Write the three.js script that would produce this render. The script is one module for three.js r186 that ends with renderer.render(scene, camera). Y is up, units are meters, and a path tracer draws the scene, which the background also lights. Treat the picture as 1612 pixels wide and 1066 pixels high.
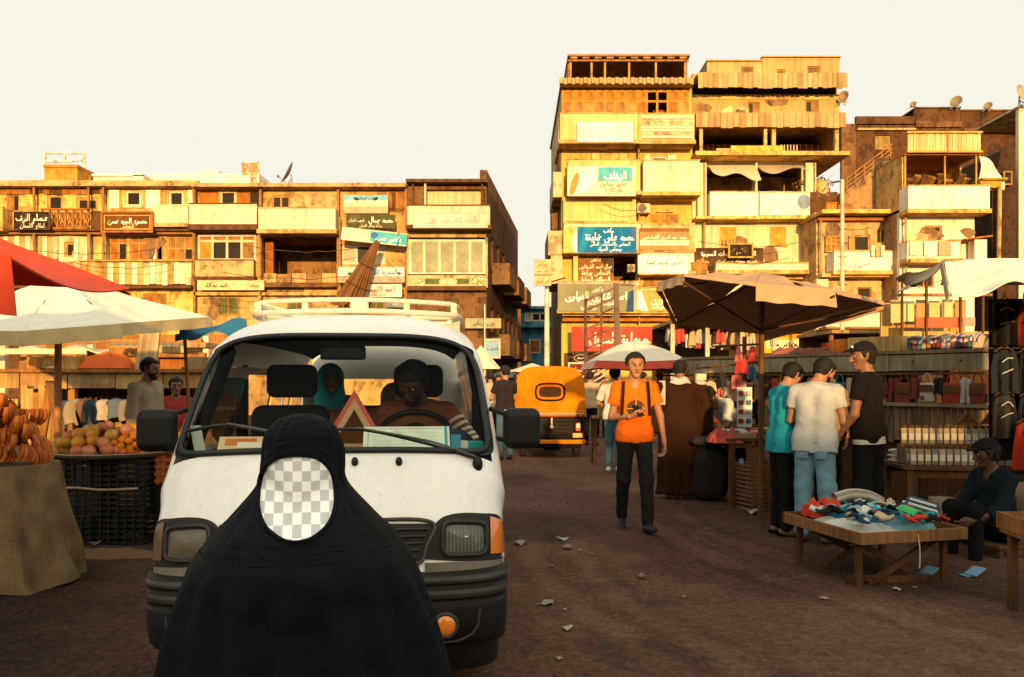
import*as THREE from 'three';
import{mergeGeometries}from 'three/addons/utils/BufferGeometryUtils.js';
import{RoundedBoxGeometry}from 'three/addons/geometries/RoundedBoxGeometry.js';
// ---------------------------------------------------------------- camera, sky, sun, exposure
const PW=1612,PH=1066,FOC=1265,EYE=1.48,CX=806,CY=600;
const scene=new THREE.Scene();
const camera=new THREE.PerspectiveCamera(2*Math.atan(PH / 2 / FOC)*180 / Math.PI,PW / PH,0.05,1500);
camera.position.set(0,EYE,0);
camera.lookAt(0,EYE,-10);
camera.setViewOffset(PW,PH,0,PH / 2 - CY,PW,PH);
const SUN_AZ=-0.07,SUN_EL=0.142;
const sunDir=new THREE.Vector3(-Math.sin(SUN_AZ)*Math.cos(SUN_EL),Math.sin(SUN_EL),Math.cos(SUN_AZ)*Math.cos(SUN_EL));
{
const w=512,h=256,data=new Float32Array(w*h*4);
for(let j=0;j<h;j++){
const up=((j + 0.5)/ h - 0.5)*Math.PI,y=Math.sin(up);
for(let i=0;i<w;i++){
const a=((i + 0.5)/ w - 0.5)*2*Math.PI,x=Math.cos(a)*Math.cos(up),z=Math.sin(a)*Math.cos(up);
const c=Math.max(0,x*sunDir.x + y*sunDir.y + z*sunDir.z);
const glow=1.2*c*c + 0.8*Math.pow(c,10);
const o=(j*w + i)*4;
if(y<-0.02){data[o]=0.10;data[o + 1]=0.07;data[o + 2]=0.05;data[o + 3]=1;continue;}
const hi=Math.max(0,y);
data[o]=(0.59 - 0.03*hi)*(1 + glow);
data[o + 1]=(0.565 + 0.012*hi)*(1 + glow*0.86);
data[o + 2]=(0.475 + 0.06*hi)*(1 + glow*0.62);
data[o + 3]=1;
}
}
const t=new THREE.DataTexture(data,w,h,THREE.RGBAFormat,THREE.FloatType);
t.mapping=THREE.EquirectangularReflectionMapping;t.magFilter=THREE.LinearFilter;t.minFilter=THREE.LinearFilter;t.needsUpdate=true;
scene.background=t;scene.environment=t;
}
const sun=new THREE.DirectionalLight(new THREE.Color().setRGB(1,0.57,0.2),5);
sun.position.copy(sunDir).multiplyScalar(90).add(new THREE.Vector3(0,0,-20));
sun.target.position.set(0,0,-20);sun.castShadow=true;sun.shadow.mapSize.set(4096,4096);
Object.assign(sun.shadow.camera,{left:-60,right:60,top:40,bottom:-40,near:1,far:220});
sun.shadow.radius=2;
scene.add(sun,sun.target);
const renderer=new THREE.WebGLRenderer({antialias:true});
renderer.toneMapping=THREE.LinearToneMapping;renderer.toneMappingExposure=1.6;
renderer.shadowMap.enabled=true;renderer.setSize(1024,677);
// ---------------------------------------------------------------- small helpers
const V=(x,y,z)=>new THREE.Vector3(x,y,z);
const at=(px,py,d)=>V((px - CX)/ FOC*d,EYE -(py - CY)/ FOC*d,-d);
const clamp=(x,a,b)=>Math.min(b,Math.max(a,x)),lerp=(a,b,t)=>a +(b - a)*t;
const smooth=(a,b,x)=>{const t=clamp((x - a)/(b - a),0,1);return t*t*(3 - 2*t);};
function rng(seed){let s=seed|0;return()=>{s=(s + 0x6d2b79f5)|0;let t=Math.imul(s ^(s>>>15),1|s);t=(t + Math.imul(t ^(t>>>7),61|t))^ t;return((t ^(t>>>14))>>>0)/ 4294967296;};}
const hash3=(x,y,z)=>{let n=Math.imul(x,374761393)+ Math.imul(y,668265263)+ Math.imul(z,1274126177);n=Math.imul(n ^(n>>>13),1274126177);return((n ^(n>>>16))>>>0)/ 4294967296;};
function noise3(x,y,z){
const ix=Math.floor(x),iy=Math.floor(y),iz=Math.floor(z);let fx=x - ix,fy=y - iy,fz=z - iz;
fx=fx*fx*(3 - 2*fx);fy=fy*fy*(3 - 2*fy);fz=fz*fz*(3 - 2*fz);
const c=(a,b,d)=>hash3(ix + a,iy + b,iz + d);
return lerp(lerp(lerp(c(0,0,0),c(1,0,0),fx),lerp(c(0,1,0),c(1,1,0),fx),fy),lerp(lerp(c(0,0,1),c(1,0,1),fx),lerp(c(0,1,1),c(1,1,1),fx),fy),fz)*2 - 1;
}
const wrapNoise=(u,v,n,seed)=>{
const x=u*n,y=v*n,ix=Math.floor(x),iy=Math.floor(y);let fx=x - ix,fy=y - iy;
fx=fx*fx*(3 - 2*fx);fy=fy*fy*(3 - 2*fy);
const c=(a,b)=>hash3((ix + a)% n,(iy + b)% n,seed);
return lerp(lerp(c(0,0),c(1,0),fx),lerp(c(0,1),c(1,1),fx),fy);
};
const wrapNoise2=(u,v,nx,ny,seed)=>{
const x=u*nx,y=v*ny,ix=Math.floor(x),iy=Math.floor(y);let fx=x - ix,fy=y - iy;
fx=fx*fx*(3 - 2*fx);fy=fy*fy*(3 - 2*fy);
const c=(a,b)=>hash3((ix + a)% nx,(iy + b)% ny,seed);
return lerp(lerp(c(0,0),c(1,0),fx),lerp(c(0,1),c(1,1),fx),fy);
};
const taken=new Map();
function numbered(name){const n=taken.get(name)??0;taken.set(name,n + 1);return n?name + '_' + String(n).padStart(3,'0'):name;}
function tag(o,label,category,group,kind){
if(label)o.userData.label=label;if(category)o.userData.category=category;
if(group)o.userData.group=group;if(kind)o.userData.kind=kind;return o;
}
function thing(name,label,category,p=V(0,0,0),turn=0,group){
const o=new THREE.Group();o.name=numbered(name);o.position.copy(p);o.rotation.y=turn;scene.add(o);
return tag(o,label,category,group);
}
function shadows(m){m.castShadow=m.receiveShadow=true;return m;}
function boxUV(g,s=1){
const p=g.attributes.position,n=g.attributes.normal,uv=new Float32Array(p.count*2);
for(let i=0;i<p.count;i++){
const ax=Math.abs(n.getX(i)),ay=Math.abs(n.getY(i)),az=Math.abs(n.getZ(i));
let u,v;
if(ay>=ax&&ay>=az){u=p.getX(i);v=p.getZ(i);}else if(ax>=az){u=p.getZ(i);v=p.getY(i);}else{u=p.getX(i);v=p.getY(i);}
uv[i*2]=u*s;uv[i*2 + 1]=v*s;
}
g.setAttribute('uv',new THREE.BufferAttribute(uv,2));return g;
}
function clean(g,keepUV){
const mUV=g.userData.mUV;let r=g.index?g.toNonIndexed():g;
if(!r.attributes.normal)r.computeVertexNormals();
if(mUV&&!keepUV){const a=r.attributes.uv.array;for(let i=0;i<a.length;i +=2){a[i]*=mUV[0];a[i + 1]*=mUV[1];}}else if(!keepUV||!r.attributes.uv)boxUV(r);
for(const k of Object.keys(r.attributes))if(!['position','normal','uv'].includes(k))r.deleteAttribute(k);
r.morphAttributes={};r.clearGroups?.();return r;
}
const merged=(list,keepUV)=>{const l=[].concat(list).flat(9).map((g)=>clean(g,keepUV));return l.length===1?l[0]:mergeGeometries(l);};
function part(name,geos,mat,parent,label,o={}){
const g=merged(geos,o.uv);
if(o.world){parent.updateWorldMatrix(true,false);g.applyMatrix4(new THREE.Matrix4().copy(parent.matrixWorld).invert());}
const m=shadows(new THREE.Mesh(g,mat));m.name=parent===scene?numbered(name):name;
if(label)m.userData.label=label;parent.add(m);return m;
}
function solo(name,geos,mat,label,category,group,o={}){
const g=merged(geos,o.uv);g.computeBoundingBox();const b=g.boundingBox,c=V((b.min.x + b.max.x)/ 2,b.min.y,(b.min.z + b.max.z)/ 2);
g.translate(-c.x,-c.y,-c.z);const m=shadows(new THREE.Mesh(g,mat));m.name=numbered(name);m.position.copy(c);scene.add(m);
return tag(m,label,category,group,o.kind);
}
function copyOf(o,p,turn,label,group){const c=o.clone();c.name=numbered(o.name.replace(/_\d{3}$/,''));c.userData={...o.userData};if(p)c.position.copy(p);if(turn !==undefined)c.rotation.y=turn;if(label)c.userData.label=label;if(group)c.userData.group=group;scene.add(c);return c;}
const box=(x0,y0,z0,x1,y1,z1)=>new THREE.BoxGeometry(Math.abs(x1 - x0),Math.abs(y1 - y0),Math.abs(z1 - z0)).translate((x0 + x1)/ 2,(y0 + y1)/ 2,(z0 + z1)/ 2);
const cbox=(w,h,d,x=0,y=0,z=0)=>new THREE.BoxGeometry(w,h,d).translate(x,y,z);
const rbox=(w,h,d,r,x=0,y=0,z=0,seg=2)=>new RoundedBoxGeometry(w,h,d,seg,Math.min(r,w / 2.01,h / 2.01,d / 2.01)).translate(x,y,z);
const ball=(r,x,y,z,sx=1,sy=1,sz=1,n=10)=>new THREE.SphereGeometry(r,n + 2,n).scale(sx,sy,sz).translate(x,y,z);
function bar(a,b,r,r2=r,n=8){
const d=b.clone().sub(a),l=d.length(),g=new THREE.CylinderGeometry(r2,r,l,n);
g.translate(0,l / 2,0);g.applyQuaternion(new THREE.Quaternion().setFromUnitVectors(V(0,1,0),d.normalize()));return g.translate(a.x,a.y,a.z);
}
function beam(a,b,w,t){
const d=b.clone().sub(a),l=d.length(),g=new THREE.BoxGeometry(w,t,l),m=new THREE.Matrix4();
g.translate(0,0,l / 2);const up=Math.abs(d.y)/ l>0.95?V(0,0,1):V(0,1,0);
m.lookAt(b,a,up);g.applyMatrix4(m);return g.translate(a.x,a.y,a.z);
}
const tube=(pts,r,seg=24,n=7,closed=false)=>new THREE.TubeGeometry(new THREE.CatmullRomCurve3(pts,closed),seg,r,n,closed);
function sheet(f,nu,nv,thick=0,flip=false){
const P=[],pos=[],idx=[];
for(let j=0;j<=nv;j++)for(let i=0;i<=nu;i++)P.push(f(i / nu,j / nv));
let lu=0,lv=0;const N=(nu + 1)*(nv + 1),id=(i,j)=>j*(nu + 1)+ i;
for(const p of P)pos.push(p.x,p.y,p.z);
const quad=(a,b,c,d)=>(flip?idx.push(a,c,b,a,d,c):idx.push(a,b,c,a,c,d));
for(let j=0;j<nv;j++)for(let i=0;i<nu;i++)quad(id(i,j),id(i + 1,j),id(i + 1,j + 1),id(i,j + 1));
const uv=[];for(let j=0;j<=nv;j++)for(let i=0;i<=nu;i++)uv.push(i / nu,j / nv);
let g=new THREE.BufferGeometry();g.setAttribute('position',new THREE.Float32BufferAttribute(pos,3));g.setAttribute('uv',new THREE.Float32BufferAttribute(uv,2));g.setIndex(idx);g.computeVertexNormals();
for(let i=0;i<nu;i++)lu=Math.max(lu,0)+ Math.max(P[id(i,nv)].distanceTo(P[id(i + 1,nv)]),P[id(i,0)].distanceTo(P[id(i + 1,0)]));for(let j=0;j<nv;j++)lv +=P[id(0,j)].distanceTo(P[id(0,j + 1)]);g.userData.mUV=[lu,lv];
if(!thick)return g;
const n=g.attributes.normal,pos2=pos.slice();
for(let k=0;k<N;k++)pos2.push(pos[k*3]- n.getX(k)*thick,pos[k*3 + 1]- n.getY(k)*thick,pos[k*3 + 2]- n.getZ(k)*thick);
const idx2=idx.slice();for(let k=0;k<idx.length;k +=3)idx2.push(N + idx[k],N + idx[k + 2],N + idx[k + 1]);
const rim=(a,b)=>(flip?idx2.push(a,b,N + b,a,N + b,N + a):idx2.push(a,N + b,b,a,N + a,N + b));
for(let i=0;i<nu;i++){rim(id(i,0),id(i + 1,0));rim(id(i + 1,nv),id(i,nv));}
for(let j=0;j<nv;j++){rim(id(nu,j),id(nu,j + 1));rim(id(0,j + 1),id(0,j));}
g=new THREE.BufferGeometry();g.setAttribute('position',new THREE.Float32BufferAttribute(pos2,3));g.setAttribute('uv',new THREE.Float32BufferAttribute([...uv,...uv],2));g.setIndex(idx2);
g=g.toNonIndexed();g.computeVertexNormals();g.userData.mUV=[lu,lv];return smoothNormals(g,0.75);
}
function smoothNormals(g,limit){
const p=g.attributes.position,n=g.attributes.normal,at_=new Map();
for(let i=0;i<p.count;i++){const k=Math.round(p.getX(i)*5e3)+ ',' + Math.round(p.getY(i)*5e3)+ ',' + Math.round(p.getZ(i)*5e3);if(!at_.has(k))at_.set(k,[]);at_.get(k).push(i);}
const out=new Float32Array(p.count*3);
for(const l of at_.values())for(const i of l){
let x=0,y=0,z=0;const a=n.getX(i),b=n.getY(i),c=n.getZ(i);
for(const j of l){const e=n.getX(j),f=n.getY(j),h=n.getZ(j);if(a*e + b*f + c*h>limit){x +=e;y +=f;z +=h;}}
const q=Math.hypot(x,y,z)||1;out[i*3]=x / q;out[i*3 + 1]=y / q;out[i*3 + 2]=z / q;
}
g.setAttribute('normal',new THREE.BufferAttribute(out,3));return g;
}
// ---------------------------------------------------------------- materials
function dataTex(n,f,repeat=1,srgb=true){
const data=new Uint8Array(n*n*4);
for(let j=0;j<n;j++)for(let i=0;i<n;i++){const c=f((i + 0.5)/ n,(j + 0.5)/ n),o=(j*n + i)*4;for(let k=0;k<3;k++)data[o + k]=clamp(Array.isArray(c)?c[k]:c,0,1)*255;data[o + 3]=255;}
const t=new THREE.DataTexture(data,n,n);t.wrapS=t.wrapT=THREE.RepeatWrapping;t.magFilter=THREE.LinearFilter;t.minFilter=THREE.LinearMipmapLinearFilter;t.generateMipmaps=true;
if(srgb)t.colorSpace=THREE.SRGBColorSpace;t.repeat.set(repeat,repeat);t.needsUpdate=true;return t;
}
const T={
plaster:dataTex(512,(u,v)=>{
const a=wrapNoise(u,v,6,1)*0.45 + wrapNoise(u,v,17,2)*0.3 + wrapNoise(u,v,60,3)*0.25,old=smooth(0.52,0.66,wrapNoise(u,v,9,14)*0.6 + wrapNoise(u,v,31,15)*0.4),st=wrapNoise2(u,v,60,4,5)*wrapNoise2(u,v,18,3,6);
const chip=smooth(0.72,0.78,wrapNoise(u,v,23,9)*0.7 + wrapNoise(u,v,80,10)*0.3),g=0.76 + 0.36*a - 0.1*smooth(0.35,0.8,st)- 0.16*chip - 0.2*old;
return[g,g*(0.985 - 0.03*st),g*(0.95 - 0.1*st)];
},0.25),
lime:dataTex(256,(u,v)=>{const a=wrapNoise(u,v,5,91)*0.5 + wrapNoise(u,v,16,92)*0.3 + wrapNoise(u,v,50,93)*0.2,st=smooth(0.45,0.85,wrapNoise2(u,v,40,3,95));const g=0.84 + 0.2*a - 0.07*st;return[g,g*0.985,g*0.95];},0.25),
wood:dataTex(256,(u,v)=>{const a=wrapNoise2(u,v,40,3,1),b=wrapNoise2(u,v,110,5,2),c=wrapNoise(u,v,5,3);const g=0.72 + 0.16*a + 0.1*b - 0.22*c*c;return[g,g*0.96,g*0.9];},1),
grime:dataTex(256,(u,v)=>{const a=wrapNoise(u,v,4,11)*0.5 + wrapNoise(u,v,12,12)*0.3 + wrapNoise(u,v,48,13)*0.2;const g=0.72 + 0.34*a;return[g,g*0.985,g*0.96];},0.7),
cloth:dataTex(256,(u,v)=>{const w=0.5 + 0.25*Math.sin(u*Math.PI*2*64)+ 0.25*Math.sin(v*Math.PI*2*64),a=wrapNoise(u,v,6,21)*0.6 + wrapNoise(u,v,22,22)*0.4;const g=0.82 + 0.1*w + 0.08*a;return g;},2.5),
burlap:dataTex(256,(u,v)=>{const w=Math.abs(Math.sin(u*Math.PI*48))*0.5 + Math.abs(Math.sin(v*Math.PI*48))*0.5,a=wrapNoise(u,v,5,31)*0.5 + wrapNoise2(u,v,90,10,32)*0.3 + wrapNoise2(u,v,10,90,33)*0.2;const g=0.42 + 0.22*w + 0.4*a;return[g,g*0.97,g*0.9];},1.6),
rust:dataTex(256,(u,v)=>{const a=wrapNoise(u,v,7,41)*0.6 + wrapNoise(u,v,30,42)*0.4,r=smooth(0.5,0.75,a);return[lerp(0.95,0.62,r),lerp(0.95,0.42,r),lerp(0.95,0.28,r)];},0.8),
fleck:dataTex(128,(u,v)=>0.35 + 0.5*wrapNoise(u,v,40,51)+ 0.15*wrapNoise(u,v,10,52),2,false),
};
const bumps={
plaster:dataTex(256,(u,v)=>wrapNoise(u,v,20,61)*0.5 + wrapNoise(u,v,70,62)*0.5,0.6,false),
cloth:dataTex(256,(u,v)=>wrapNoise(u,v,9,63)*0.7 + wrapNoise(u,v,30,64)*0.3,1.3,false),
};
const lin=(c)=>(Array.isArray(c)?new THREE.Color().setRGB(...c):new THREE.Color(c));
const mcache=new Map();
function M(kind,color,rough=0.85,extra={}){
const key=kind + JSON.stringify(color)+ rough + JSON.stringify(extra);
if(mcache.has(key))return mcache.get(key);
const m=new THREE.MeshPhysicalMaterial({color:lin(color),roughness:rough,metalness:0,side:THREE.DoubleSide,specularIntensity:{cloth:0.2,burlap:0.15,plaster:0.3,lime:0.3,wood:0.4,grime:0.6}[kind]??0.8,...extra});
if(T[kind])m.map=T[kind];
if(kind==='plaster'){m.bumpMap=bumps.plaster;m.bumpScale=0.012;}
if(kind==='cloth'){m.bumpMap=bumps.cloth;m.bumpScale=0.006;}
mcache.set(key,m);return m;
}
const glassM=new THREE.MeshPhysicalMaterial({color:lin([0.92,0.95,0.93]),roughness:0.02,transmission:1,thickness:0,ior:1.22,side:THREE.DoubleSide});
const darkPane=new THREE.MeshPhysicalMaterial({color:lin([0.016,0.01,0.006]),roughness:0.35,specularIntensity:0.25});
const blackM=M('grime',[0.012,0.011,0.011],0.6),tyreM=M('grime',[0.018,0.016,0.015],0.85);
// ---------------------------------------------------------------- Arabic lettering drawn with a pen: x runs leftwards from the pen, y up from the baseline
const RIGHT_ONLY='اأإآدذرزوةىء';
const DOTS={ب:[-1,1],ت:[1,2],ث:[1,3],ن:[1,1],ي:[-1,2],ج:[-1,1],خ:[1,1],ذ:[1,1],ز:[1,1],ش:[1,3],ض:[1,1],ظ:[1,1],غ:[1,1],ف:[1,1],ق:[1,2],ة:[1,2]};
function arabicGlyph(ch,p,n){
const bowl=(x)=>[[x,0.1],[x + 0.05,-0.35],[x + 0.45,-0.6],[x + 0.85,-0.35],[x + 0.9,0.3]];
switch(ch){
case 'ا':case 'أ':case 'إ':case 'آ':return p?[0.4,[[[0,0],[0.2,0.02],[0.24,0.4],[0.25,1.5]]]]:[0.35,[[[0.15,1.5],[0.15,0]]]];
case 'ل':return n?(p?[0.55,[[[0,0],[0.24,0.02]],[[0.25,1.5],[0.25,0.1],[0.35,0],[0.55,0]]]]:[0.5,[[[0.1,1.5],[0.12,0.1],[0.22,0],[0.5,0]]]]):[1.1,[p?[[0,0],[0.12,0]]:[],[[0.12,1.5],[0.13,0],[0.2,-0.4],[0.55,-0.55],[0.9,-0.3],[0.95,0.2]]]];
case 'ب':case 'ت':case 'ث':case 'ن':case 'ي':case 'ى':case 'ئ':
if(n)return p?[0.55,[[[0,0],[0.24,0.02],[0.25,0.55]],[[0.25,0.5],[0.27,0.02],[0.55,0]]],[0.25,0.3]]:[0.5,[[[0.1,0.6],[0.13,0.08],[0.25,0],[0.5,0]]],[0.12,0.3]];
if(ch==='ن')return[1.05,[[...(p?[[0,0]]:[]),...bowl(0.08)]],[0.5,0.2]];
if(ch==='ي'||ch==='ى')return[1.3,[[...(p?[[0,0]]:[]),[0.12,0.3],[0.4,0.45],[0.5,0.2],[0.25,-0.05],[0.3,-0.5],[0.8,-0.62],[1.2,-0.4],[1.25,0]]],[0.7,-0.7]];
return[1.55,[[...(p?[[0,0]]:[]),[0.1,p?0.1:0.5],[0.18,0.03],[0.7,-0.06],[1.25,0.05],[1.4,0.5]]],[0.75,0.2]];
case 'د':case 'ذ':return[0.65,[[...(p?[[0,0],[0.1,0]]:[]),[0.12,0.75],[0.4,0.4],[0.5,0.08],[0.35,0],[0.02,0]]],[0.25,0.7]];
case 'ر':case 'ز':return[0.6,[[...(p?[[0,0]]:[]),[0.12,0.42],[0.16,0],[0.35,-0.35],[0.75,-0.5]]],[0.2,0.4]];
case 'و':return[0.7,[[...(p?[[0,0]]:[]),[0.5,0.02],[0.12,0.05],[0.15,0.45],[0.42,0.45],[0.5,0.1],[0.45,-0.3],[0.85,-0.5]]]];
case 'س':case 'ش':{const t=[[0,0.02],[0.1,0.02],[0.13,0.5],[0.16,0.02],[0.36,0.02],[0.4,0.5],[0.43,0.02],[0.64,0.02],[0.68,0.5],[0.72,0.05]];return n?[1.0,[[...t,[1.0,0]]],[0.4,0.5]]:[1.75,[[...t,...bowl(0.74)]],[0.4,0.5]];}
case 'ص':case 'ض':case 'ط':case 'ظ':{
const t=[[0,0],[0.2,0],[0.45,0.45],[0.8,0.55],[0.95,0.25],[0.7,0],[0.2,0]],tall=ch==='ط'||ch==='ظ';
const q=[t];if(tall){q.push([[0.3,1.5],[0.3,0.05]],[[0.7,0],[1.2,0]]);return[1.2,q,[0.7,0.7]];}
q.push(n?[[0.7,0],[1.0,0.02],[1.03,0.35],[1.08,0.02],[1.35,0]]:[[0.7,0],[1.0,0.02],[1.03,0.3],...bowl(1.05)]);return[n?1.35:2.0,q,[0.7,0.6]];
}
case 'ع':case 'غ':
if(p)return n?[0.75,[[[0,0],[0.25,0.02],[0.5,0.45],[0.15,0.48],[0.4,0.05],[0.75,0]]],[0.3,0.6]]:[0.9,[[[0,0],[0.25,0.05],[0.5,0.45],[0.15,0.48],[0.3,0],[0.15,-0.5],[0.5,-0.8],[0.95,-0.6]]],[0.3,0.6]];
return n?[0.85,[[[0.1,0.62],[0.32,0.7],[0.5,0.45],[0.4,0.22],[0.1,0.05],[0.85,0]].map(([x,y])=>[x,y])],[0.3,0.8]]:[1,[[[0.1,0.65],[0.4,0.65],[0.5,0.3],[0.2,0.15],[0.15,-0.5],[0.5,-0.75],[1,-0.5]]],[0.3,0.8]];
case 'ح':case 'ج':case 'خ':return n?[0.95,[[[0,p?0:0.6],[0.1,0.6],[0.35,0.55],[0.75,0.3]],[[0.75,0.35],[0.4,0.05],[0.3,0],[0.95,0]]],[0.45,ch==='ج'?-0.05:0.6]]:[1,[[[0,0.55],[0.3,0.55],[0.75,0.5],[0.3,0.1],[0.2,-0.35],[0.5,-0.7],[1,-0.6]]],[0.55,ch==='ج'?0.2:0.6]];
case 'ف':case 'ق':{const l=[[0,0],[0.2,0.02],[0.5,0.1],[0.5,0.48],[0.2,0.5],[0.18,0.15],[0.5,0.02]];return n?[0.7,[[...l,[0.7,0]]],[0.35,0.55]]:ch==='ف'?[1.7,[[...l,[1.0,-0.04],[1.5,0.05],[1.6,0.45]]],[0.35,0.55]]:[1.3,[[...l,...bowl(0.4)]],[0.35,0.55]];}
case 'ك':return n?[0.9,[[[0,0.02],...(p?[[0.3,0.02]]:[])],[[0.0,1.45],[0.5,1.0],[0.3,0.65],[0.6,0.2],[0.5,0],[0.9,0]]]]:[1.4,[[...(p?[[0,0]]:[]),[0.12,1.5],[0.14,0.05],[0.4,-0.04],[1.1,0.03],[1.25,0.4]],[[0.7,0.75],[0.55,0.6],[0.8,0.5],[0.6,0.4]]]];
case 'م':{const l=[[0,0],[0.15,0.0],[0.25,0.4],[0.5,0.35],[0.5,0.02],[0.2,-0.05]];return n?[0.65,[[...l,[0.45,0],[0.65,0]]]]:[0.7,[[...l,[0.45,0],[0.6,-0.15],[0.6,-0.8]]]];}
case 'ه':case 'ة':return n?[0.8,[[[0,0],[0.3,0.02],[0.5,0.5],[0.15,0.55],[0.3,0.0],[0.45,-0.3],[0.5,0],[0.8,0]]]]:[0.6,[[...(p?[[0,0],[0.1,0.02]]:[]),[0.2,0.6],[0.5,0.35],[0.4,0.02],[0.1,0.1],[0.15,0.45],[0.25,0.6]]],[0.3,0.62]];
default:return[0.5,[]];
}
}
function arabicLayout(text){
const out=[];let x=0;const ch=[...text],real=(c)=>c&&c !==' '&&c !=='.';
ch.forEach((c,i)=>{
if(!real(c)){x +=0.6;return;}
const p=real(ch[i - 1])&&!RIGHT_ONLY.includes(ch[i - 1]),n=real(ch[i + 1])&&!RIGHT_ONLY.includes(c),[w,paths,dc]=arabicGlyph(c,p,n);
out.push({x,paths,dots:DOTS[c],dc});x +=w +(n?0:0.12);
});
return[out,x];
}
function drawArabic(ctx,text,cx,base,unit,color,weight=0.22,fit=1e9){
const[glyphs,w]=arabicLayout(text);unit=Math.min(unit,fit / w);const x0=cx +(w*unit)/ 2;
ctx.strokeStyle=ctx.fillStyle=color;ctx.lineWidth=unit*weight;ctx.lineCap=ctx.lineJoin='round';
for(const g of glyphs){
for(const path of g.paths){
if(path.length<2)continue;const q=path.map(([x,y])=>[x0 -(g.x + x)*unit,base - y*unit]);
ctx.beginPath();ctx.moveTo(...q[0]);
for(let i=1;i<q.length - 1;i++)ctx.quadraticCurveTo(q[i][0],q[i][1],(q[i][0]+ q[i + 1][0])/ 2,(q[i][1]+ q[i + 1][1])/ 2);
ctx.lineTo(...q[q.length - 1]);ctx.stroke();
}
if(g.dots){
const[side,n]=g.dots,[dx,dy]=g.dc??[0.3,0.4],y=side>0?Math.max(dy,0.3)+ 0.42:Math.min(dy,0)- 0.4;
for(let k=0;k<n;k++){ctx.beginPath();ctx.arc(x0 -(g.x + dx +(n===1?0:(k % 2?0.17:-0.17))*(k===2?0:1))*unit,base -(y +(k===2?0.3:0))*unit,unit*weight*0.62,0,7);ctx.fill();}
}
}
}
function printTex(w,h,draw,worn=0.35,seed=1){
const c=document.createElement('canvas');c.width=w;c.height=h;const g=c.getContext('2d');draw(g,w,h);
const r=rng(seed*77 + 5);
for(let i=0;i<60*worn;i++){g.fillStyle=`rgba(${r() < 0.5 ? '90,60,25' : '230,215,170'},${0.03 + 0.07 * r()})`;g.beginPath();g.ellipse(r()*w,r()*h,w*(0.02 + 0.12*r()),h*(0.05 + 0.3*r()),r()*3,0,7);g.fill();}
for(let i=0;i<26*worn;i++){g.fillStyle=`rgba(70,45,20,${0.05 + 0.1 * r()})`;const x=r()*w;g.fillRect(x,0,1 + r()*3,h*(0.3 + 0.7*r()));}
const t=new THREE.CanvasTexture(c);t.colorSpace=THREE.SRGBColorSpace;t.anisotropy=4;return t;
}
// ---------------------------------------------------------------- rounded bodies: a field of joined tapered limbs, meshed on a grid
function netMesh(sdf,lo,hi,h){
const nx=Math.ceil((hi.x - lo.x)/ h)+ 1,ny=Math.ceil((hi.y - lo.y)/ h)+ 1,nz=Math.ceil((hi.z - lo.z)/ h)+ 1,sl=nx*ny;
const f=new Float32Array(nx*ny*nz),cell=new Int32Array(nx*ny*nz).fill(-1),pos=[],idx=[];
const B=4;
for(let z=0;z<nz;z +=B)for(let y=0;y<ny;y +=B)for(let x=0;x<nx;x +=B){
const mx=lo.x +(x + B / 2)*h,my=lo.y +(y + B / 2)*h,mz=lo.z +(z + B / 2)*h,d=sdf(mx,my,mz),far=Math.abs(d)>B*h*1.5 + 0.03;
for(let c=z;c<Math.min(z + B,nz);c++)for(let b=y;b<Math.min(y + B,ny);b++)for(let a=x;a<Math.min(x + B,nx);a++)f[c*sl + b*nx + a]=far?d:sdf(lo.x + a*h,lo.y + b*h,lo.z + c*h);
}
const E=[[0,1],[2,3],[4,5],[6,7],[0,2],[1,3],[4,6],[5,7],[0,4],[1,5],[2,6],[3,7]];
for(let z=0;z<nz - 1;z++)for(let y=0;y<ny - 1;y++)for(let x=0;x<nx - 1;x++){
const i=z*sl + y*nx + x;let m=0;
for(let k=0;k<8;k++)if(f[i +(k&1)+((k>>1)&1)*nx +(k>>2)*sl]<0)m|=1<<k;
if(m===0||m===255)continue;
let sx=0,sy=0,sz=0,n=0;
for(const[p,q]of E){
if(((m>>p)&1)===((m>>q)&1))continue;
const fp=f[i +(p&1)+((p>>1)&1)*nx +(p>>2)*sl],fq=f[i +(q&1)+((q>>1)&1)*nx +(q>>2)*sl],t=fp /(fp - fq);
sx +=lerp(p&1,q&1,t);sy +=lerp((p>>1)&1,(q>>1)&1,t);sz +=lerp(p>>2,q>>2,t);n++;
}
cell[i]=pos.length / 3;pos.push(lo.x +(x + sx / n)*h,lo.y +(y + sy / n)*h,lo.z +(z + sz / n)*h);
}
for(let z=1;z<nz - 1;z++)for(let y=1;y<ny - 1;y++)for(let x=1;x<nx - 1;x++){
const i=z*sl + y*nx + x,s=f[i]<0;
const q=(a,b,c,d,fl)=>{if(a<0||b<0||c<0||d<0)return;fl?idx.push(a,b,c,a,c,d):idx.push(a,c,b,a,d,c);};
if(s !==f[i + 1]<0)q(cell[i - nx - sl],cell[i - sl],cell[i],cell[i - nx],s);
if(s !==f[i + nx]<0)q(cell[i - 1 - sl],cell[i - 1],cell[i],cell[i - sl],s);
if(s !==f[i + sl]<0)q(cell[i - 1 - nx],cell[i - nx],cell[i],cell[i - 1],s);
}
const g=new THREE.BufferGeometry();g.setAttribute('position',new THREE.Float32BufferAttribute(pos,3));g.setIndex(idx);g.computeVertexNormals();return g;
}
const limb=(a,b,ra,rb=ra,k=0.03,cut)=>({a,d:b.clone().sub(a),ra,rb,k,cut,l:Math.max(1e-9,b.distanceToSquared(a))});
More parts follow.
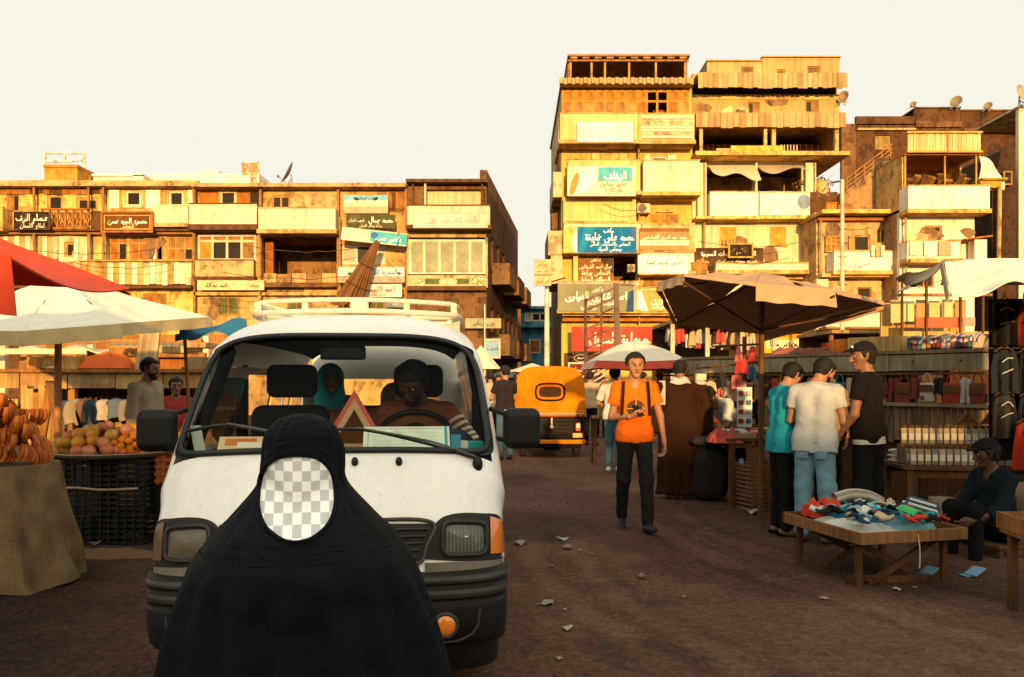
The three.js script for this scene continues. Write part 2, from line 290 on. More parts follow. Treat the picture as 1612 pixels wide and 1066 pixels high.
function field(limbs,grow=0,extra){
const L=limbs.map((q)=>[q.a.x,q.a.y,q.a.z,q.d.x,q.d.y,q.d.z,q.ra + grow,q.rb + grow,q.k,q.l,q.cut]);
return(x,y,z)=>{
let r=1e3;
for(let i=0;i<L.length;i++){
const q=L[i],px=x - q[0],py=y - q[1],pz=z - q[2];let t=(px*q[3]+ py*q[4]+ pz*q[5])/ q[9];t=t<0?0:t>1?1:t;
const ex=px - q[3]*t,ey=py - q[4]*t,ez=pz - q[5]*t;let d=Math.sqrt(ex*ex + ey*ey + ez*ez)-(q[6]+(q[7]- q[6])*t);
if(q[10]){const c=q[10],e=(x - c[0])*c[3]+(y - c[1])*c[4]+(z - c[2])*c[5];if(e>d)d=e;}
const k=q[8],h=k - Math.abs(r - d);
r=(r<d?r:d)-(h>0?(h*h)/(4*k):0);
}
return extra?extra(r,x,y,z):r;
};
}
function boundsOf(limbs,grow){
const lo=V(1e3,1e3,1e3),hi=V(-1e3,-1e3,-1e3);
for(const q of limbs)for(const p of[q.a,q.a.clone().add(q.d)]){const r=Math.max(q.ra,q.rb)+ grow;lo.min(p.clone().addScalar(-r));hi.max(p.clone().addScalar(r));}
return[lo,hi];
}
function meshLimbs(limbs,h,grow=0,extra,keep){const l=keep?limbs.filter(keep):limbs,[lo,hi]=boundsOf(l,grow + 2.5*h);return netMesh(field(l,grow,extra),lo,hi,h);}
const skinTones={tan:[0.30,0.145,0.075],brown:[0.2,0.09,0.045],light:[0.42,0.24,0.14],dark:[0.07,0.03,0.016]};
const skinM=(t)=>M('',skinTones[t],0.55),hairM=M('grime',[0.009,0.0065,0.005],0.75),eyeM=M('',[0.34,0.28,0.22],0.4),irisM=M('',[0.015,0.008,0.005],0.25);
function person(o){
const s=(o.height??1.75)/ 1.75,g=thing(o.name??'person',o.label,'person',o.pos,o.turn??0),fine=o.fine??1,girth=o.girth??1;
const sc=(v)=>v.multiplyScalar(s),n3=(a)=>V(...a).normalize();
const hipY=o.hipY??0.93,R=new THREE.Matrix4().makeRotationFromEuler(new THREE.Euler(o.lean??0,o.twist??0,o.roll??0,'YXZ'));
const P0=V(0,hipY,0),up=(x,y,z)=>V(x,y,z).applyMatrix4(R).add(P0);
const sh=(o.shoulder??0.175)*girth,J={hip:[V(-0.082,hipY,0),V(0.082,hipY,0)],sh:[up(-sh,0.465,-0.005),up(sh,0.465,-0.005)],neck:up(0,0.55,-0.005),belly:up(0,0.17,0.01)};
const armD=o.arms??[[[-0.15,-1,0.05],[-0.05,-1,0.2]],[[0.15,-1,0.05],[0.05,-1,0.2]]];
J.el=[0,1].map((i)=>J.sh[i].clone().addScaledVector(n3(armD[i][0]),0.285));J.wr=[0,1].map((i)=>J.el[i].clone().addScaledVector(n3(armD[i][1]),0.25));
const legD=o.legs??[[[-0.04,-1,0.02],[0,-1,-0.03]],[[0.04,-1,0.02],[0,-1,-0.03]]];
J.kn=[0,1].map((i)=>J.hip[i].clone().addScaledVector(n3(legD[i][0]),0.43));J.an=[0,1].map((i)=>J.kn[i].clone().addScaledVector(n3(legD[i][1]),0.42));
const drop=Math.min(J.an[0].y,J.an[1].y)- 0.085;const all=[P0,J.neck,J.belly,...J.hip,...J.sh,...J.el,...J.wr,...J.kn,...J.an];if(!o.seated)all.forEach((p)=>(p.y -=drop));
all.forEach(sc);const S=(x)=>x*s,chest=(x,y,z)=>sc(V(x,y,z).applyMatrix4(R)).add(P0);
const torso=[];
for(const q of[-1,1])torso.push(limb(chest(q*0.076*girth,0.02,0),chest(q*0.062*girth,0.2,0.005),S(0.094*girth),S(0.084*girth),0.06),limb(chest(q*0.062*girth,0.2,0.005),chest(q*0.078*girth,0.39,0),S(0.084*girth),S(0.092*girth),0.06),limb(chest(q*0.025,0.5,-0.015),J.sh[(q + 1)/ 2].clone(),S(0.05),S(0.05),0.05));
if(o.paunch)torso.push(limb(chest(0,0.14,0.05),chest(0,0.24,0.05),S(0.1 + o.paunch),S(0.1 + o.paunch),0.08));
const arms=[0,1].map((i)=>[limb(J.sh[i],J.el[i],S(0.05),S(0.039),0.03),limb(J.el[i],J.wr[i],S(0.041),S(0.027),0.02)]);
const legs=[0,1].map((i)=>[limb(J.hip[i],J.kn[i],S(0.088*girth),S(0.058),0.04),limb(J.kn[i],J.an[i],S(0.056),S(0.04),0.03)]);
const HR=new THREE.Matrix4().makeRotationFromEuler(new THREE.Euler(o.head?.[0]??0,o.head?.[1]??0,o.head?.[2]??0,'YXZ')),hc=J.neck.clone().add(sc(V(0,0.135,0.03).applyMatrix4(o.headFree?HR:R)));
const hp=(x,y,z)=>sc(V(x,y,z).applyMatrix4(HR)).add(hc),hl=(a,b,ra,rb,k=0.02)=>limb(hp(...a),hp(...b),S(ra),S(rb??ra),k);
const headL=[hl([0,0.035,-0.025],[0,0.03,0.012],0.081,0.074),hl([-0.022,-0.02,0.03],[-0.014,-0.085,0.052],0.048,0.024,0.03),hl([0.022,-0.02,0.03],[0.014,-0.085,0.052],0.048,0.024,0.03),hl([0,-0.09,0.066],[0,-0.094,0.068],0.017,0.017),
hl([-0.03,0.032,0.075],[0.03,0.032,0.075],0.012,0.012,0.02),hl([0,0.015,0.088],[0,-0.025,0.108],0.009,0.014,0.012),hl([-0.013,-0.03,0.094],[0.013,-0.03,0.094],0.009,0.009,0.012),hl([-0.018,-0.058,0.088],[0.018,-0.058,0.088],0.008,0.008,0.012),
hl([-0.078,0.02,-0.012],[-0.072,-0.025,-0.004],0.016,0.01,0.008),hl([0.078,0.02,-0.012],[0.072,-0.025,-0.004],0.016,0.01,0.008),limb(J.neck.clone().add(V(0,-0.06*s,0)),hp(0,-0.05,-0.02),S(0.055),S(0.053),0.03)];
const geos=[];
if(!o.robe||o.seated)geos.push(meshLimbs([...torso,...arms.flat(),...legs.flat(),limb(J.neck.clone().add(V(0,-0.08*s,0)),J.neck,S(0.062),S(0.055),0.04)],0.016*fine,-0.004));
else geos.push(meshLimbs([...torso,...arms.flat(),...legs.flat()],0.02*fine,-0.004));
const eyes=[-1,1].map((q)=>hp(q*0.031,0.012,0.083));
geos.push(meshLimbs(headL,0.0055*fine,0,(d,x,y,z)=>{for(const e of eyes){const q=S(0.017)- Math.hypot(x - e.x,y - e.y,z - e.z);if(q>d - 0.004)d=Math.max(d,q*0.8);}return d;}));
const hands=o.hands??[{},{}];
for(const i of[0,1]){
if(hands[i]===null)continue;
const H=hands[i],d=n3(H.dir??armD[i][1]),side=i?1:-1;let nrm=V(...(H.palm??[-side,0,0.25]));nrm.addScaledVector(d,-nrm.dot(d)).normalize();const x=d.clone().cross(nrm).multiplyScalar(H.thumb??side).normalize();
const q=(a,b,c)=>J.wr[i].clone().add(sc(x.clone().multiplyScalar(a).addScaledVector(d,b).addScaledVector(nrm,c))),l=[];
for(let f=0;f<4;f++){
const fx=(f - 1.5)*0.019,c=(H.curl??0.45)*(0.85 + f*0.1),len=[0.036,0.04,0.038,0.03][f],k0=[fx*0.6,0.025,0],k1=[fx,0.085,0.002];l.push(limb(q(...k0),q(...k1),S(0.0125),S(0.0105),0.012));
let a=0,p=k1;for(let w=0;w<3;w++){a +=c*(w?1:0.7);const e=len*[1.05,0.75,0.6][w],nx=[p[0],p[1]+ Math.cos(a)*e,p[2]+ Math.sin(a)*e];l.push(limb(q(...p),q(...nx),S(0.0092 - w*0.0008),S(0.0088 - w*0.0008),0.004));p=nx;}
}
l.push(limb(q(-0.02,0.025,0.004),q(-0.043,0.058,0.014),S(0.014),S(0.0105),0.01),limb(q(-0.043,0.058,0.014),q(-0.046 + 0.02*(H.curl??0.45),0.098,0.03),S(0.0105),S(0.0085),0.004),limb(q(0,-0.02,0),q(0,0.02,0),S(0.026),S(0.02),0.015));
geos.push(meshLimbs(l,0.0058*fine,0));J['palm' + i]=q(0,0.075,0.028);
}
const body=part('body',geos,skinM(o.skin??'tan'),g);
part('eye',eyes.map((e)=>ball(S(0.0095),0,0,0).translate(...e.clone().add(sc(V(0,0,-0.0055).applyMatrix4(HR))).toArray())),eyeM,g);
part('iris',eyes.map((e)=>ball(S(0.0072),0,0,0,1,1,0.6,6).translate(...e.clone().add(sc(V(0,0,0.001).applyMatrix4(HR))).toArray())),irisM,g);
part('eyebrow',[-1,1].map((q)=>bar(hp(q*0.014,0.038,0.0885),hp(q*0.05,0.039,0.077),S(0.0045),S(0.003),6)),hairM,g);
part('mouth',bar(hp(-0.021,-0.058,0.0935),hp(0.021,-0.058,0.0935),S(0.0045),S(0.0045),6),M('',[0.17,0.05,0.035],0.5),g);
const fold=(amp,fr,seed)=>(d,x,y,z)=>d + amp*(Math.sin(x*fr + 2.1*Math.sin(y*fr*0.55 + seed)+ seed)*Math.sin(y*fr*0.7 + 1.7*Math.sin(z*fr*0.5)+ seed*2)+ 0.6*noise3(x*fr*0.5 + seed,y*fr*0.35,z*fr*0.5));
const headAxis=V(0,1,0).applyMatrix4(HR),headFwd=V(0,0,1).applyMatrix4(HR);
if(o.hair !==null){
const line=(o.hair?.line??0.052)+ 0.018,back=o.hair?.back??-0.07;
part('hair',meshLimbs([headL[0],hl([0,0.02,-0.05],[0,-0.05,-0.045],0.06,0.045,0.03)],0.007*fine,o.hair?.thick??0.014,(d,x,y,z)=>{
const a=(x - hc.x)*headAxis.x +(y - hc.y)*headAxis.y +(z - hc.z)*headAxis.z,f=(x - hc.x)*headFwd.x +(y - hc.y)*headFwd.y +(z - hc.z)*headFwd.z;
const low=S(lerp(back,line,smooth(0.0,0.045,f / s)));return Math.max(d + 0.005*noise3(x*75,y*75,z*75)+ 0.003*noise3(x*150,y*150,z*150),low - a + 0.006*noise3(x*90,y*90,z*90));
}),o.hair?.mat??hairM,g);
}
if(o.beard)part('beard',meshLimbs([headL[1],headL[2],headL[3]],0.007*fine,0.006,(d,x,y,z)=>{const a=((x - hc.x)*headAxis.x +(y - hc.y)*headAxis.y +(z - hc.z)*headAxis.z)/ s;const q=hp(0,-0.055,0.1),m=S(0.018)- Math.hypot(x - q.x,y - q.y,z - q.z);return Math.max(d,(a + 0.038)*0.8,m);}),hairM,g);
if(o.shirt){
const c=o.shirt,hem=c.hem??-0.06,hemN=V(0,-1,0).applyMatrix4(R),hemP=chest(0,hem,0),cutT=[hemP.x,hemP.y,hemP.z,hemN.x,hemN.y,hemN.z],sl=c.sleeve??0.62;
const L=torso.map((q)=>({...q}));L.push(limb(chest(-0.08*girth,hem - 0.06,-0.005),chest(-0.078*girth,0.03,0),S(0.108*girth),S(0.1*girth),0.06),limb(chest(0.08*girth,hem - 0.06,-0.005),chest(0.078*girth,0.03,0),S(0.108*girth),S(0.1*girth),0.06));
L.forEach((q)=>(q.cut=cutT));
for(const i of[0,1]){
const upTo=Math.min(sl,1),e=J.sh[i].clone().lerp(J.el[i],upTo),dU=J.el[i].clone().sub(J.sh[i]).normalize(),wide=c.loose??0.016;
if(sl<=1)L.push(limb(J.sh[i],e.clone().addScaledVector(dU,0.05),S(0.05 + wide*0.3),S(0.043 + wide),0.03,[e.x,e.y,e.z,dU.x,dU.y,dU.z]));
else{const f=J.el[i].clone().lerp(J.wr[i],sl - 1),dF=J.wr[i].clone().sub(J.el[i]).normalize();L.push(limb(J.sh[i],J.el[i],S(0.053),S(0.045 + wide*0.4),0.03),limb(J.el[i],f.clone().addScaledVector(dF,0.04),S(0.048 + wide*0.4),S(0.034 + wide*0.6),0.02,[f.x,f.y,f.z,dF.x,dF.y,dF.z]));}
}
const np=chest(0,0.565,0.03),fl=fold(c.fold??0.0032,34,1.3);
part(c.name??'shirt',meshLimbs(L,0.0125*fine,c.grow??0.009,(d,x,y,z)=>Math.max(fl(d,x,y,z),S(0.064)- Math.hypot(x - np.x,y - np.y,z - np.z))),c.mat,g,c.label);
}
if(o.trousers){
const c=o.trousers,L=[],wp=P0.clone().add(sc(V(0,c.rise??0.04,0)));
for(const i of[0,1])L.push(limb(J.hip[i],J.kn[i],S(0.086*girth),S(0.06 +(c.wide??0)),0.035),limb(J.kn[i],J.an[i].clone().lerp(J.kn[i],c.short??0.02),S(0.06 +(c.wide??0)),S(0.047 +(c.wide??0)),0.03));
for(const q of[-1,1])L.push(limb(chest(q*0.072*girth,-0.02,-0.012),chest(q*0.068*girth,0.1,0),S(0.094*girth),S(0.08*girth),0.05,[wp.x,wp.y,wp.z,0,1,0]));
part('trousers',meshLimbs(L,0.013*fine,0.008,fold(0.0042,30,4.2)),c.mat,g,c.label);
}
if(o.robe){
const c=o.robe,L=torso.map((q)=>({...q})),hemY=S(c.hem??0.1);
for(const i of[0,1])L.push(limb(J.sh[i],J.el[i],S(0.062),S(0.062),0.04),limb(J.el[i],J.wr[i].clone().lerp(J.el[i],0.06),S(0.06),S(0.062),0.03));
const cut=[0,hemY,0,0,-1,0];
for(const q of[-1,1])L.push(limb(V(q*S(0.08),S(hipY + 0.05),0),V(q*S(0.13),hemY - 0.05,0.0),S(0.13*girth),S(c.flare??0.15),0.1,cut));
part(c.name??'robe',meshLimbs(L,0.016*fine,0.016,(d,x,y,z)=>d + 0.009*(1 - smooth(0.2,1.1,y))*Math.sin(Math.atan2(z,x)*11 + 2*Math.sin(y*3))+ fold(0.006,15,2)(0,x,y,z)),c.mat,g,c.label);
}
if(!o.barefeet)for(const i of[0,1]){
const toe=V(0,0,1),k=J.an[i].clone().sub(J.kn[i]);toe.applyAxisAngle(V(0,1,0),(i?1:-1)*(o.toeOut??0.18));if(o.footPitch?.[i])toe.applyAxisAngle(V(1,0,0),o.footPitch[i]);
const dn=V(0,-1,0);if(o.footPitch?.[i])dn.applyAxisAngle(V(1,0,0),o.footPitch[i]);const a=J.an[i],q=(f,y)=>a.clone().addScaledVector(toe,S(f)).addScaledVector(dn,S(y));
const side=dn.clone().cross(toe).normalize(),sole=[dn.x,dn.y,dn.z],sp=q(0,0.078);
const m=meshLimbs([limb(q(-0.045,0.045),q(0.05,0.05),S(0.036),S(0.038),0.03),limb(q(0.05,0.05).addScaledVector(side,0.01),q(0.15,0.06).addScaledVector(side,0.012),S(0.04),S(0.028),0.03),limb(q(0.05,0.05).addScaledVector(side,-0.012),q(0.14,0.06).addScaledVector(side,-0.014),S(0.036),S(0.026),0.03),limb(q(0,0.05),q(-0.01,-0.01),S(0.042),S(0.042),0.03)].map((l)=>({...l,cut:[sp.x,sp.y,sp.z,...sole]})),0.009*fine);
const sh_=part('shoe',m,o.shoes??blackM,g);if(o.soles)part('sole',[new RoundedBoxGeometry(S(0.085),S(0.024),S(0.27),1,0.01).applyMatrix4(new THREE.Matrix4().makeBasis(side,dn.clone().negate(),toe)).translate(...q(0.045,0.075).toArray())],o.soles,sh_);
}
g.userData.joints=undefined;delete g.userData.joints;return{g,J,hp,chest,s,body,limbs:{torso,arms,legs,headL},hc,HR,R};
}
// ---------------------------------------------------------------- ground
{
const far=new THREE.PlaneGeometry(900,900,1,1).rotateX(-Math.PI / 2);
solo('ground',far,M('grime',[0.045,0.025,0.016],0.95),null,null,null,{kind:'structure'});
const n=2048,c=document.createElement('canvas');c.width=n;c.height=n;const g=c.getContext('2d'),img=g.createImageData(n,n),X0=-9,Z0=-26,SX=19,SZ=27;
const r=rng(5),pits=Array.from({length:46},()=>[X0 + r()*SX,Z0 + r()*SZ,0.15 + r()*0.9,r()]);
const ruts=[[[0.95,-3.2],[0.72,-4.3],[0.25,-5.8],[0.1,-7.5]],[[1.35,-2.6],[1.2,-3.9],[0.65,-5.6],[0.5,-7.4]],[[3.6,-3.4],[2.5,-4.8],[1.7,-6.6],[1.35,-8.6]],[[3.9,-4],[2.9,-5.6],[2.0,-7.4],[1.8,-10]]].map((q)=>new THREE.CatmullRomCurve3(q.map(([x,z])=>V(x,0,z))).getPoints(40));
const rutAt=new Float32Array(512*512);
for(let j=0;j<512;j++)for(let i=0;i<512;i++){const x=X0 +(i / 512)*SX,z=Z0 +(j / 512)*SZ;let m=9;for(const q of ruts)for(const p of q)m=Math.min(m,(p.x - x)**2 +(p.z - z)**2);rutAt[j*512 + i]=Math.sqrt(m);}
for(let j=0;j<n;j++)for(let i=0;i<n;i++){
const u=i / n,v=j / n,x=X0 + u*SX,z=Z0 + v*SZ;
const a=noise3(x*0.7,z*0.7,1)*0.5 + noise3(x*2.3,z*2.3,2)*0.3 + noise3(x*8,z*8,3)*0.2,fineN=hash3(i,j,7),grit=noise3(x*40,z*40,5);
const rut=rutAt[(j>>2)*512 +(i>>2)]+ 0.06*noise3(x*5,z*5,9),edge=Math.exp(-((rut - 0.16)**2)/ 0.004)*(0.5 + 0.5*noise3(x*1.5,z*1.5,4)),inRut=smooth(0.2,0.05,rut);
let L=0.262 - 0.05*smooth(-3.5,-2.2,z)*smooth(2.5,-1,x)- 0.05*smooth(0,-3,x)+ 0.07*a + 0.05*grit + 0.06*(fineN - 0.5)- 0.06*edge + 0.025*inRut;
const dust=smooth(0.0,0.5,noise3(x*0.45 + 7,z*0.45,12)+ 0.3*noise3(x*3,z*3,13));L +=0.05*dust;
const wet=0.8*smooth(0.25,0.55,noise3(x*0.6 + 20,z*0.5,15))*0.07;L -=wet;
const pale=fineN>0.9975?0.16:0;L +=pale;
const o=(j*n + i)*4;img.data[o]=clamp(L*1.1 + 0.012*dust,0,1)*255;img.data[o + 1]=clamp(L*0.765 + 0.018*dust + 0.01*wet,0,1)*255;img.data[o + 2]=clamp(L*0.635 + 0.025*wet,0,1)*255;img.data[o + 3]=255;
}
g.putImageData(img,0,0);
for(const[x,z,s,q]of pits){g.fillStyle=q<0.5?`rgba(20,12,8,${0.1 + 0.15 * q})`:`rgba(150,115,85,${0.04 + 0.06 * q})`;g.beginPath();g.ellipse((x - X0)/ SX*n,(z - Z0)/ SZ*n,s*60,s*28,q*3,0,7);g.fill();}
const t=new THREE.CanvasTexture(c);t.colorSpace=THREE.SRGBColorSpace;t.anisotropy=8;
const bt=dataTex(512,(u,v)=>0.4*wrapNoise(u,v,12,71)+ 0.35*wrapNoise(u,v,50,72)+ 0.25*wrapNoise(u,v,150,73),1,false);bt.repeat.set(9,12);
const road=new THREE.PlaneGeometry(SX,SZ,120,160).rotateX(-Math.PI / 2).translate(X0 + SX / 2,0,Z0 + SZ / 2),p=road.attributes.position;
for(let i=0;i<p.count;i++){const x=p.getX(i),z=p.getZ(i);p.setY(i,0.008 + 0.012*(1 + noise3(x*0.8,z*0.8,31))*smooth(0,1,Math.min(x - X0,X0 + SX - x,z - Z0,Z0 + SZ - z))*0.8 + 0.004*noise3(x*4,z*4,33));}
road.computeVertexNormals();
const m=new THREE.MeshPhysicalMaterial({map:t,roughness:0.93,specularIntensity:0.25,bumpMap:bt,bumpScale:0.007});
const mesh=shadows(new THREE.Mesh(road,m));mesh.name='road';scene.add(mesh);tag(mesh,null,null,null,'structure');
}
{
const b=thing('apartment_building','long plain row of flats behind the viewer, wholly out of the frame','building',V(-8,0,24));
part('wall',[cbox(110,5.3,8,8,2.65,4)],M('plaster',[0.45,0.34,0.22]),b);
part('roof',[cbox(111,0.25,8.6,8,5.428,4)],M('plaster',[0.3,0.25,0.2]),b);part('stair_tower',cbox(3.0,0.6,6,9.3,5.85,4),M('plaster',[0.45,0.34,0.22]),b);
}
// ---------------------------------------------------------------- buildings, laid out on their own facade planes
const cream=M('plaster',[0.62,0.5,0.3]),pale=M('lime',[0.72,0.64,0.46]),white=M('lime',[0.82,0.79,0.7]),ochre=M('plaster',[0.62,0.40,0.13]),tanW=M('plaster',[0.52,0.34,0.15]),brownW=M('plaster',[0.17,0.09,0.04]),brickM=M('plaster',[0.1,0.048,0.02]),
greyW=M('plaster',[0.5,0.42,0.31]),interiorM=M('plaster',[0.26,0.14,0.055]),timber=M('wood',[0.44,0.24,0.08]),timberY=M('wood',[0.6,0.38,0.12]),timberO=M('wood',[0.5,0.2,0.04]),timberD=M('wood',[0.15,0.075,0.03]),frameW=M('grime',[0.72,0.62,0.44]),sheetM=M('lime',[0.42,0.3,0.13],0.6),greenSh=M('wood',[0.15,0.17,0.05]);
const gaps=[0.0];
function facade(label,d,x0,x1,yTop,name='apartment_building'){
const s=d / FOC,X=(px)=>(px - CX)*s,Y=(py)=>EYE -(py - CY)*s,root=thing(name,label,'building',V(X((x0 + x1)/ 2),0,-d)),gy=CY + EYE / s;
const W={world:true};
const B=(a,b,c,e,zf,zb)=>box(X(a),Y(b),-d + zf,X(c),Y(e),-d + zb);
const f={d,s,X,Y,root,gy,B,x0,x1,
add:(n,geos,mat,label,parent)=>part(n,geos,mat,parent??root,label,W),
wall(a,b,c,e,holes,mat,thick=0.25,zf=0,n='wall'){
const sh=new THREE.Shape([[a,b],[c,b],[c,e],[a,e]].map(([p,q])=>new THREE.Vector2(X(p),Y(q))));
for(const[p,q,r2,t]of holes)sh.holes.push(new THREE.Path([[p,q],[p,t],[r2,t],[r2,q]].map(([k,l])=>new THREE.Vector2(X(k),Y(l)))));
const g=new THREE.ExtrudeGeometry(sh,{depth:thick,bevelEnabled:false}).translate(0,0,-d + zf - thick);
return f.add(n,g,mat);
},
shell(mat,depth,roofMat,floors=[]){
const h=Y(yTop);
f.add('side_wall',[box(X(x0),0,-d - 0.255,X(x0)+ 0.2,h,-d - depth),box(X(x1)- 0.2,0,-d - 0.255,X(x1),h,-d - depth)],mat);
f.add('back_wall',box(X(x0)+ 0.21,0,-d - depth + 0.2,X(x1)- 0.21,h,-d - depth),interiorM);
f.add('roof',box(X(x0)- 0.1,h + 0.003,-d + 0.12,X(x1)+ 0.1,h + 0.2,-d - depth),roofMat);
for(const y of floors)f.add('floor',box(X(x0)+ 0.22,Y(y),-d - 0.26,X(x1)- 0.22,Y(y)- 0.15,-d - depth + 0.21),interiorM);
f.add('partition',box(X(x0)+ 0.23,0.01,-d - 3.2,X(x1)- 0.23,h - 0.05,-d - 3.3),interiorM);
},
win(a,b,c,e,o={}){
const t=o.t??0.07,z=o.z??-0.05,zb=z - 0.07,xa=X(a),xb=X(c),ya=Y(b),yb=Y(e),l=[box(xa,ya,-d + z,xa + t,yb,-d + zb),box(xb - t,ya,-d + z,xb,yb,-d + zb),box(xa + t,ya,-d + z,xb - t,ya - t,-d + zb),box(xa + t,yb + t,-d + z,xb - t,yb,-d + zb)];
const nx=o.nx??1,top=o.transom?lerp(ya,yb,o.transom):null;
for(let i=1;i<nx;i++){const x=lerp(xa,xb,i / nx);l.push(box(x - t / 2,ya - t,-d + z - 0.004,x + t / 2,yb + t,-d + zb + 0.004));}
if(top)l.push(box(xa + t,top + t / 2,-d + z - 0.008,xb - t,top - t / 2,-d + zb + 0.008));
const w=f.add('window',l,o.frame??frameW);
const fills=o.fill??Array(nx).fill('dark'),x=(i)=>lerp(xa,xb,i / nx);
for(let i=0;i<nx;i++){
if(fills[i]==='open')continue;const m=fills[i]==='dark'?darkPane:fills[i];
f.add(fills[i]==='dark'?'pane':'panel',box(x(i)+ 0.02,(top??ya)- 0.02,-d + zb + 0.045,x(i + 1)- 0.02,yb + 0.02,-d + zb + 0.02),m,null,w);
if(top)f.add('pane',box(x(i)+ 0.02,ya - 0.02,-d + zb + 0.045,x(i + 1)- 0.02,top + 0.02,-d + zb + 0.02),o.top??m,null,w);
}
if(o.sill)f.add('sill',box(xa - 0.08,yb - 0.004,-d + 0.1,xb + 0.08,yb - 0.07,-d - 0.02),o.frame??frameW,null,w);
return w;
},
balcony(a,b,c,e,mat,proj=0.8,o={}){
const t=0.1,xa=X(a),xb=X(c),ya=Y(b),yb=Y(e);
const p=f.add('balcony',[box(xa,ya,-d + proj,xb,yb,-d + proj - t),box(xa,ya,-d + proj - t,xa + t,yb,-d + 0.002),box(xb - t,ya,-d + proj - t,xb,yb,-d + 0.002)],mat,o.label);
f.add('balcony_floor',box(xa - 0.06,yb - 0.003,-d + proj + 0.06,xb + 0.06,yb - 0.18,-d + 0.003),o.slab??tanW,null,p);
f.add('coping',box(xa - 0.03,ya + 0.05,-d + proj + 0.03,xb + 0.03,ya + 0.002,-d + proj - t - 0.02),o.slab??mat,null,p);
return p;
},
ledge:(a,c,y,h,proj,mat,n='ledge')=>f.add(n,B(a,y,c,y + h,proj,0.002),mat),
post:(x,b,e,w,zf,mat,n='column')=>f.add(n,B(x - w / 2,b,x + w / 2,e,zf,zf - w*s),mat),
boards(a,b,c,e,n,mats,zf,seed,nm='board',th=0.03){
const r=rng(seed),w=(c - a)/ n;
for(let i=0;i<n;i++)f.add(nm,B(a + i*w + 0.25,b + r()*1.5,a +(i + 1)*w - 0.25,e +(r()- 0.5)*2.5,zf + r()*0.03,zf - th),mats[Math.floor(r()*mats.length)]);
},
rows(a,b,c,e,n,mats,zf,seed,nm='slat',th=0.03){
const r=rng(seed),h=(e - b)/ n;
for(let i=0;i<n;i++)f.add(nm,B(a + r(),b + i*h + 0.3,c - r(),b +(i + 1)*h - 0.3,zf + r()*0.03,zf - th),mats[Math.floor(r()*mats.length)]);
}};
return f;
}
let signSeed=1;
function sign(x0,y0,x1,y1,d,label,bg,texts,o={}){
const s=d / FOC,w=(x1 - x0)*s,h=(y1 - y0)*s,tw=clamp(Math.round((x1 - x0)*3.2),96,512),th=Math.max(32,Math.round(tw*h / w)),g=thing('shop_sign',label,'sign',at((x0 + x1)/ 2,y1,d),0,null);
if(o.tilt)g.rotation.z=o.tilt;if(o.turn)g.rotation.y=o.turn;
part('panel',cbox(w,h,0.08,0,h / 2,-0.045),o.rim??M('grime',[0.3,0.2,0.1]),g);
if(o.frame)part('frame',[cbox(w + 0.1,0.07,0.1,0,h + 0.03,0),cbox(w + 0.1,0.07,0.1,0,-0.03,0),cbox(0.07,h,0.1,-w / 2 - 0.015,h / 2,0),cbox(0.07,h,0.1,w / 2 + 0.015,h / 2,0)],o.frame,g);
const tex=printTex(tw,th,(c,W,H)=>{
c.fillStyle=bg;c.fillRect(0,0,W,H);o.under?.(c,W,H);
for(const[txt,cx,base,size,color,wt,fit]of texts)drawArabic(c,txt,cx*W,base*H,size*H,color,wt??0.24,(fit??0.92)*W);
o.over?.(c,W,H);
},o.worn??0.5,signSeed++);
part('lettering',new THREE.PlaneGeometry(w - 0.02,h - 0.02).translate(0,h / 2,0.0015),new THREE.MeshPhysicalMaterial({map:tex,color:lin([0.72,0.78,0.92]),roughness:o.rough??0.7,specularIntensity:0.25}),g,null,{uv:true});
return g;
}
const scribble=(c,x,y,w,n,color,lw,seed)=>{const r=rng(seed);c.strokeStyle=color;c.lineWidth=lw;c.lineCap='round';for(let k=0;k<n;k++){c.beginPath();let px=x + w*(k + 0.1)/ n;c.moveTo(px,y);for(let i=0;i<3;i++){px +=w / n*0.26;c.lineTo(px,y +(r()- 0.6)*lw*3.4);}c.stroke();}};
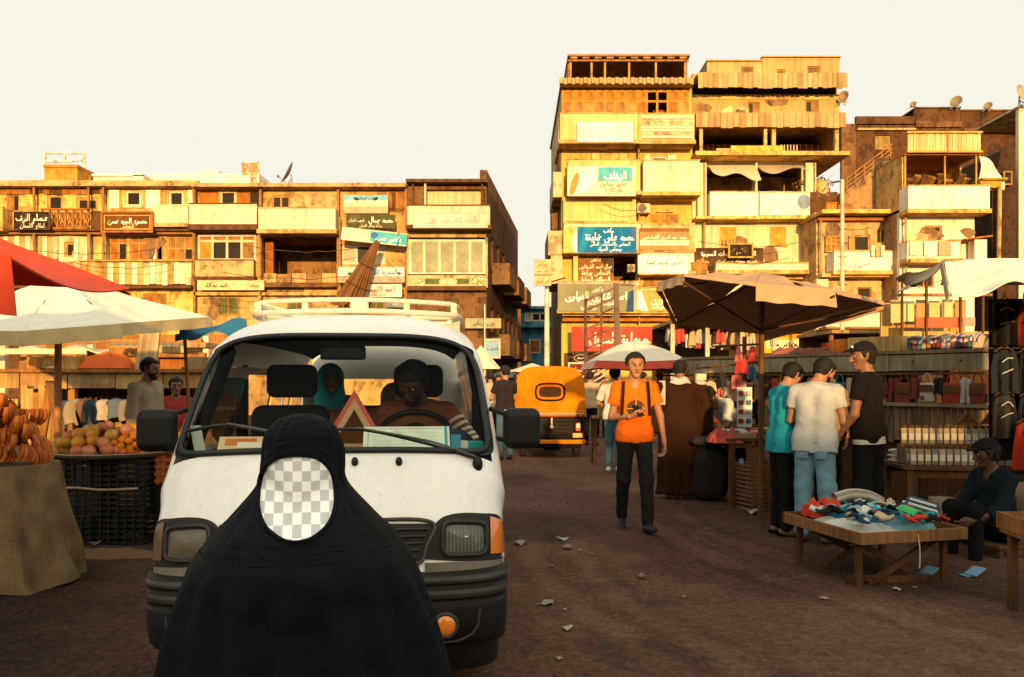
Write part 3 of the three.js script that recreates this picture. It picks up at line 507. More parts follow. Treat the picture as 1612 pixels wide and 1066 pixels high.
// ---- left block, timber half
{
const D=35,f=facade('low ochre block on the left, with timber bays and plank aprons',D,-170,309,292);
const holes=[[10,306,30,333],[74,306,99,332],[120,311,154,332],[197,300,222,325],[265,300,289,325],[103,382,117,404],[172,372,200,410],[204,372,232,410],[236,372,256,410],[262,372,304,410],[40,382,66,408],[50,462,86,505],[225,462,262,500],[-120,306,-70,332],[-120,380,-70,410]];
f.wall(-170,292,309,f.gy,holes,M('plaster',[0.72,0.46,0.14]));
f.shell(tanW,9,tanW,[363,450]);
f.ledge(-170,309,292,5,0.5,tanW,'eave');f.ledge(0,309,364,3,0.55,timberD);f.ledge(-170,309,366.8,4,0.35,timber);f.ledge(-170,309,452,4,0.6,timberD);
f.boards(-20,298,168,306,19,[timber,timberD,timberO],0.06,3);
for(const h of holes.slice(1,3))f.win(...h,{frame:timberY,t:0.12});
f.win(...holes[0],{nx:2,frame:timber,fill:[timber,'dark']});
for(const h of[holes[3],holes[4]])f.win(...h,{frame:frameW,t:0.1,sill:true});
f.add('render_panel',[f.B(172,299,190,328,0.03,0.002),f.B(229,299,252,328,0.03,0.002),f.B(296,299,307,328,0.03,0.002)],white);
for(const[a,b]of[[188,191],[226,229],[253,256],[259,262]])f.add('jamb',f.B(a,299,b,329,0.06,0.003),timberY);
f.balcony(-60,332,20,362,ochre,0.7);f.balcony(250,329,305,355,pale,0.6);
for(let i=0;i<6;i++){const a=76 + i*12.2;f.post(a,334,363,2.4,0.5,timberO,'baluster');f.add('brace',[beam(V(f.X(a + 1),f.Y(336),-D + 0.42),V(f.X(a + 11),f.Y(361),-D + 0.42),0.05,0.06),beam(V(f.X(a + 11),f.Y(336),-D + 0.36),V(f.X(a + 1),f.Y(361),-D + 0.36),0.05,0.06)],timberO);}
f.add('rail',[f.B(75,332,148,334.5,0.55,0.4),f.B(75,361.5,148,364,0.55,0.4)],timberO);f.add('recess_board',f.B(146,333,160,363,0.12,0.003),timberD);
f.boards(-20,372,102,412,14,[pale,cream,M('wood',[0.6,0.46,0.22])],0.06,5);f.boards(118,372,146,412,4,[pale,cream],0.06,6);f.add('board',[f.B(102,371,118,381,0.07,0.003),f.B(102,405,118,413,0.07,0.003)],cream);
f.win(...holes[5],{frame:timberY});f.win(...holes[6],{nx:2,transom:0.28,frame:timberY,fill:[timberO,'dark'],top:timberO});f.win(...holes[7],{nx:2,transom:0.28,frame:timberY,fill:[timberO,timberO],top:timber});
f.win(...holes[8],{nx:2,frame:timberO,fill:[white,'open']});f.win(...holes[9],{nx:3,transom:0.5,frame:timberY,fill:[timberO,timber,'dark'],top:timber});f.win(...holes[10],{nx:2,frame:timberY});
f.win(...holes[13]);f.win(...holes[14]);f.win(...holes[11],{nx:2,frame:timber});f.win(...holes[12],{nx:2,frame:timber,fill:[timberO,timber]});
f.boards(146,414,306,449,17,[timberY,cream,M('wood',[0.66,0.5,0.2]),pale],0.3,8,'plank');f.ledge(143,308,410.5,3,0.4,timberY,'sill_board');
f.boards(-20,416,140,449,15,[cream,timberY],0.16,18,'plank');
for(const x of[145,168,309,60])f.post(x,297,452,3,0.34,timber);
f.ledge(0,309,497,4,1.6,sheetM,'shop_awning');f.add('shop_front',[f.B(-100,520,60,f.gy,0.04,0.003),f.B(120,520,210,f.gy,0.05,0.003)],timberD);
const R=f.root;
solo('roof_cabin',[box(f.X(70),f.Y(289),-D + 0.02,f.X(122),f.Y(264),-D - 1.8),box(f.X(69),f.Y(264)+ 0.003,-D + 0.08,f.X(123),f.Y(264)+ 0.12,-D - 1.9)],M('wood',[0.72,0.36,0.05]),'small orange board cabin on the left roof edge','cabin');
solo('roof_cabin',[box(f.X(124),f.Y(289),-D - 1.2,f.X(206),f.Y(267),-D - 3),box(f.X(123),f.Y(267)+ 0.003,-D - 1.1,f.X(207),f.Y(267)+ 0.1,-D - 3.1),box(f.X(190),f.Y(289),-D - 1.1,f.X(207),f.Y(265),-D - 1.195)],white,'low whitewashed room on the roof, beside the orange cabin','cabin');
solo('roof_cabin',[box(f.X(208),f.Y(289),-D - 2,f.X(386),f.Y(255),-D - 4),box(f.X(290),f.Y(255)+ 0.003,-D - 2,f.X(318),f.Y(249),-D - 3)],white,'long pale roof structure fading into the bright sky','cabin');
{const m=M('rust',[0.75,0.68,0.5]);solo('billboard_frame',[[[52,289],[52,230]],[[115,262],[115,232]],[[52,232],[115,232]],[[52,246],[115,244]],[[84,232],[84,262]]].map(([a,b])=>bar(V(f.X(a[0]),f.Y(a[1]),-D - 0.9),V(f.X(b[0]),f.Y(b[1]),-D - 0.9),0.05)),m,'thin pale empty frame standing on the far left roof','frame');}
sign(21,333,77,361,D - 0.85,'black hand painted sign with white script on the far left balcony','#2c1c0c',[['عصام الرف',0.5,0.5,0.26,'#f6ecd0',0.26],['لعلاج الاسنان',0.52,0.9,0.16,'#efe0b4',0.24]]);
sign(161,335,239,364,D - 0.75,'brown sign with an ornamental border and cream script, right of the crossed railing','#6e3d0c',[['محمود السيد حسن',0.5,0.56,0.2,'#fff3cf',0.25,0.8],['المحامى',0.5,0.82,0.14,'#f5dd9d']],{frame:timberO,over:(c,W,H)=>{c.strokeStyle='#d8a64a';c.lineWidth=5;c.strokeRect(9,12,W - 18,H - 22);}});
}
// ---- left block, plastered half
{
const D=35,f=facade('low brown block behind the van, with cream balconies, a deep dark loggia and stacked signs',D,309.5,641,296);
const holes=[[314,300,344,326],[346,300,371,326],[373,300,411,326],[428,308,456,334],[413,370,530,447],[312,369,404,411],[538,385,606,416],[342,467,377,497],[452,474,482,494],[578,470,606,498]];
f.wall(309.5,296,641,f.gy,holes,M('plaster',[0.55,0.34,0.13]));
f.shell(tanW,9,tanW,[363,452]);
f.ledge(309.5,641,293,6,0.6,tanW,'eave');f.ledge(309.5,530,361,6,0.8,timberD);f.ledge(411,534,447,7,0.5,brownW);f.ledge(309.5,534,461,5,0.3,tanW);
f.win(...holes[0],{fill:[M('wood',[0.62,0.22,0.03])],frame:timberO});f.win(...holes[1],{frame:frameW,t:0.09});f.win(...holes[2],{nx:2,frame:timberO,fill:[timberO,'dark']});f.win(...holes[3],{nx:2,frame:timberY});
f.add('render_panel',f.B(458,301,533,334,0.02,0.003),M('plaster',[0.5,0.36,0.18]));
f.balcony(308,327,412,358,pale,0.7,{slab:timberD});f.balcony(417,335,535,367,pale,0.9,{slab:tanW});
f.win(...holes[5],{nx:4,transom:0.26,frame:frameW,t:0.1,fill:[M('wood',[0.7,0.36,0.05]),'dark','dark',M('wood',[0.38,0.22,0.09])],top:timber,z:0.06});
f.balcony(312,412,403,437,M('plaster',[0.52,0.38,0.18]),0.35,{slab:timberD});
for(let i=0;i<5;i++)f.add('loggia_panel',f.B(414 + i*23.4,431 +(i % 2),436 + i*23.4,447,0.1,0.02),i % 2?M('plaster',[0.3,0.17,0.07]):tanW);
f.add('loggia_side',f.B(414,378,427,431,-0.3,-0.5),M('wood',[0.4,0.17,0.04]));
f.win(...holes[6],{nx:3,frame:frameW,t:0.1,fill:[M('cloth',[0.5,0.42,0.3]),'dark',pale]});
for(const h of holes.slice(7))f.win(...h,{nx:2,frame:timber,fill:[greenSh,greenSh],z:0.02});
f.add('infill',f.B(612,301,640,333,0.04,0.003),M('wood',[0.3,0.15,0.05]));f.boards(612,304,640,330,5,[timber,timberO,timberD],0.1,77);
for(const x of[309.8,413,534.5,640.5])f.post(x,299,505,3.6,0.3,timber);
sign(541,307,611,336,D - 0.7,'uppermost sign of the stack: cream poster with a pale blue strip along its top','#e9d7a8',[['مكتب المحاسبة',0.5,0.22,0.1,'#3c5a70']],{under:(c,W,H)=>{c.fillStyle='#7fc4c8';c.fillRect(0,0,W,H*0.3);c.fillStyle='#22364a';c.beginPath();c.ellipse(W*0.28,H*0.2,14,8,0.4,0,7);c.ellipse(W*0.72,H*0.2,14,8,-0.4,0,7);c.fill();c.fillStyle='#dba87c';c.fillRect(0,H*0.62,W,H*0.38);}});
sign(545,338,622,359,D - 0.9,'dark olive sign with bold cream script, second from the top of the stack','#4b4a20',[['محمد جمال',0.7,0.56,0.27,'#f4ecc8',0.26,0.55],['طبيب اسنان',0.2,0.5,0.18,'#e8dfb4',0.26,0.33],['جراحة وعلاج الاسنان',0.5,0.92,0.13,'#e8dfb4',0.24]]);
sign(536,362,640,383,D - 1.0,'crooked cream sign board whose right half is turquoise, hanging tilted in the stack','#e6d9b2',[['دكتور حسن',0.72,0.7,0.3,'#e9f7f0',0.22,0.4]],{tilt:-0.105,under:(c,W,H)=>{c.fillStyle='#4fb5ae';c.fillRect(W*0.44,H*0.08,W*0.56,H*0.84);c.fillStyle='#3d6fae';c.fillRect(W*0.85,0,W*0.03,H);c.beginPath();c.ellipse(W*0.5,H*0.4,20,16,0,0,7);c.fill();}});
sign(532,420,637,445,D - 0.8,'pale blue and pink sign under the triple window, behind the reed bundle','#cfe0d0',[['المصرية للادوات',0.62,0.46,0.22,'#7b86a8',0.26,0.55],['والهدايا',0.85,0.88,0.18,'#cc6a50']],{under:(c,W,H)=>{c.fillStyle='#e2ab8c';c.fillRect(0,H*0.6,W,H*0.4);c.fillStyle='#3a4a62';c.beginPath();c.ellipse(W*0.18,H*0.45,12,8,0,0,7);c.ellipse(W*0.92,H*0.42,10,7,0,0,7);c.fill();}});
sign(556,447,633,468,D - 0.9,'white sign with dark red script, lowest of the stack','#efe4c4',[['احمد الكومى',0.55,0.55,0.27,'#8c2f1a',0.22,0.75],['المحامى بالنقض',0.5,0.88,0.12,'#6a4020']]);
sign(310,441,416,457,D - 0.5,'long weathered cream sign with green script under the four pane window','#dfc98c',[['احمد عبد الله',0.28,0.68,0.26,'#4e5a1c',0.3,0.5],['صيانة',0.86,0.68,0.26,'#4e5a1c']]);
sign(606,472,638,484,D - 0.6,'small faded blue sign below the white sign with red script','#7c8a84',[['عيادة',0.5,0.65,0.25,'#d8dccc']]);
{const g=thing('reed_bundle','tall brown bundle of reeds leaning against the stacked signs','reeds',at(548,480,D - 1.6)),a=V(0,0,0),b=at(594,380,D - 1.6).sub(g.position),r=rng(6),l=[];
const side=V(b.y,-b.x,0).normalize();for(let i=0;i<46;i++){const t=r()*6.28,q=Math.sqrt(r()),o=side.clone().multiplyScalar(Math.cos(t)*q*0.62).add(V(0,0,Math.sin(t)*q*0.4));l.push(bar(a.clone().add(o).addScaledVector(b,-0.1*r()),b.clone().multiplyScalar(0.9 + 0.12*r()).addScaledVector(o,0.14),0.06,0.03,5));}
part('reeds',l,M('wood',[0.24,0.12,0.045]),g,null);part('binding',[0.3,0.62].map((t)=>new THREE.TorusGeometry(0.62*(1 - t)+ 0.16*t,0.03,6,16).rotateX(Math.PI / 2).scale(1,1,0.7).rotateZ(-0.43).translate(b.x*t,b.y*t,b.z*t)),timberD,g);}
const dish=(px,py,d,r,yaw,pitch,label,mat)=>{const g=thing('satellite_dish',label,'satellite dish',at(px,py,d),yaw),l=[];for(let i=0;i<=8;i++)l.push(new THREE.Vector2(r*i / 8,0.26*r*(i / 8)**2));for(let i=8;i>=0;i--)l.push(new THREE.Vector2(r*i / 8,0.26*r*(i / 8)**2 + 0.012));const bowl=new THREE.LatheGeometry(l,28).rotateX(Math.PI / 2 + pitch).translate(0,r*1.15,0);part('bowl',bowl,mat,g);part('mast',[bar(V(0,0,-0.1),V(0,r*1.1,-0.06),0.035),bar(V(-0.3,0,0.2),V(0,r*0.7,-0.06),0.02),bar(V(0.3,0,0.2),V(0,r*0.7,-0.06),0.02)],M('rust',[0.3,0.26,0.2],0.5),g);part('feed_arm',[bar(V(0,r*0.3,0.1),V(0,r*1.0 + pitch*0.2,r*0.95),0.018),ball(0.06,0,r*1.0 + pitch*0.2,r*0.95)],M('rust',[0.3,0.26,0.2],0.5),g);return g;};
globalThis.makeDish=dish;
dish(456,295,D - 0.1,0.52,-1.15,-0.45,'grey satellite dish tilted up on the left block roof',M('grime',[0.2,0.18,0.16],0.5));
{const m=M('rust',[0.7,0.5,0.3]),P=(x,y,z=0)=>V(f.X(x),f.Y(y),-D - 0.4 + z);const g=thing('billboard_frame','broken leaning panel on struts, left of the roof dish','frame',P(396,291));const l=[];for(let i=0;i<5;i++)l.push(beam(P(377 + i*6,253 - i*0.4),P(379 + i*5,271),0.12,0.05));part('slat',l,M('wood',[0.62,0.4,0.2]),g,null,{world:true});part('strut',[bar(P(380,262),P(404,292),0.06),bar(P(402,253),P(403,292),0.05),bar(P(377,253),P(402,252),0.05),bar(P(378,270),P(402,270),0.05),bar(P(392,270),P(390,291),0.05)],m,g,null,{world:true});}
}
// ---- corner house with the pale green glazed bay
{
const D=34.6,f=facade('dark corner house with a pale green glazed bay beside the lane',D,641.5,766,292),P=f.B;
const holes=[[672,298,764,330],[645,379,764,434],[700,470,722,492]];
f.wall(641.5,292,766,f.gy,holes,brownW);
f.add('roof',[P(641,286,768,291,0.5,-3)],timberD);
f.add('floor',[P(642,365,765,368,-0.26,-5),P(642,452,765,455,-0.26,-5)],interiorM);f.add('partition',P(642,292,765,560,-2.5,-2.6),interiorM);
f.add('render_panel',P(671,297,766,331,-0.27,-0.4),M('lime',[0.62,0.5,0.32]));f.post(651,291,332,3,0.3,timberD);f.post(670.5,291,332,3,0.3,frameW);f.post(759,291,332,2.5,0.3,timberD);
f.balcony(646,332,772,361,M('lime',[0.6,0.54,0.42]),1.0,{slab:timberD});
f.ledge(641.5,766,363,13,0.35,tanW);
f.win(645,379,764,434,{nx:5,frame:M('grime',[0.72,0.68,0.5]),t:0.1,z:0.3,fill:Array(5).fill(M('grime',[0.24,0.27,0.15],0.5))});
f.add('bay_cheek',[P(641.6,376,645,454,0.3,0.003),P(764,376,768,454,0.3,0.003)],M('plaster',[0.45,0.42,0.26]));
f.balcony(645,435,764,452,M('plaster',[0.48,0.44,0.26]),0.35,{slab:timberD});
f.win(...holes[2],{frame:timberD,fill:[greenSh],z:0.02});
const A=V(f.X(766),0,-D - 0.1),C=V(0.36,0,-49),dir=C.clone().sub(A),L=dir.length(),h0=f.Y(292),th=Math.atan2(-dir.z,dir.x);
const sg=new THREE.Shape([[0,0],[L,0],[L,h0],[0,h0]].map(([a,b])=>new THREE.Vector2(a,b)));const hs=[];for(let i=0;i<6;i++)for(const y of[3.4,6.6])hs.push([1.4 + i*2.3,y]);
for(const[x,y]of hs)sg.holes.push(new THREE.Path([[x,y],[x,y + 1.4],[x + 1,y + 1.4],[x + 1,y]].map(([a,b])=>new THREE.Vector2(a,b))));
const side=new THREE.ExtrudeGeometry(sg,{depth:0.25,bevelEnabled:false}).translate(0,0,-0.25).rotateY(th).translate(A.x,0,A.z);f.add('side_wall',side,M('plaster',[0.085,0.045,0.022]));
for(const[x,y]of hs)f.add('window',[cbox(0.06,1.38,0.08,x + 0.05,y + 0.7,-0.1),cbox(0.06,1.38,0.08,x + 0.95,y + 0.7,-0.1),cbox(0.94,0.06,0.08,x + 0.5,y + 0.05,-0.1),cbox(0.94,0.06,0.08,x + 0.5,y + 1.35,-0.1),cbox(0.94,1.34,0.02,x + 0.5,y + 0.7,-0.16)].map((g)=>g.rotateY(th).translate(A.x,0,A.z)),timberD);
for(const y of[3,6.2])for(let i=0;i<3;i++)f.add('balcony',cbox(3.2,0.95,0.8,3 + i*4.6,y + 0.1,0.45).rotateY(th).translate(A.x,0,A.z),i % 2?brownW:M('plaster',[0.2,0.12,0.06]));
f.add('parapet',cbox(L,0.7,0.3,L / 2,h0 + 0.35,-0.15).rotateY(th).translate(A.x,0,A.z),brownW);f.add('roof',cbox(L,0.15,6,L / 2,h0 + 0.05,-3.3).rotateY(th).translate(A.x,0,A.z),brownW);
sign(650,336,768,359,D - 1.06,'cream balcony banner with faint grey script on the corner house','#d9cdb0',[['السيد الشربينى',0.6,0.6,0.26,'#b6a593',0.26],['المحامى',0.2,0.7,0.18,'#bfa794']],{worn:0.8});
sign(646,437,762,452,D - 0.4,'green and cream banner with floral ends under the glazed bay','#b5ad78',[['الخياط للازياء',0.5,0.62,0.24,'#e8e0b8',0.24,0.5]],{under:(c,W,H)=>{c.fillStyle='#55612c';c.fillRect(W*0.2,H*0.1,W*0.2,H*0.6);c.fillRect(W*0.62,H*0.1,W*0.18,H*0.6);const r=rng(4);for(let i=0;i<60;i++){c.fillStyle=r()<0.5?'#7c8a40':'#d8cfa0';c.beginPath();c.ellipse((i % 2?0.02 + 0.16*r():0.83 + 0.16*r())*W,r()*H,7,4,r()*3,0,7);c.fill();}}});
sign(732,501,789,517,D - 0.5,'small grey green sign low on the corner house, above the framed picture','#a9a47c',[['ترزى رجالى',0.5,0.66,0.26,'#5b5636',0.24]]);
sign(764,536,786,562,D - 0.6,'small light blue picture in a pale frame at the foot of the corner house','#8fb6bf',[['طبيب',0.5,0.55,0.2,'#3e7590']],{frame:frameW});
{const g=thing('flag_pole','thin pale pole rising behind the van roof by the corner house','pole',at(763,f.gy - 8,D - 1.2));part('pole',bar(V(0,-0.2,0),V(0,4.4,0),0.03),M('rust',[0.6,0.55,0.45],0.5),g);}
}
// ---- blue house at the end of the lane
{
const D=64,f=facade('small bright blue house with an orange shutter at the end of the lane',D,819,905,487),blue=M('plaster',[0.07,0.22,0.38]);
const holes=[[826,492,862,506],[833,534,851,556],[866,530,884,556]];f.wall(819,487,905,f.gy,holes,blue);f.shell(blue,7,blue,[512]);
f.win(...holes[0],{nx:3,frame:frameW,t:0.12,fill:[M('cloth',[0.5,0.42,0.28]),'dark','dark']});f.win(...holes[1],{frame:frameW,t:0.1,fill:[M('wood',[0.42,0.17,0.04])],z:0.03});f.win(...holes[2],{nx:3,frame:frameW,z:0.03});
f.ledge(819,905,510,6,0.6,M('plaster',[0.1,0.3,0.46]));f.ledge(819,905,484,3,0.4,blue,'eave');
solo('roof_cabin',[box(f.X(836),f.Y(486.5),-D - 2,f.X(862),f.Y(478),-D - 4)],cream,'small cream cabin on the roof of the blue house','cabin');
const D2=58,h=facade('dark low houses in the shade of the lane, left of the blue house',D2,806,820,455);h.wall(806,455,820,h.gy,[[810,480,815,492]],brownW);h.win(810,480,815,492,{frame:timberD});h.add('roof',h.B(804,452,821,455,0.3,-3),brownW);h.add('side_wall',box(h.X(820)- 0.2,0,-D2 - 0.26,h.X(820),h.Y(455),-D2 - 8),brownW);
}
// ---- tall block on the right (A)
{
const D=38,f=facade('tallest yellow block in the middle, with a roof pergola and many sign boards',D,884,1089,190),P=f.B;
const yel=M('lime',[0.62,0.4,0.09]),yelL=M('lime',[0.72,0.53,0.21]);
const holes=[[884.5,143,1084,187],[1024,246,1050,261],[1023,336,1069,358],[906,402,1001,446],[1012,432,1066,454],[930,236,990,259]];
f.wall(884,140,1089,f.gy,holes,yel);
f.add('side_wall',[box(f.X(884),0,-D - 0.255,f.X(884)+ 0.2,f.Y(140),-D - 10),box(f.X(1089)- 0.2,0,-D - 0.255,f.X(1089),f.Y(140),-D - 10)],M('plaster',[0.5,0.36,0.16]));f.add('back_wall',P(886,140,1087,f.gy,-9.8,-10),interiorM);
for(const y of[190,231,312,398,492])f.add('floor',P(886,y,1087,y + 4,-0.26,-9.7),interiorM);f.add('partition',P(886,141,1087,600,-3,-3.1),interiorM);
f.add('roof',P(881,136.5,1087,139.8,0.4,-10),sheetM);
for(const x of[898,931,952,990,1032,1078])f.add('pergola_post',P(x - 1.5,96,x + 1.5,136,0.1,-0.02),timberY);
for(const x of[898,931,952,990,1032,1078])f.add('pergola_post',P(x - 1.5,96,x + 1.5,136,-4,-4.1),timberD);
f.add('pergola_roof',P(893,90,1084,93,0.35,-4.3),timber);for(let i=0;i<10;i++)f.add('pergola_slat',P(897 + i*19,93.2,908 + i*19,95.8,0.3,0.1),i % 3?timber:timberY);
f.add('pergola_beam',[P(893,96.2,1083,99,0.2,0.12),P(893,96.2,1083,99,-4,-4.08)],timber);f.add('pergola_back',P(896,99,1081,136,-4.12,-4.2),timberD);f.add('pergola_side',[P(894,99,896,136,0,-4),P(1080,99,1082,136,0,-4)],timber);
f.add('parapet',P(895,128,1084,136.4,0.3,0.18),yelL);
for(let i=0;i<34;i++)f.add('eave_sheet',P(880 + i*6.1,131 +(i % 2)*0.4,885.4 + i*6.1,140 +(i % 2),0.75 -(i % 2)*0.05,0.45),sheetM);
f.win(884.5,143,1084,187,{nx:12,transom:0.4,frame:M('wood',[0.66,0.36,0.06]),t:0.1,z:0.1,fill:[timber,M('wood',[0.45,0.26,0.09]),timberY,timber,M('wood',[0.45,0.26,0.09]),timber,timberY,timberO,'open','open',timberO,timberY],top:M('wood',[0.6,0.29,0.04])});
solo('hanging_cloth',sheet((u,v)=>V(f.X(lerp(1030,1052,u))+ 0.02*Math.sin(v*9),f.Y(lerp(170,186,v)),-D - 0.35 + 0.06*Math.sin(u*14)),20,6,0.01),M('cloth',[0.55,0.1,0.03]),'red cloth hung in the open window of the top orange gallery','cloth');
f.balcony(880,190,999,230,yelL,1.0,{slab:tanW});f.balcony(1000,190,1086,230,yelL,0.95,{slab:tanW});f.rows(1004,193,1083,228,7,[pale,yelL,cream],1.0,31,'slat');
sign(908,191,997,224,D - 1.1,'blank white board on the topmost balcony of the tallest block','#f3ecda',[['صالة كبيرة للايجار',0.5,0.6,0.12,'#e2d3b0']],{worn:0.5});
f.win(...holes[1],{t:0.08,frame:white});f.add('render_panel',[P(1015,244,1023,261,0.03,0.003),P(1051,244,1064,261,0.03,0.003)],white);
f.win(930,236,990,259,{nx:4,frame:timberY,fill:[yelL,ochre,ochre,yelL],z:0});
f.balcony(892,262,1002,309,yelL,1.1,{slab:tanW});f.balcony(1006,264,1092,311,pale,1.2,{slab:ochre});
sign(893,261,1001,309,D - 1.2,'large cream billboard with a white draped shape and turquoise caption, under the blank board','#eadcb4',[['الزفاف',0.7,0.42,0.16,'#fff7e2',0.28,0.4],['تأجير فساتين',0.66,0.66,0.1,'#b38a4c',0.24,0.5],['دار الازياء',0.66,0.85,0.1,'#b38a4c',0.24,0.5]],{under:(c,W,H)=>{c.fillStyle='#58bcc2';c.fillRect(W*0.45,H*0.04,W*0.5,H*0.46);c.fillStyle='#f8f2e2';c.beginPath();c.ellipse(W*0.27,H*0.45,W*0.13,H*0.5,0.4,0,7);c.fill();c.fillStyle='#c98d3c';c.beginPath();c.ellipse(W*0.1,H*0.6,W*0.05,H*0.4,0.3,0,7);c.fill();}});
f.add('spandrel',P(886,314,999,355,0.5,0.003),yelL);f.ledge(886,1001,354,3,0.9,tanW);
f.win(1023,336,1069,358,{nx:2,frame:M('wood',[0.7,0.42,0.08]),fill:[M('wood',[0.6,0.3,0.05]),timber],z:0.05});f.add('pediment',new THREE.ExtrudeGeometry(new THREE.Shape([[f.X(1032),f.Y(335)],[f.X(1060),f.Y(335)],[f.X(1046),f.Y(326)]].map((q)=>new THREE.Vector2(...q))),{depth:0.12,bevelEnabled:false}).translate(0,0,-D),ochre);
f.ledge(1004,1090,315,3,0.6,ochre);
f.balcony(886,358,1004,398,pale,0.9,{slab:ochre});f.balcony(1005,359,1086,396,M('plaster',[0.6,0.45,0.22]),0.95,{slab:ochre});
sign(887,357,909,398,D - 1.0,'narrow yellow sign end with a flame figure, left of the blue sign','#f0c25a',[],{over:(c,W,H)=>{c.fillStyle='#fbf3de';c.beginPath();c.moveTo(W,0);c.quadraticCurveTo(W*0.4,H*0.4,W*0.75,H);c.lineTo(W,H);c.fill();c.fillStyle='#c86a1a';c.fillRect(W*0.15,H*0.75,8,14);c.fillRect(W*0.4,H*0.8,6,10);}});
sign(909,357,1002,398,D - 1.0,'large blue sign with white script, brightest board on the tallest block','#0d6f9c',[['مكتب',0.52,0.2,0.11,'#fff',0.24,0.25],['محمد على خليفة',0.54,0.5,0.2,'#ffffff',0.26,0.84],['المحامى بالاستئناف العالى',0.55,0.72,0.09,'#eaf6f6',0.24,0.8],['ومجلس الدولة',0.55,0.92,0.1,'#eaf6f6',0.24,0.5]],{worn:0.25,under:(c,W,H)=>{c.fillStyle='#1b8cb0';c.beginPath();c.moveTo(0,H);c.lineTo(W*0.12,0);c.lineTo(W*0.3,0);c.lineTo(W*0.1,H);c.fill();c.fillStyle='#3c6ea4';c.fillRect(W*0.92,0,W*0.08,H*0.4);}});
sign(1007,359,1085,394,D - 1.05,'brown and cream striped sign with cream script, right of the blue sign','#b98a4c',[['محمد عبد العزيز الطنطاوى',0.5,0.48,0.17,'#fdf0cc',0.26]],{under:(c,W,H)=>{c.fillStyle='#f2e2b4';c.fillRect(0,H*0.55,W,H*0.24);c.fillStyle='#8d5a26';c.fillRect(0,0,W,H*0.16);}});
f.post(905,400,446,7,0.5,yelL);
sign(909,403,966,446,D - 0.2,'brown sign with four lines of cream script in the shade of the loggia','#8a5a24',[['دكتور',0.5,0.18,0.1,'#fff0c8',0.25],['جمال احمد الشرقاوى',0.5,0.44,0.13,'#fff4d4',0.25],['اخصائى جراحة',0.5,0.68,0.11,'#fff0c8',0.25],['المسالك البولية',0.5,0.92,0.11,'#fff0c8',0.25]],{under:(c,W,H)=>{c.fillStyle='#4b3520';c.beginPath();c.moveTo(W*0.55,0);c.lineTo(W,0);c.lineTo(W,H*0.7);c.fill();}});
f.balcony(1003,400,1086,431,pale,0.9,{slab:ochre});
sign(1004,401,1084,431,D - 1.0,'white sign with thin dark script under the striped sign','#f7f0de',[['دكتور محمد حسان',0.5,0.5,0.19,'#6b5634',0.16],['اسنان',0.5,0.84,0.09,'#c2a878']],{worn:0.3});
f.win(1012,432,1066,454,{nx:3,frame:timberY,fill:[timber,M('wood',[0.5,0.33,0.14]),timber],z:0});
f.balcony(877,448,1001,490,greyW,1.0,{slab:ochre});f.balcony(1002,456,1068,490,yelL,0.9,{slab:ochre});
sign(878,447,998,491,D - 1.1,'wide olive grey sign with white script, directly above the red shop sign','#8d8760',[['دكتور',0.52,0.26,0.11,'#f7f2dc',0.25],['احمد شكرى النواوى',0.5,0.54,0.17,'#fbf6e2',0.27,0.86],['طبيب الاطفال',0.55,0.74,0.11,'#f3eed4',0.25,0.5],['ت عيادة',0.4,0.93,0.1,'#f3eed4',0.25,0.3]],{under:(c,W,H)=>{c.fillStyle='#2a4a72';c.beginPath();c.moveTo(W*0.93,H*0.3);c.lineTo(W,H*0.2);c.lineTo(W,H);c.lineTo(W*0.9,H);c.fill();}});
sign(1003,457,1067,490,D - 1.0,'yellow sign with white script behind the left edge of the brown canopy','#cfa048',[['السورى',0.62,0.55,0.24,'#fff6da',0.26,0.6],['للخياطة',0.55,0.88,0.15,'#fbeec8']],{under:(c,W,H)=>{c.fillStyle='#f8efd8';c.beginPath();c.moveTo(0,0);c.lineTo(W*0.1,0);c.lineTo(W*0.28,H);c.lineTo(0,H);c.fill();}});
f.ledge(884,1089,493,6,0.7,ochre);f.ledge(884,1089,502,5,0.5,timberO);
sign(900,514,1062,553,D - 1.4,'long red shop sign with large cream script and a staff emblem','#d8402c',[['صيدلية السبيل',0.46,0.66,0.27,'#f8ead0',0.24,0.78]],{worn:0.3,over:(c,W,H)=>{c.strokeStyle='#f2e6b8';c.lineWidth=4;const x=W*0.93;c.beginPath();c.moveTo(x,H*0.12);c.lineTo(x,H*0.9);c.stroke();c.beginPath();for(let i=0;i<=20;i++){const y=H*(0.25 + 0.55*i / 20),q=x + Math.sin(i*0.95)*12;i?c.lineTo(q,y):c.moveTo(q,y);}c.stroke();c.beginPath();c.ellipse(x,H*0.2,20,7,0,0,7);c.stroke();}});
f.add('shop_front',[P(888,556,940,f.gy,0.1,0.003),P(960,556,1085,f.gy,-0.1,-0.2)],timberD);
sign(902,556,926,572,D - 1.5,'small black oval sign with white curls under the red shop sign','#2a1810',[],{over:(c,W,H)=>{c.strokeStyle='#e6d8b8';c.lineWidth=3;c.beginPath();c.ellipse(W / 2,H / 2,W*0.42,H*0.36,0,0,7);c.stroke();scribble(c,W*0.25,H*0.55,W*0.5,3,'#e6d8b8',4,3);}});
sign(896,573,922,592,D - 1.5,'small dark red framed sign low at the corner of the tallest block','#6b1f14',[['سجاد',0.5,0.62,0.24,'#ecd8b0']],{frame:frameW});
for(const[y0,y1,w]of[[192,229,6],[276,312,14],[367,402,22],[404,446,18]])f.add('balcony',[P(884 - w,y0,883.9,y1,0.6,0.5),P(884 - w,y0,884 - w + 3,y1,0.5,-3),P(884 - w,y1,883.9,y1 + 3,0.6,-3)],M('plaster',[0.55,0.42,0.26]));
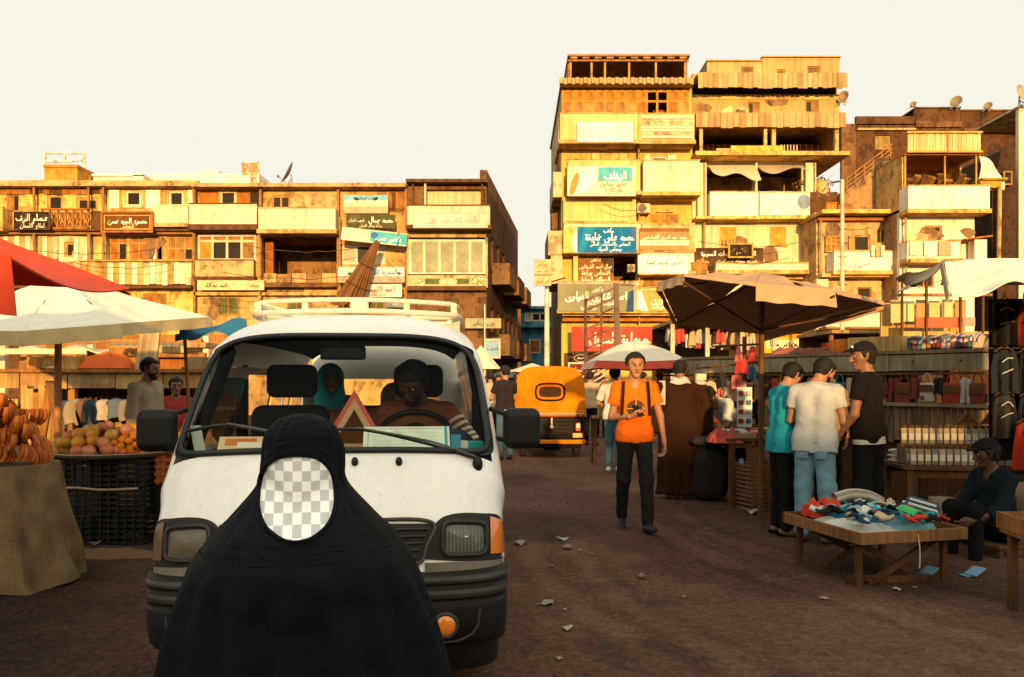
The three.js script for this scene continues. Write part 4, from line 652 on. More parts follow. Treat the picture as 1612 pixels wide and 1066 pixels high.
f.add('side_recess',[P(881,233,883.9,275,0,-3),P(871,315,883.9,352,-1.5,-3)],M('wood',[0.22,0.12,0.05]));
const ac=(x0,y0,x1,y1,d,label)=>{const s2=d / FOC,w=(x1 - x0)*s2,h=(y1 - y0)*s2,g=thing('air_conditioner',label,'air conditioner',at((x0 + x1)/ 2,y1,d));part('casing',rbox(w,h,0.4,0.03,0,h / 2,-0.2),M('grime',[0.62,0.54,0.4],0.5),g);const fan=part('fan_grille',new THREE.CylinderGeometry(h*0.4,h*0.4,0.03,20).rotateX(Math.PI / 2).translate(-w*0.12,h / 2,0.012),M('',[0.04,0.03,0.02],0.5),g);part('fan_ring',[0.4,0.27,0.14].map((q)=>new THREE.TorusGeometry(h*q,0.014,5,20).translate(-w*0.12,h / 2,0.034)),M('grime',[0.3,0.24,0.16],0.5),fan);part('bracket',[cbox(0.05,0.05,0.6,-w*0.35,-0.03,-0.3),cbox(0.05,0.05,0.6,w*0.35,-0.03,-0.3)],timberD,g);return g;};
ac(1003,320,1024,335,D - 0.5,'pale air conditioner with a round fan beside the orange window');ac(988,416,1001,428,D - 0.35,'small air conditioner in the shaded loggia beside the four line sign');
}
// ---- sign on the lamp mast and the mast itself
{
const g=thing('street_lamp','tall pale lamp mast rising behind the orange three wheeler','lamp post',at(861,655,30.5));part('pole',bar(V(0,0,0),V(0,5.7,0),0.12,0.08,12),M('grime',[0.62,0.55,0.42],0.5),g);part('pole_base',new THREE.CylinderGeometry(0.2,0.24,0.7,12).translate(0,0.35,0),M('grime',[0.4,0.35,0.27],0.5),g);part('bracket',[bar(V(0,5.2,0),V(0.7,5.4,0),0.03)],timberD,g);g.position.y=0;
sign(841,408,868,450,30,'small cream double sign on brackets left of the tallest block','#d9bd84',[['عيادة',0.5,0.25,0.11,'#7a5a2a',0.22,0.8],['دكتور محمد',0.5,0.48,0.1,'#8a6632',0.22,0.8],['ابراهيم',0.5,0.88,0.12,'#7a5a2a',0.22,0.8]],{under:(c,W,H)=>{c.fillStyle='#8c6a3a';c.fillRect(0,H*0.57,W,H*0.05);}});
}
// ---- block B with corrugated upper storeys
{
const D=38.4,f=facade('yellow block right of the tallest one, with corrugated upper storeys and white balconies',D,1090,1284,255),P=f.B;
const up=M('lime',[0.42,0.3,0.13]),holesT=[[1166,105,1186,123],[1223,109,1236,122],[1271,104,1291,121]],holesM=[[1091.5,163,1113,183],[1177,160,1196,179],[1268,158,1289,177]];
f.wall(1113,97,1199,126,[holesT[0]],M('lime',[0.5,0.37,0.16]));f.wall(1199.5,91,1322,126,holesT.slice(1),M('lime',[0.46,0.33,0.14]));for(const h of[...holesT])f.win(...h,{frame:timber,fill:[M('wood',[0.25,0.15,0.06])]});
f.add('roof',[P(1112,95,1200,96.9,0.1,-6),P(1199,89,1323,90.9,0.1,-6)],up);f.add('side_wall',[P(1320,91,1322,250,-0.26,-6),P(1113,97,1115,126,-0.26,-6),P(1090,126,1092,250,-0.26,-6)],up);f.add('back_wall',P(1092,97,1320,250,-5.8,-6),interiorM);
f.add('stub_wall',P(1090,116,1112.8,126,0,-0.25),up);
f.boards(1092,125,1322,149,30,[sheetM,M('lime',[0.36,0.25,0.1],0.6),M('lime',[0.48,0.36,0.16],0.6)],0.9,61,'sheet');f.add('floor',[P(1091,126.3,1321,129,0.85,-5.7),P(1091,184,1321,187,0.6,-5.7),P(1086,249,1322,255,1.2,-5.7)],ochre);
f.wall(1090,149,1322,183.7,holesM,M('lime',[0.46,0.33,0.13]));for(const h of holesM)f.win(...h,{frame:timber,nx:2,fill:['dark',timber]});f.add('infill',P(1114,152,1320,157,0.04,0.002),ochre);
f.boards(1090,184,1322,208,24,[sheetM,M('lime',[0.32,0.21,0.09],0.6),M('lime',[0.44,0.31,0.14],0.6)],0.7,62,'sheet');
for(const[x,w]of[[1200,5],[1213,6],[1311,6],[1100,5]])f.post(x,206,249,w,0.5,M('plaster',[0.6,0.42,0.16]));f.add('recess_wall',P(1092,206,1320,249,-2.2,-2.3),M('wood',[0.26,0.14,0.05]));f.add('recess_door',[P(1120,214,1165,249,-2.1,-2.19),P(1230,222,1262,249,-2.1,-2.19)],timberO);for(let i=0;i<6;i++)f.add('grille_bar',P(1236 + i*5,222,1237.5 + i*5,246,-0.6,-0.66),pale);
f.add('terrace_parapet',P(1142,239,1222,249,1.0,0.85),M('plaster',[0.72,0.45,0.08]));f.rows(1120,242,1142,249,2,[ochre,pale],0.9,63);
const lower=[[1112,264,1186,308],[1190,264,1262,309],[1133,358,1158,391],[1212,357,1237,386]];
f.wall(1090,255,1284,f.gy,lower,M('lime',[0.76,0.64,0.4]));f.add('side_wall',[P(1090,255,1094,f.gy,-0.255,-6),P(1280,255,1284,f.gy,-0.255,-6)],pale);f.add('back_wall',P(1095,255,1279,f.gy,-5.8,-6),interiorM);f.add('floor',[P(1095,345,1279,349,-0.26,-5.7),P(1095,430,1279,434,-0.26,-5.7)],interiorM);f.add('partition',P(1095,262,1279,500,-2,-2.1),M('plaster',[0.5,0.34,0.14]));
for(const[x,w]of[[1103,14],[1273,16],[1188,3]])f.post(x,258,346,w,0.3,pale);
f.win(1213,280,1241,304,{z:-1.8,frame:timber});f.add('loggia_post',P(1263,268,1268,308,-0.3,-0.5),timberO);
f.balcony(1112,308,1187,345,white,0.7,{slab:ochre});f.balcony(1188.5,309,1266,344,white,0.75,{slab:ochre});
f.ledge(1090,1284,346,4,0.85,M('plaster',[0.7,0.5,0.16]));
for(const h of lower.slice(2))f.win(...h,{nx:4,frame:M('wood',[0.75,0.48,0.08]),fill:Array(4).fill(M('wood',[0.7,0.46,0.08])),z:0.05,sill:true});
f.balcony(1118,420,1262,430,pale,1.1,{slab:ochre});f.ledge(1090,1284,436,5,0.5,ochre);
const holesS=[];f.add('shop_front',P(1100,520,1270,f.gy,0.06,0.003),timberD);
solo('shop_awning',sheet((u,v)=>V(lerp(f.X(1113),f.X(1188),u),f.Y(262)- 0.55*v - 0.32*v*u - 0.12*Math.sin(u*9)*v,-D + 0.15 + 0.9*v),24,6,0.02),M('cloth',[0.66,0.54,0.34]),'pale cloth blind let down over the left loggia of the corrugated block','awning');
solo('shop_awning',sheet((u,v)=>V(lerp(f.X(1190),f.X(1262),u),f.Y(263)- 0.42*v - 0.15*v*Math.sin(u*6.5),-D + 0.15 + 0.8*v),24,6,0.02),M('cloth',[0.5,0.42,0.28]),'ragged grey blind over the right loggia of the corrugated block','awning');
sign(1091,390,1202,418,D - 0.9,'dark brown sign with two lines of white script behind a yellow framed board','#4a2c14',[['المحمدى للتوريدات العمومية',0.5,0.44,0.17,'#fbf2d6',0.28],['توريد سجاد وموكيت',0.62,0.86,0.17,'#f6ead0',0.28,0.66],['محلات',0.13,0.86,0.17,'#f0a830',0.28,0.2]]);
sign(1148,385,1184,404,D - 1.3,'small black framed board in bright yellow wood, in front of the brown sign','#2a180c',[],{frame:M('wood',[0.75,0.5,0.08]),over:(c,W,H)=>{const r=rng(3);for(let i=0;i<12;i++){c.fillStyle=`rgba(240,200,120,${r()})`;c.fillRect(r()*W,H*(0.3 + 0.5*r()),6,5);}}});
{const g=thing('canopy_bracket','small brown wooden box hung under the left end of the brown sign','box',at(1100,427,D - 1.2));part('crate',cbox(0.75,0.45,0.3,0,0.1,0),M('wood',[0.45,0.24,0.06]),g);part('lid',cbox(0.8,0.06,0.34,0,0.36,0),timber,g);}
sign(1203,526,1264,556,30,'glowing orange yellow sign with black script under the brown canopy','#f0a41e',[['مختبر سنا',0.5,0.64,0.26,'#241408',0.2,0.75]],{worn:0.2,under:(c,W,H)=>{c.fillStyle='#f6d890';c.fillRect(W*0.04,H*0.3,W*0.9,H*0.45);c.fillStyle='#e8841a';c.fillRect(0,0,W,H*0.16);}});
}
// ---- lower house C1 with rooftop yard and stair
{
const D=36.5,f=facade('low house right of the corrugated block, with a cluttered roof yard and a stair',D,1285,1416,342),P=f.B;
const holes=[[1344,370,1370,396],[1380,360,1396,383],[1298,372,1322,398],[1350,452,1372,478]];
f.wall(1285,342,1416,f.gy,holes,M('plaster',[0.55,0.38,0.18]));f.shell(tanW,7,ochre,[400,480]);
f.ledge(1283,1418,336,6,0.9,M('plaster',[0.68,0.44,0.12]));f.ledge(1285,1416,343,6,0.3,timberO);
f.win(...holes[0],{t:0.08,frame:timberY});f.win(...holes[1],{t:0.06,frame:timberY,nx:2});f.win(...holes[2],{nx:3,transom:0.5,frame:timberY,fill:[timberO,timber,timberO],top:M('wood',[0.6,0.25,0.03]),z:0.15});f.add('shutter',P(1335,371,1343,396,0.1,0.02),timberY);
f.win(...holes[3],{t:0.06,frame:timber});
f.balcony(1301,401,1402,430,white,0.9,{slab:ochre});f.ledge(1285,1416,434,5,0.7,tanW);
f.add('wall_panel',[P(1290,486,1402,516,0.8,0.2),P(1282,440,1300,520,0.3,0.003)],pale);f.ledge(1285,1416,517,3,1.2,timber,'shop_awning');
f.add('stair',new THREE.ExtrudeGeometry(new THREE.Shape([[1340,336],[1340,296],[1416,238],[1416,336]].map(([a,b])=>new THREE.Vector2(f.X(a),f.Y(b)))),{depth:1.4,bevelEnabled:false}).translate(0,0,-D - 2.2),M('plaster',[0.32,0.2,0.1]));
const rail=[];for(const k of[0,7,14])rail.push(bar(V(f.X(1342),f.Y(276 + k),-D - 0.75),V(f.X(1417),f.Y(219 + k),-D - 0.75),0.035));for(let i=0;i<6;i++){const x=1344 + i*14;rail.push(bar(V(f.X(x),f.Y(297 - i*10.7),-D - 0.75),V(f.X(x),f.Y(273 - i*10.7),-D - 0.75),0.035));}f.add('railing',rail,timber);
solo('shed',[P(1293,336,1340,290,-1.5,-3.5)],timberD,'dark shed of old boards on the roof yard below the dry bush','shed');
solo('shed',[P(1339,335.5,1346,318,-0.4,-1.2)],M('grime',[0.2,0.24,0.17]),'narrow grey green cabinet on the roof yard at the foot of the stair','cabinet');
{const g=thing('dry_bush','large dry brown bush growing on the roof yard','bush',V(f.X(1308),f.Y(290),-D - 2.2)),r=rng(9),l=[],tw=[];for(let i=0;i<420;i++){const a=r()*6.28,q=Math.sqrt(r()),x=Math.cos(a)*q*0.95,z=Math.sin(a)*q*0.6,y=r()*1.15*(1 - 0.5*q)+ 0.05;l.push(new THREE.PlaneGeometry(0.1 + 0.09*r(),0.05).rotateX(r()*3).rotateY(r()*6).rotateZ(r()*3).translate(x,y,z));}for(let i=0;i<24;i++)tw.push(bar(V((r()- 0.5)*0.3,0,0),V((r()- 0.5)*1.7,0.3 + r()*0.7,(r()- 0.5)),0.015,0.006,4));part('leaves',l,M('',[0.2,0.11,0.03],0.8),g);part('twigs',tw,timberD,g);}
makeDish(1292,309,D - 0.6,0.34,0.3,-0.2,'round orange lit dish on the roof yard, left of the shed',M('rust',[0.6,0.33,0.08],0.5));
{const r=rng(21),l=[['orange crate',1296,1312,323],['brown crate',1314,1334,326]];for(const[k,a,b,y]of l)solo('crate',[P(a,336,b,y,0.4,-0.2),P(a - 1,y,b + 1,y - 1.2,0.45,-0.25)],M('wood',k[0]==='o'?[0.6,0.28,0.05]:[0.35,0.18,0.06]),k + ' standing on the front edge of the roof yard','crate');}
{const gg=thing('utility_pole','tall thin pale pole before the low house, rising above the crowd','pole',at(1326,640,26));gg.position.y=0;part('pole',bar(V(0,0,0),V(0,8.0,0),0.08,0.06,10),M('grime',[0.66,0.52,0.32],0.6),gg);const l=[];for(let i=0;i<6;i++)l.push(bar(V(-0.14,4.6 + i*0.45,0),V(0.14,4.6 + i*0.45,0),0.02));part('rung',l,timberD,gg);part('crossarm',bar(V(-0.35,7.9,0),V(0.1,7.98,0),0.03),timberD,gg);}
{const l=[0,1,2].map((i)=>sheet((u,v)=>V(lerp(f.X(1356 + i*7),f.X(1362 + i*7),u),f.Y(392)- 0.5*v,-D + 1.02 + 0.03*Math.sin(u*6 + i)),6,5,0.01));l.forEach((g,i)=>solo('laundry',g,M('cloth',[[0.66,0.6,0.48],[0.62,0.42,0.14],[0.68,0.62,0.5]][i]),['white shirt','yellow towel','pale cloth'][i]+ ' drying over the white balcony of the low house','laundry'));}
}
// ---- white house C2 with open roof room
{
const D=35,f=facade('white house on the right with a corrugated roof screen and a cluttered open room',D,1416.5,1534,335),P=f.B;
const holes=[[1455,355,1483,383],[1440,428,1470,452]];f.wall(1416.5,335,1534,f.gy,holes,M('lime',[0.82,0.76,0.6]));f.add('side_wall',[P(1416.5,335,1420,f.gy,-0.255,-6),P(1530,335,1534,f.gy,-0.255,-6)],M('plaster',[0.4,0.26,0.13]));f.add('partition',P(1421,336,1529,560,-2,-2.1),interiorM);
f.win(...holes[0],{nx:2,frame:timberY,t:0.08,sill:true});f.win(...holes[1],{nx:2,frame:timberO});
f.boards(1420,216,1533,243,26,[M('lime',[0.7,0.58,0.3],0.6),M('lime',[0.62,0.48,0.22],0.6)],0.5,71,'sheet');f.add('screen_rail',[P(1418,213,1535,216,0.6,0.45),P(1418,243,1535,246,0.6,0.4)],M('wood',[0.7,0.46,0.1]));f.post(1481,215,245,2,0.6,timberY,'screen_post');
f.add('roof',P(1416.5,245.5,1536,248,0.38,-4),timberO);f.add('room_back',P(1420,248,1533,334,-2.4,-2.5),M('plaster',[0.7,0.46,0.12]));for(const[a,b,z]of[[1416.5,1420,0.2],[1531,1534,-1]])f.add('room_side',P(a,248,b,334,z,-2.4),M('plaster',[0.6,0.4,0.14]));f.add('floor',P(1416.5,330,1534,334.8,0.3,-4),tanW);
for(const x of[1420,1482,1531])f.post(x,248,300,2.4,0.3,timberY);
f.balcony(1416,300,1541,335,white,0.8,{slab:ochre});f.balcony(1418,384,1500,410,white,0.6,{slab:ochre});
f.add('cupboard',P(1486,380,1503,406,0.5,0.2),M('wood',[0.6,0.28,0.04]));f.add('lean_to_roof',beam(V(f.X(1505),f.Y(381),-D + 0.3),V(f.X(1547),f.Y(376),-D + 0.3),0.9,0.06),timberO);f.add('lean_to',P(1522,381,1541,412,0.6,0.1),white);
f.ledge(1418,1541,413,5,0.9,ochre);
{const r=rng(33);for(let i=0;i<16;i++){const x=1424 + i*6.6,h=10 + 14*Math.abs(Math.sin(i*1.7))+ r()*6;solo('lumber',[beam(V(f.X(x),f.Y(300),-D - 0.4 - r()),V(f.X(x +(r()- 0.4)*16),f.Y(298 - h),-D - 0.3),0.16 + 0.2*r(),0.14),beam(V(f.X(x + 3),f.Y(300),-D - 0.9),V(f.X(x + 4),f.Y(302 - h),-D - 0.8),0.14,0.1)],[timberD,timberD,brownW,timber][i % 4],'dark old timber piled in the open roof room of the white house','lumber','lumber in the open roof room');}}
solo('sail_cloth',sheet((u,v)=>V(lerp(f.X(1534),f.X(1571 - 14*(1 - u)*v),u),f.Y(250 + 8*u + 22*u*u)-(1.15 - 0.5*u)*v,-D + 0.35 + 0.14*Math.sin(u*5 + v*4)),14,12,0.02),M('cloth',[0.8,0.76,0.66]),'white sheet billowing on the right side of the open roof room','cloth');
{const m=[M('cloth',[0.66,0.6,0.44]),M('cloth',[0.78,0.74,0.62]),M('cloth',[0.5,0.36,0.2])];['cream sheet','white sheet','brown patterned rug'].forEach((k,i)=>solo('laundry',sheet((u,v)=>V(lerp(f.X(1420 + i*22),f.X(1440 + i*22),u),f.Y(384)- 0.62*v,-D + 0.68 + 0.03*Math.sin(u*7 + i)),12,6,0.012),m[i],k + ' hung over the lower balcony of the white house','laundry'));}
{const g=thing('rooftop_junk','yellow slatted shelf sticking out beside the billowing sheet','shelf',V(f.X(1552),f.Y(300),-D + 0.3));part('shelf',[cbox(1.1,0.08,0.8,0,0.35,0),cbox(0.9,0.3,0.5,-0.1,0.15,0)],M('wood',[0.66,0.38,0.06]),g);part('bracket',beam(V(-0.5,-0.3,0),V(0.6,0.3,0),0.07,0.07),timberY,g);}
}
// ---- dark brick blocks behind
{
const D=50,f=facade('dark brick block towering behind the white house on the right',D,1330,1612,190),P=f.B;const holes=[[1378,214,1402,235],[1440,260,1462,285],[1540,320,1560,350]];
f.wall(1348,183,1440,f.gy,[holes[0]],brickM);f.wall(1440.5,171,1512,f.gy,[holes[1]],M('plaster',[0.11,0.052,0.022]));f.wall(1512.5,175,1680,f.gy,[holes[2]],M('plaster',[0.085,0.04,0.017]));f.wall(1325,197,1347.5,f.gy,[],brownW);
f.add('roof',[P(1325,195,1440,196.9,0,-8),P(1440,169,1512,170.9,0.1,-8),P(1512.5,173,1680,174.9,0.1,-8)],brownW);f.ledge(1348,1440,203,3,0.2,tanW);f.ledge(1440.5,1512,192,9,0.15,M('plaster',[0.18,0.09,0.04]));f.ledge(1512.5,1610,205,5,0.4,M('plaster',[0.15,0.075,0.033]));
f.win(...holes[0],{frame:timberY,fill:[M('wood',[0.34,0.26,0.1])]});f.win(...holes[1],{frame:timber});f.win(...holes[2],{frame:timber,nx:2});
const g=facade('pale house sliver at the right edge, between the dark brick block and the frame',40,1604,1700,170);g.wall(1604,170,1700,g.gy,[],pale);g.add('roof',g.B(1602,167,1700,169.9,0.2,-4),cream);
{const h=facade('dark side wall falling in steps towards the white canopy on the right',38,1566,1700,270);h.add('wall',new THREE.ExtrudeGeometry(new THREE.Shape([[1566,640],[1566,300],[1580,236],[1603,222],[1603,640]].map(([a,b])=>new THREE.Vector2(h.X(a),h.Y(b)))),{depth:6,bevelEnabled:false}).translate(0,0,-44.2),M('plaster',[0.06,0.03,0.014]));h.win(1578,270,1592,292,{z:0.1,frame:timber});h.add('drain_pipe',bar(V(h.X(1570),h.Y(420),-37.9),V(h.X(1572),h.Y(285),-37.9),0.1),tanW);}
for(const[x,y,r,k]of[[1438,171,0.2,'small satellite dish on the dark brick roof, leftmost of three'],[1506,171,0.36,'satellite dish at the step of the dark brick roof'],[1556,175,0.26,'satellite dish right of the step on the dark brick roof']])makeDish(x,y,D - 0.3,r,-0.8,-0.3,k,M('grime',[0.26,0.2,0.12],0.7));
makeDish(1607,168,39.5,0.5,0.5,-0.3,'large pale satellite dish at the right edge above the sliver of pale house',M('grime',[0.36,0.32,0.22],0.7));makeDish(1328,165,38.2,0.3,-0.9,-0.2,'pale satellite dish on the upper corner of the corrugated block',M('grime',[0.4,0.3,0.18],0.7));
}
// ---- pipes, cables and patched plaster on the fronts, one by one
{const r=rng(404),fronts=[[35,2,305,372,500,0.2,3,[146,171]],[35,312,636,372,505,0.2,3,[411,537]],[38,888,1086,230,510,0.3,3,[1003.5]],[38.4,1094,1282,260,515,0.2,3,[1106,1278]],[36.5,1288,1414,350,515,0.15,2,[1289,1412]],[35,1418,1532,340,440,0.15,1,[1421]]];
for(const[d,x0,x1,y0,y1,z,n,px]of fronts){
for(let i=0;i<px.length;i++){const x=px[i],a=at(x,y0 - 30*r(),d),b=at(x + 1,y1,d);a.z +=z + 0.1;b.z=a.z;solo('drain_pipe',[bar(a,b,0.045),...[0.25,0.5,0.75].map((t)=>{const p=a.clone().lerp(b,t);return cbox(0.14,0.05,0.12,p.x,p.y,p.z - 0.04);})],i % 2?M('rust',[0.3,0.18,0.08],0.6):M('lime',[0.36,0.25,0.1],0.6),'thin rusty drain pipe running down a balcony front','pipe','drain pipes on the house fronts');}
for(let i=0;i<n;i++){const y=lerp(y0,y1,r()),a=at(lerp(x0,x1,r()*0.4),y,d - 1.25),b=at(lerp(x0,x1,0.6 + 0.4*r()),y + 14*(r()- 0.5),d - 1.25),l=[];for(let k=0;k<=12;k++){const t=k / 12,p=a.clone().lerp(b,t);p.y -=0.35*4*t*(1 - t)*(0.5 + r()*0.2);l.push(p);}solo('cable',tube(l,0.014,36,4),timberD,'dark cable sagging along the balcony fronts','cable','cables on the house fronts');}
}
for(let i=0;i<26;i++){const q=[[35,20,300,372,450],[35,315,530,440,500],[38,890,1000,315,352],[38.4,1120,1262,352,415],[38.4,1095,1320,150,182],[36.5,1290,1410,352,400],[35,1425,1530,345,380]][i % 7],x=lerp(q[1],q[2],r()),y=lerp(q[3],q[4],r()),p=at(x,y,q[0]),w=0.25 + 0.5*r(),h=0.2 + 0.35*r(),n=9,sh=new THREE.Shape(Array.from({length:n},(_,k)=>{const a=k / n*6.2832,m=0.7 + 0.45*r();return new THREE.Vector2(Math.cos(a)*w*m,Math.sin(a)*h*m);}));solo('plaster_patch',new THREE.ExtrudeGeometry(sh,{depth:0.012,bevelEnabled:false}).translate(p.x,p.y,p.z + 0.004 + 0.0007*i),[M('plaster',[0.3,0.18,0.09]),M('plaster',[0.24,0.15,0.09]),M('plaster',[0.66,0.52,0.3])][i % 3],'ragged patch of bare render on a house front','patch','patches of bare render on the fronts');}}
// ---------------------------------------------------------------- white minibus, nose towards the viewer
const VX=-0.797,VD=3.45,VA=0.1,vanAt=(x,y,z)=>V(VX + x*Math.cos(VA)+ z*Math.sin(VA),y,-VD - x*Math.sin(VA)+ z*Math.cos(VA));
{
const g=thing('minibus','white minibus with a roof rack, facing the viewer behind the person in black','minibus',V(VX,0,-VD),VA);
const paint=new THREE.MeshPhysicalMaterial({color:lin([0.88,0.875,0.85]),roughness:0.38,clearcoat:0.5,clearcoatRoughness:0.15,side:THREE.DoubleSide,map:dataTex(512,(u,v)=>{const a=wrapNoise(u,v,6,81)*0.6 + wrapNoise(u,v,40,82)*0.4,sp=smooth(0.86,0.93,wrapNoise(u,v,160,83));const q=0.93 + 0.07*a - 0.06*sp;return[q,q*0.99,q*0.965];},0.8)});
const trim=M('grime',[0.013,0.011,0.0095],0.55),rubber=M('',[0.01,0.01,0.01],0.5),bumperM=M('grime',[0.014,0.012,0.011],0.6),bumperHi=M('grime',[0.05,0.045,0.04],0.5),cabin=M('grime',[0.017,0.012,0.008],0.95,{specularIntensity:0.15}),dashM=M('grime',[0.022,0.046,0.064],0.7),seatM=M('cloth',[0.026,0.023,0.02],0.9),amber=new THREE.MeshPhysicalMaterial({color:lin([0.75,0.2,0.02]),roughness:0.18,clearcoat:1});
const K=[[0.62,-0.02,0.845,0.34],[0.70,-0.03,0.845,0.34],[0.86,-0.06,0.845,0.34],[0.98,-0.13,0.842,0.35],[1.08,-0.2,0.838,0.35],[1.146,-0.26,0.832,0.35],[1.3,-0.385,0.815,0.34],[1.5,-0.55,0.79,0.33],[1.716,-0.735,0.755,0.31],[1.775,-0.82,0.745,0.3],[1.82,-0.98,0.742,0.29],[1.848,-1.3,0.745,0.29],[1.86,-1.9,0.75,0.29],[1.86,-2.8,0.75,0.29],[1.85,-3.8,0.748,0.29],[1.82,-4.2,0.74,0.28]];
K.forEach((r,i)=>(r[2]*=i<4?0.938:0.962));
const spl=(k)=>{const q=K.map((r)=>r[k]);return(u)=>{const t=clamp(u,0,1)*(q.length - 1),i=Math.min(q.length - 2,Math.floor(t)),f=t - i,a=q[Math.max(0,i - 1)],b=q[i],c=q[i + 1],d=q[Math.min(q.length - 1,i + 2)];return 0.5*(2*b +(c - a)*f +(2*a - 5*b + 4*c - d)*f*f +(3*b - a - 3*c + d)*f*f*f);};};
const kY=spl(0),kZ=spl(1),kW=spl(2),kR=spl(3),U=(i)=>i /(K.length - 1);
const S=(u,v,out=0)=>{const e=0.004,dy=kY(u + e)- kY(u - e),dz=kZ(u + e)- kZ(u - e),l=Math.hypot(dy,dz)||1,ny=-dz / l,nz=dy / l,n=4 - 0.9*smooth(U(6),U(10),u),a=Math.min(1,Math.abs(v)),q=kR(u)*(1 - Math.pow(Math.max(0,1 - Math.pow(a,n)),1 / n))- out,crown=0.05*(1 - v*v)*smooth(U(8),U(11),u);return V(v*kW(u),kY(u)- ny*q + crown*0.4,kZ(u)- nz*q);};
const uAt=(y)=>{let a=0,b=U(8);for(let i=0;i<40;i++){const m=(a + b)/ 2;kY(m)<y?(a=m):(b=m);}return a;};
const ev=(t)=>{const s=t*2 - 1;return Math.sign(s)*(1 - Math.pow(1 - Math.abs(s),1.9));};
const patch=(u0,u1,v0,v1,nu,nv,out=0)=>sheet((a,b)=>S(lerp(u0,u1,b),ev(lerp(v0,v1,a)),out),nu,nv);
const uB=U(5)+ 0.004,uT=U(8),tv=(v)=>{let a=0,b=1;for(let i=0;i<40;i++){const m=(a + b)/ 2;ev(m)<v?(a=m):(b=m);}return a;},vi=0.925,tL=tv(-vi),tR=tv(vi);
part('body',[patch(0,uB,0,1,60,26),patch(uB,uT,0,tL,14,24),patch(uB,uT,tR,1,14,24),patch(uT,1,0,1,60,50)],paint,g);
const edge=[];for(let i=0;i<=60;i++){const p=S(lerp(0,1,i / 60),1);edge.push(new THREE.Vector2(p.z,p.y));}
const outline=[new THREE.Vector2(-0.37,0.3),...edge,new THREE.Vector2(-4.42,1.45),new THREE.Vector2(-4.45,0.3)],shp=new THREE.Shape(outline),panes=[];
const qd=(l)=>l.map(([a,b])=>new THREE.Vector2(a,b));panes.push(qd([[-0.82,1.12],[-1.62,1.12],[-1.62,1.5],[-1.16,1.5]]),qd([[-1.74,1.1],[-2.5,1.1],[-2.5,1.52],[-1.74,1.52]]),qd([[-2.58,1.1],[-3.38,1.1],[-3.38,1.52],[-2.58,1.52]]),qd([[-3.46,1.1],[-4.12,1.1],[-4.05,1.5],[-3.46,1.52]]));
panes.forEach((p)=>shp.holes.push(new THREE.Path(p)));
const wx=(y)=>0.79 - 0.1*smooth(1.08,1.66,y),bend=(geo,sgn)=>{const p=geo.attributes.position,out=[];for(let i=0;i<p.count;i++)out.push(sgn*(wx(p.getY(i))+(p.getZ(i)||0)),p.getY(i),p.getX(i));geo.setAttribute('position',new THREE.Float32BufferAttribute(out,3));geo.computeVertexNormals();return geo;};
for(const q of[-1,1]){const sw=part('side_panel',bend(new THREE.ShapeGeometry(shp),q),paint,g);panes.forEach((p)=>part('pane',bend(new THREE.ShapeGeometry(new THREE.Shape(p)).translate(0,0,-0.012),q),glassM,sw));}
part('floor',cbox(1.5,0.06,4.0,0,0.36,-2.4),cabin,g);
{const ts=new THREE.Shape(qd([[-0.78,0.32],[0.78,0.32],[0.75,1.2],[0.68,1.72],[0.56,1.84],[-0.56,1.84],[-0.68,1.72],[-0.75,1.2]]));ts.holes.push(new THREE.Path(qd([[-0.55,1.16],[0.55,1.16],[0.5,1.5],[-0.5,1.5]])));const tg=part('tailgate',new THREE.ShapeGeometry(ts).translate(0,0,-4.36),paint,g);part('pane',new THREE.PlaneGeometry(1.14,0.4).translate(0,1.33,-4.37),glassM,tg);}
part('headliner',sheet((a,b)=>{const p=S(lerp(U(9),1,b),lerp(-0.93,0.93,a),-0.03);return p;},16,16),cabin,g);
for(const q of[-1,1])part('door_lining',[cbox(0.03,0.72,3.6,q*0.755,0.74,-2.5),beam(V(q*0.735,1.12,-0.62),V(q*0.67,1.66,-1.12),0.05,0.06),cbox(0.05,0.5,0.1,q*0.735,1.33,-1.68)],cabin,g);
const wsM=glassM.clone();wsM.specularIntensity=0.35;wsM.color.setRGB(0.85,0.86,0.82);const ws=part('windscreen',patch(uB,uT,tL,tR,36,20,-0.004),wsM,g);
{const ring=[],rr=(t)=>{const a=t*Math.PI*2,c=Math.cos(a),s=Math.sin(a),n=7;return[Math.sign(c)*Math.pow(Math.abs(c),2 / n),Math.sign(s)*Math.pow(Math.abs(s),2 / n)];};for(let i=0;i<90;i++){const[x,y]=rr(i / 90);ring.push(S(lerp(uB,uT,0.5 + 0.49*y),0.915*x,0.006));}part('seal',tube(ring,0.016,360,8,true),rubber,ws);part('seal_border',sheet((a,b)=>{const[x,y]=rr(a),k=lerp(0.985,1.03,b);return S(lerp(uB,uT,clamp(0.5 + 0.5*y*k,-0.01,1.01)),0.928*x*k,0.002);},180,2),rubber,ws);}
const N=(x,y,out=0)=>{const u=uAt(y);let v=x / kW(u);return S(u,clamp(v,-1,1),out);};
const onNose=(pts,out,thick)=>{const c=pts.reduce((m,p)=>[m[0]+ p[0]/ pts.length,m[1]+ p[1]/ pts.length],[0,0]);const q=pts.map((p)=>new THREE.Vector2(...p)),cr=new THREE.SplineCurve([...q,q[0]]).getPoints(72);return sheet((a,b)=>{const p=cr[Math.round(a*72)];return N(lerp(c[0],p.x,b),lerp(c[1],p.y,b),out);},72,7);};
const lens=new THREE.MeshPhysicalMaterial({color:lin([0.9,0.9,0.86]),roughness:0.05,transmission:0.92,thickness:0,ior:1.4}),chrome=new THREE.MeshStandardMaterial({color:lin([0.75,0.73,0.66]),metalness:1,roughness:0.16,side:THREE.DoubleSide});
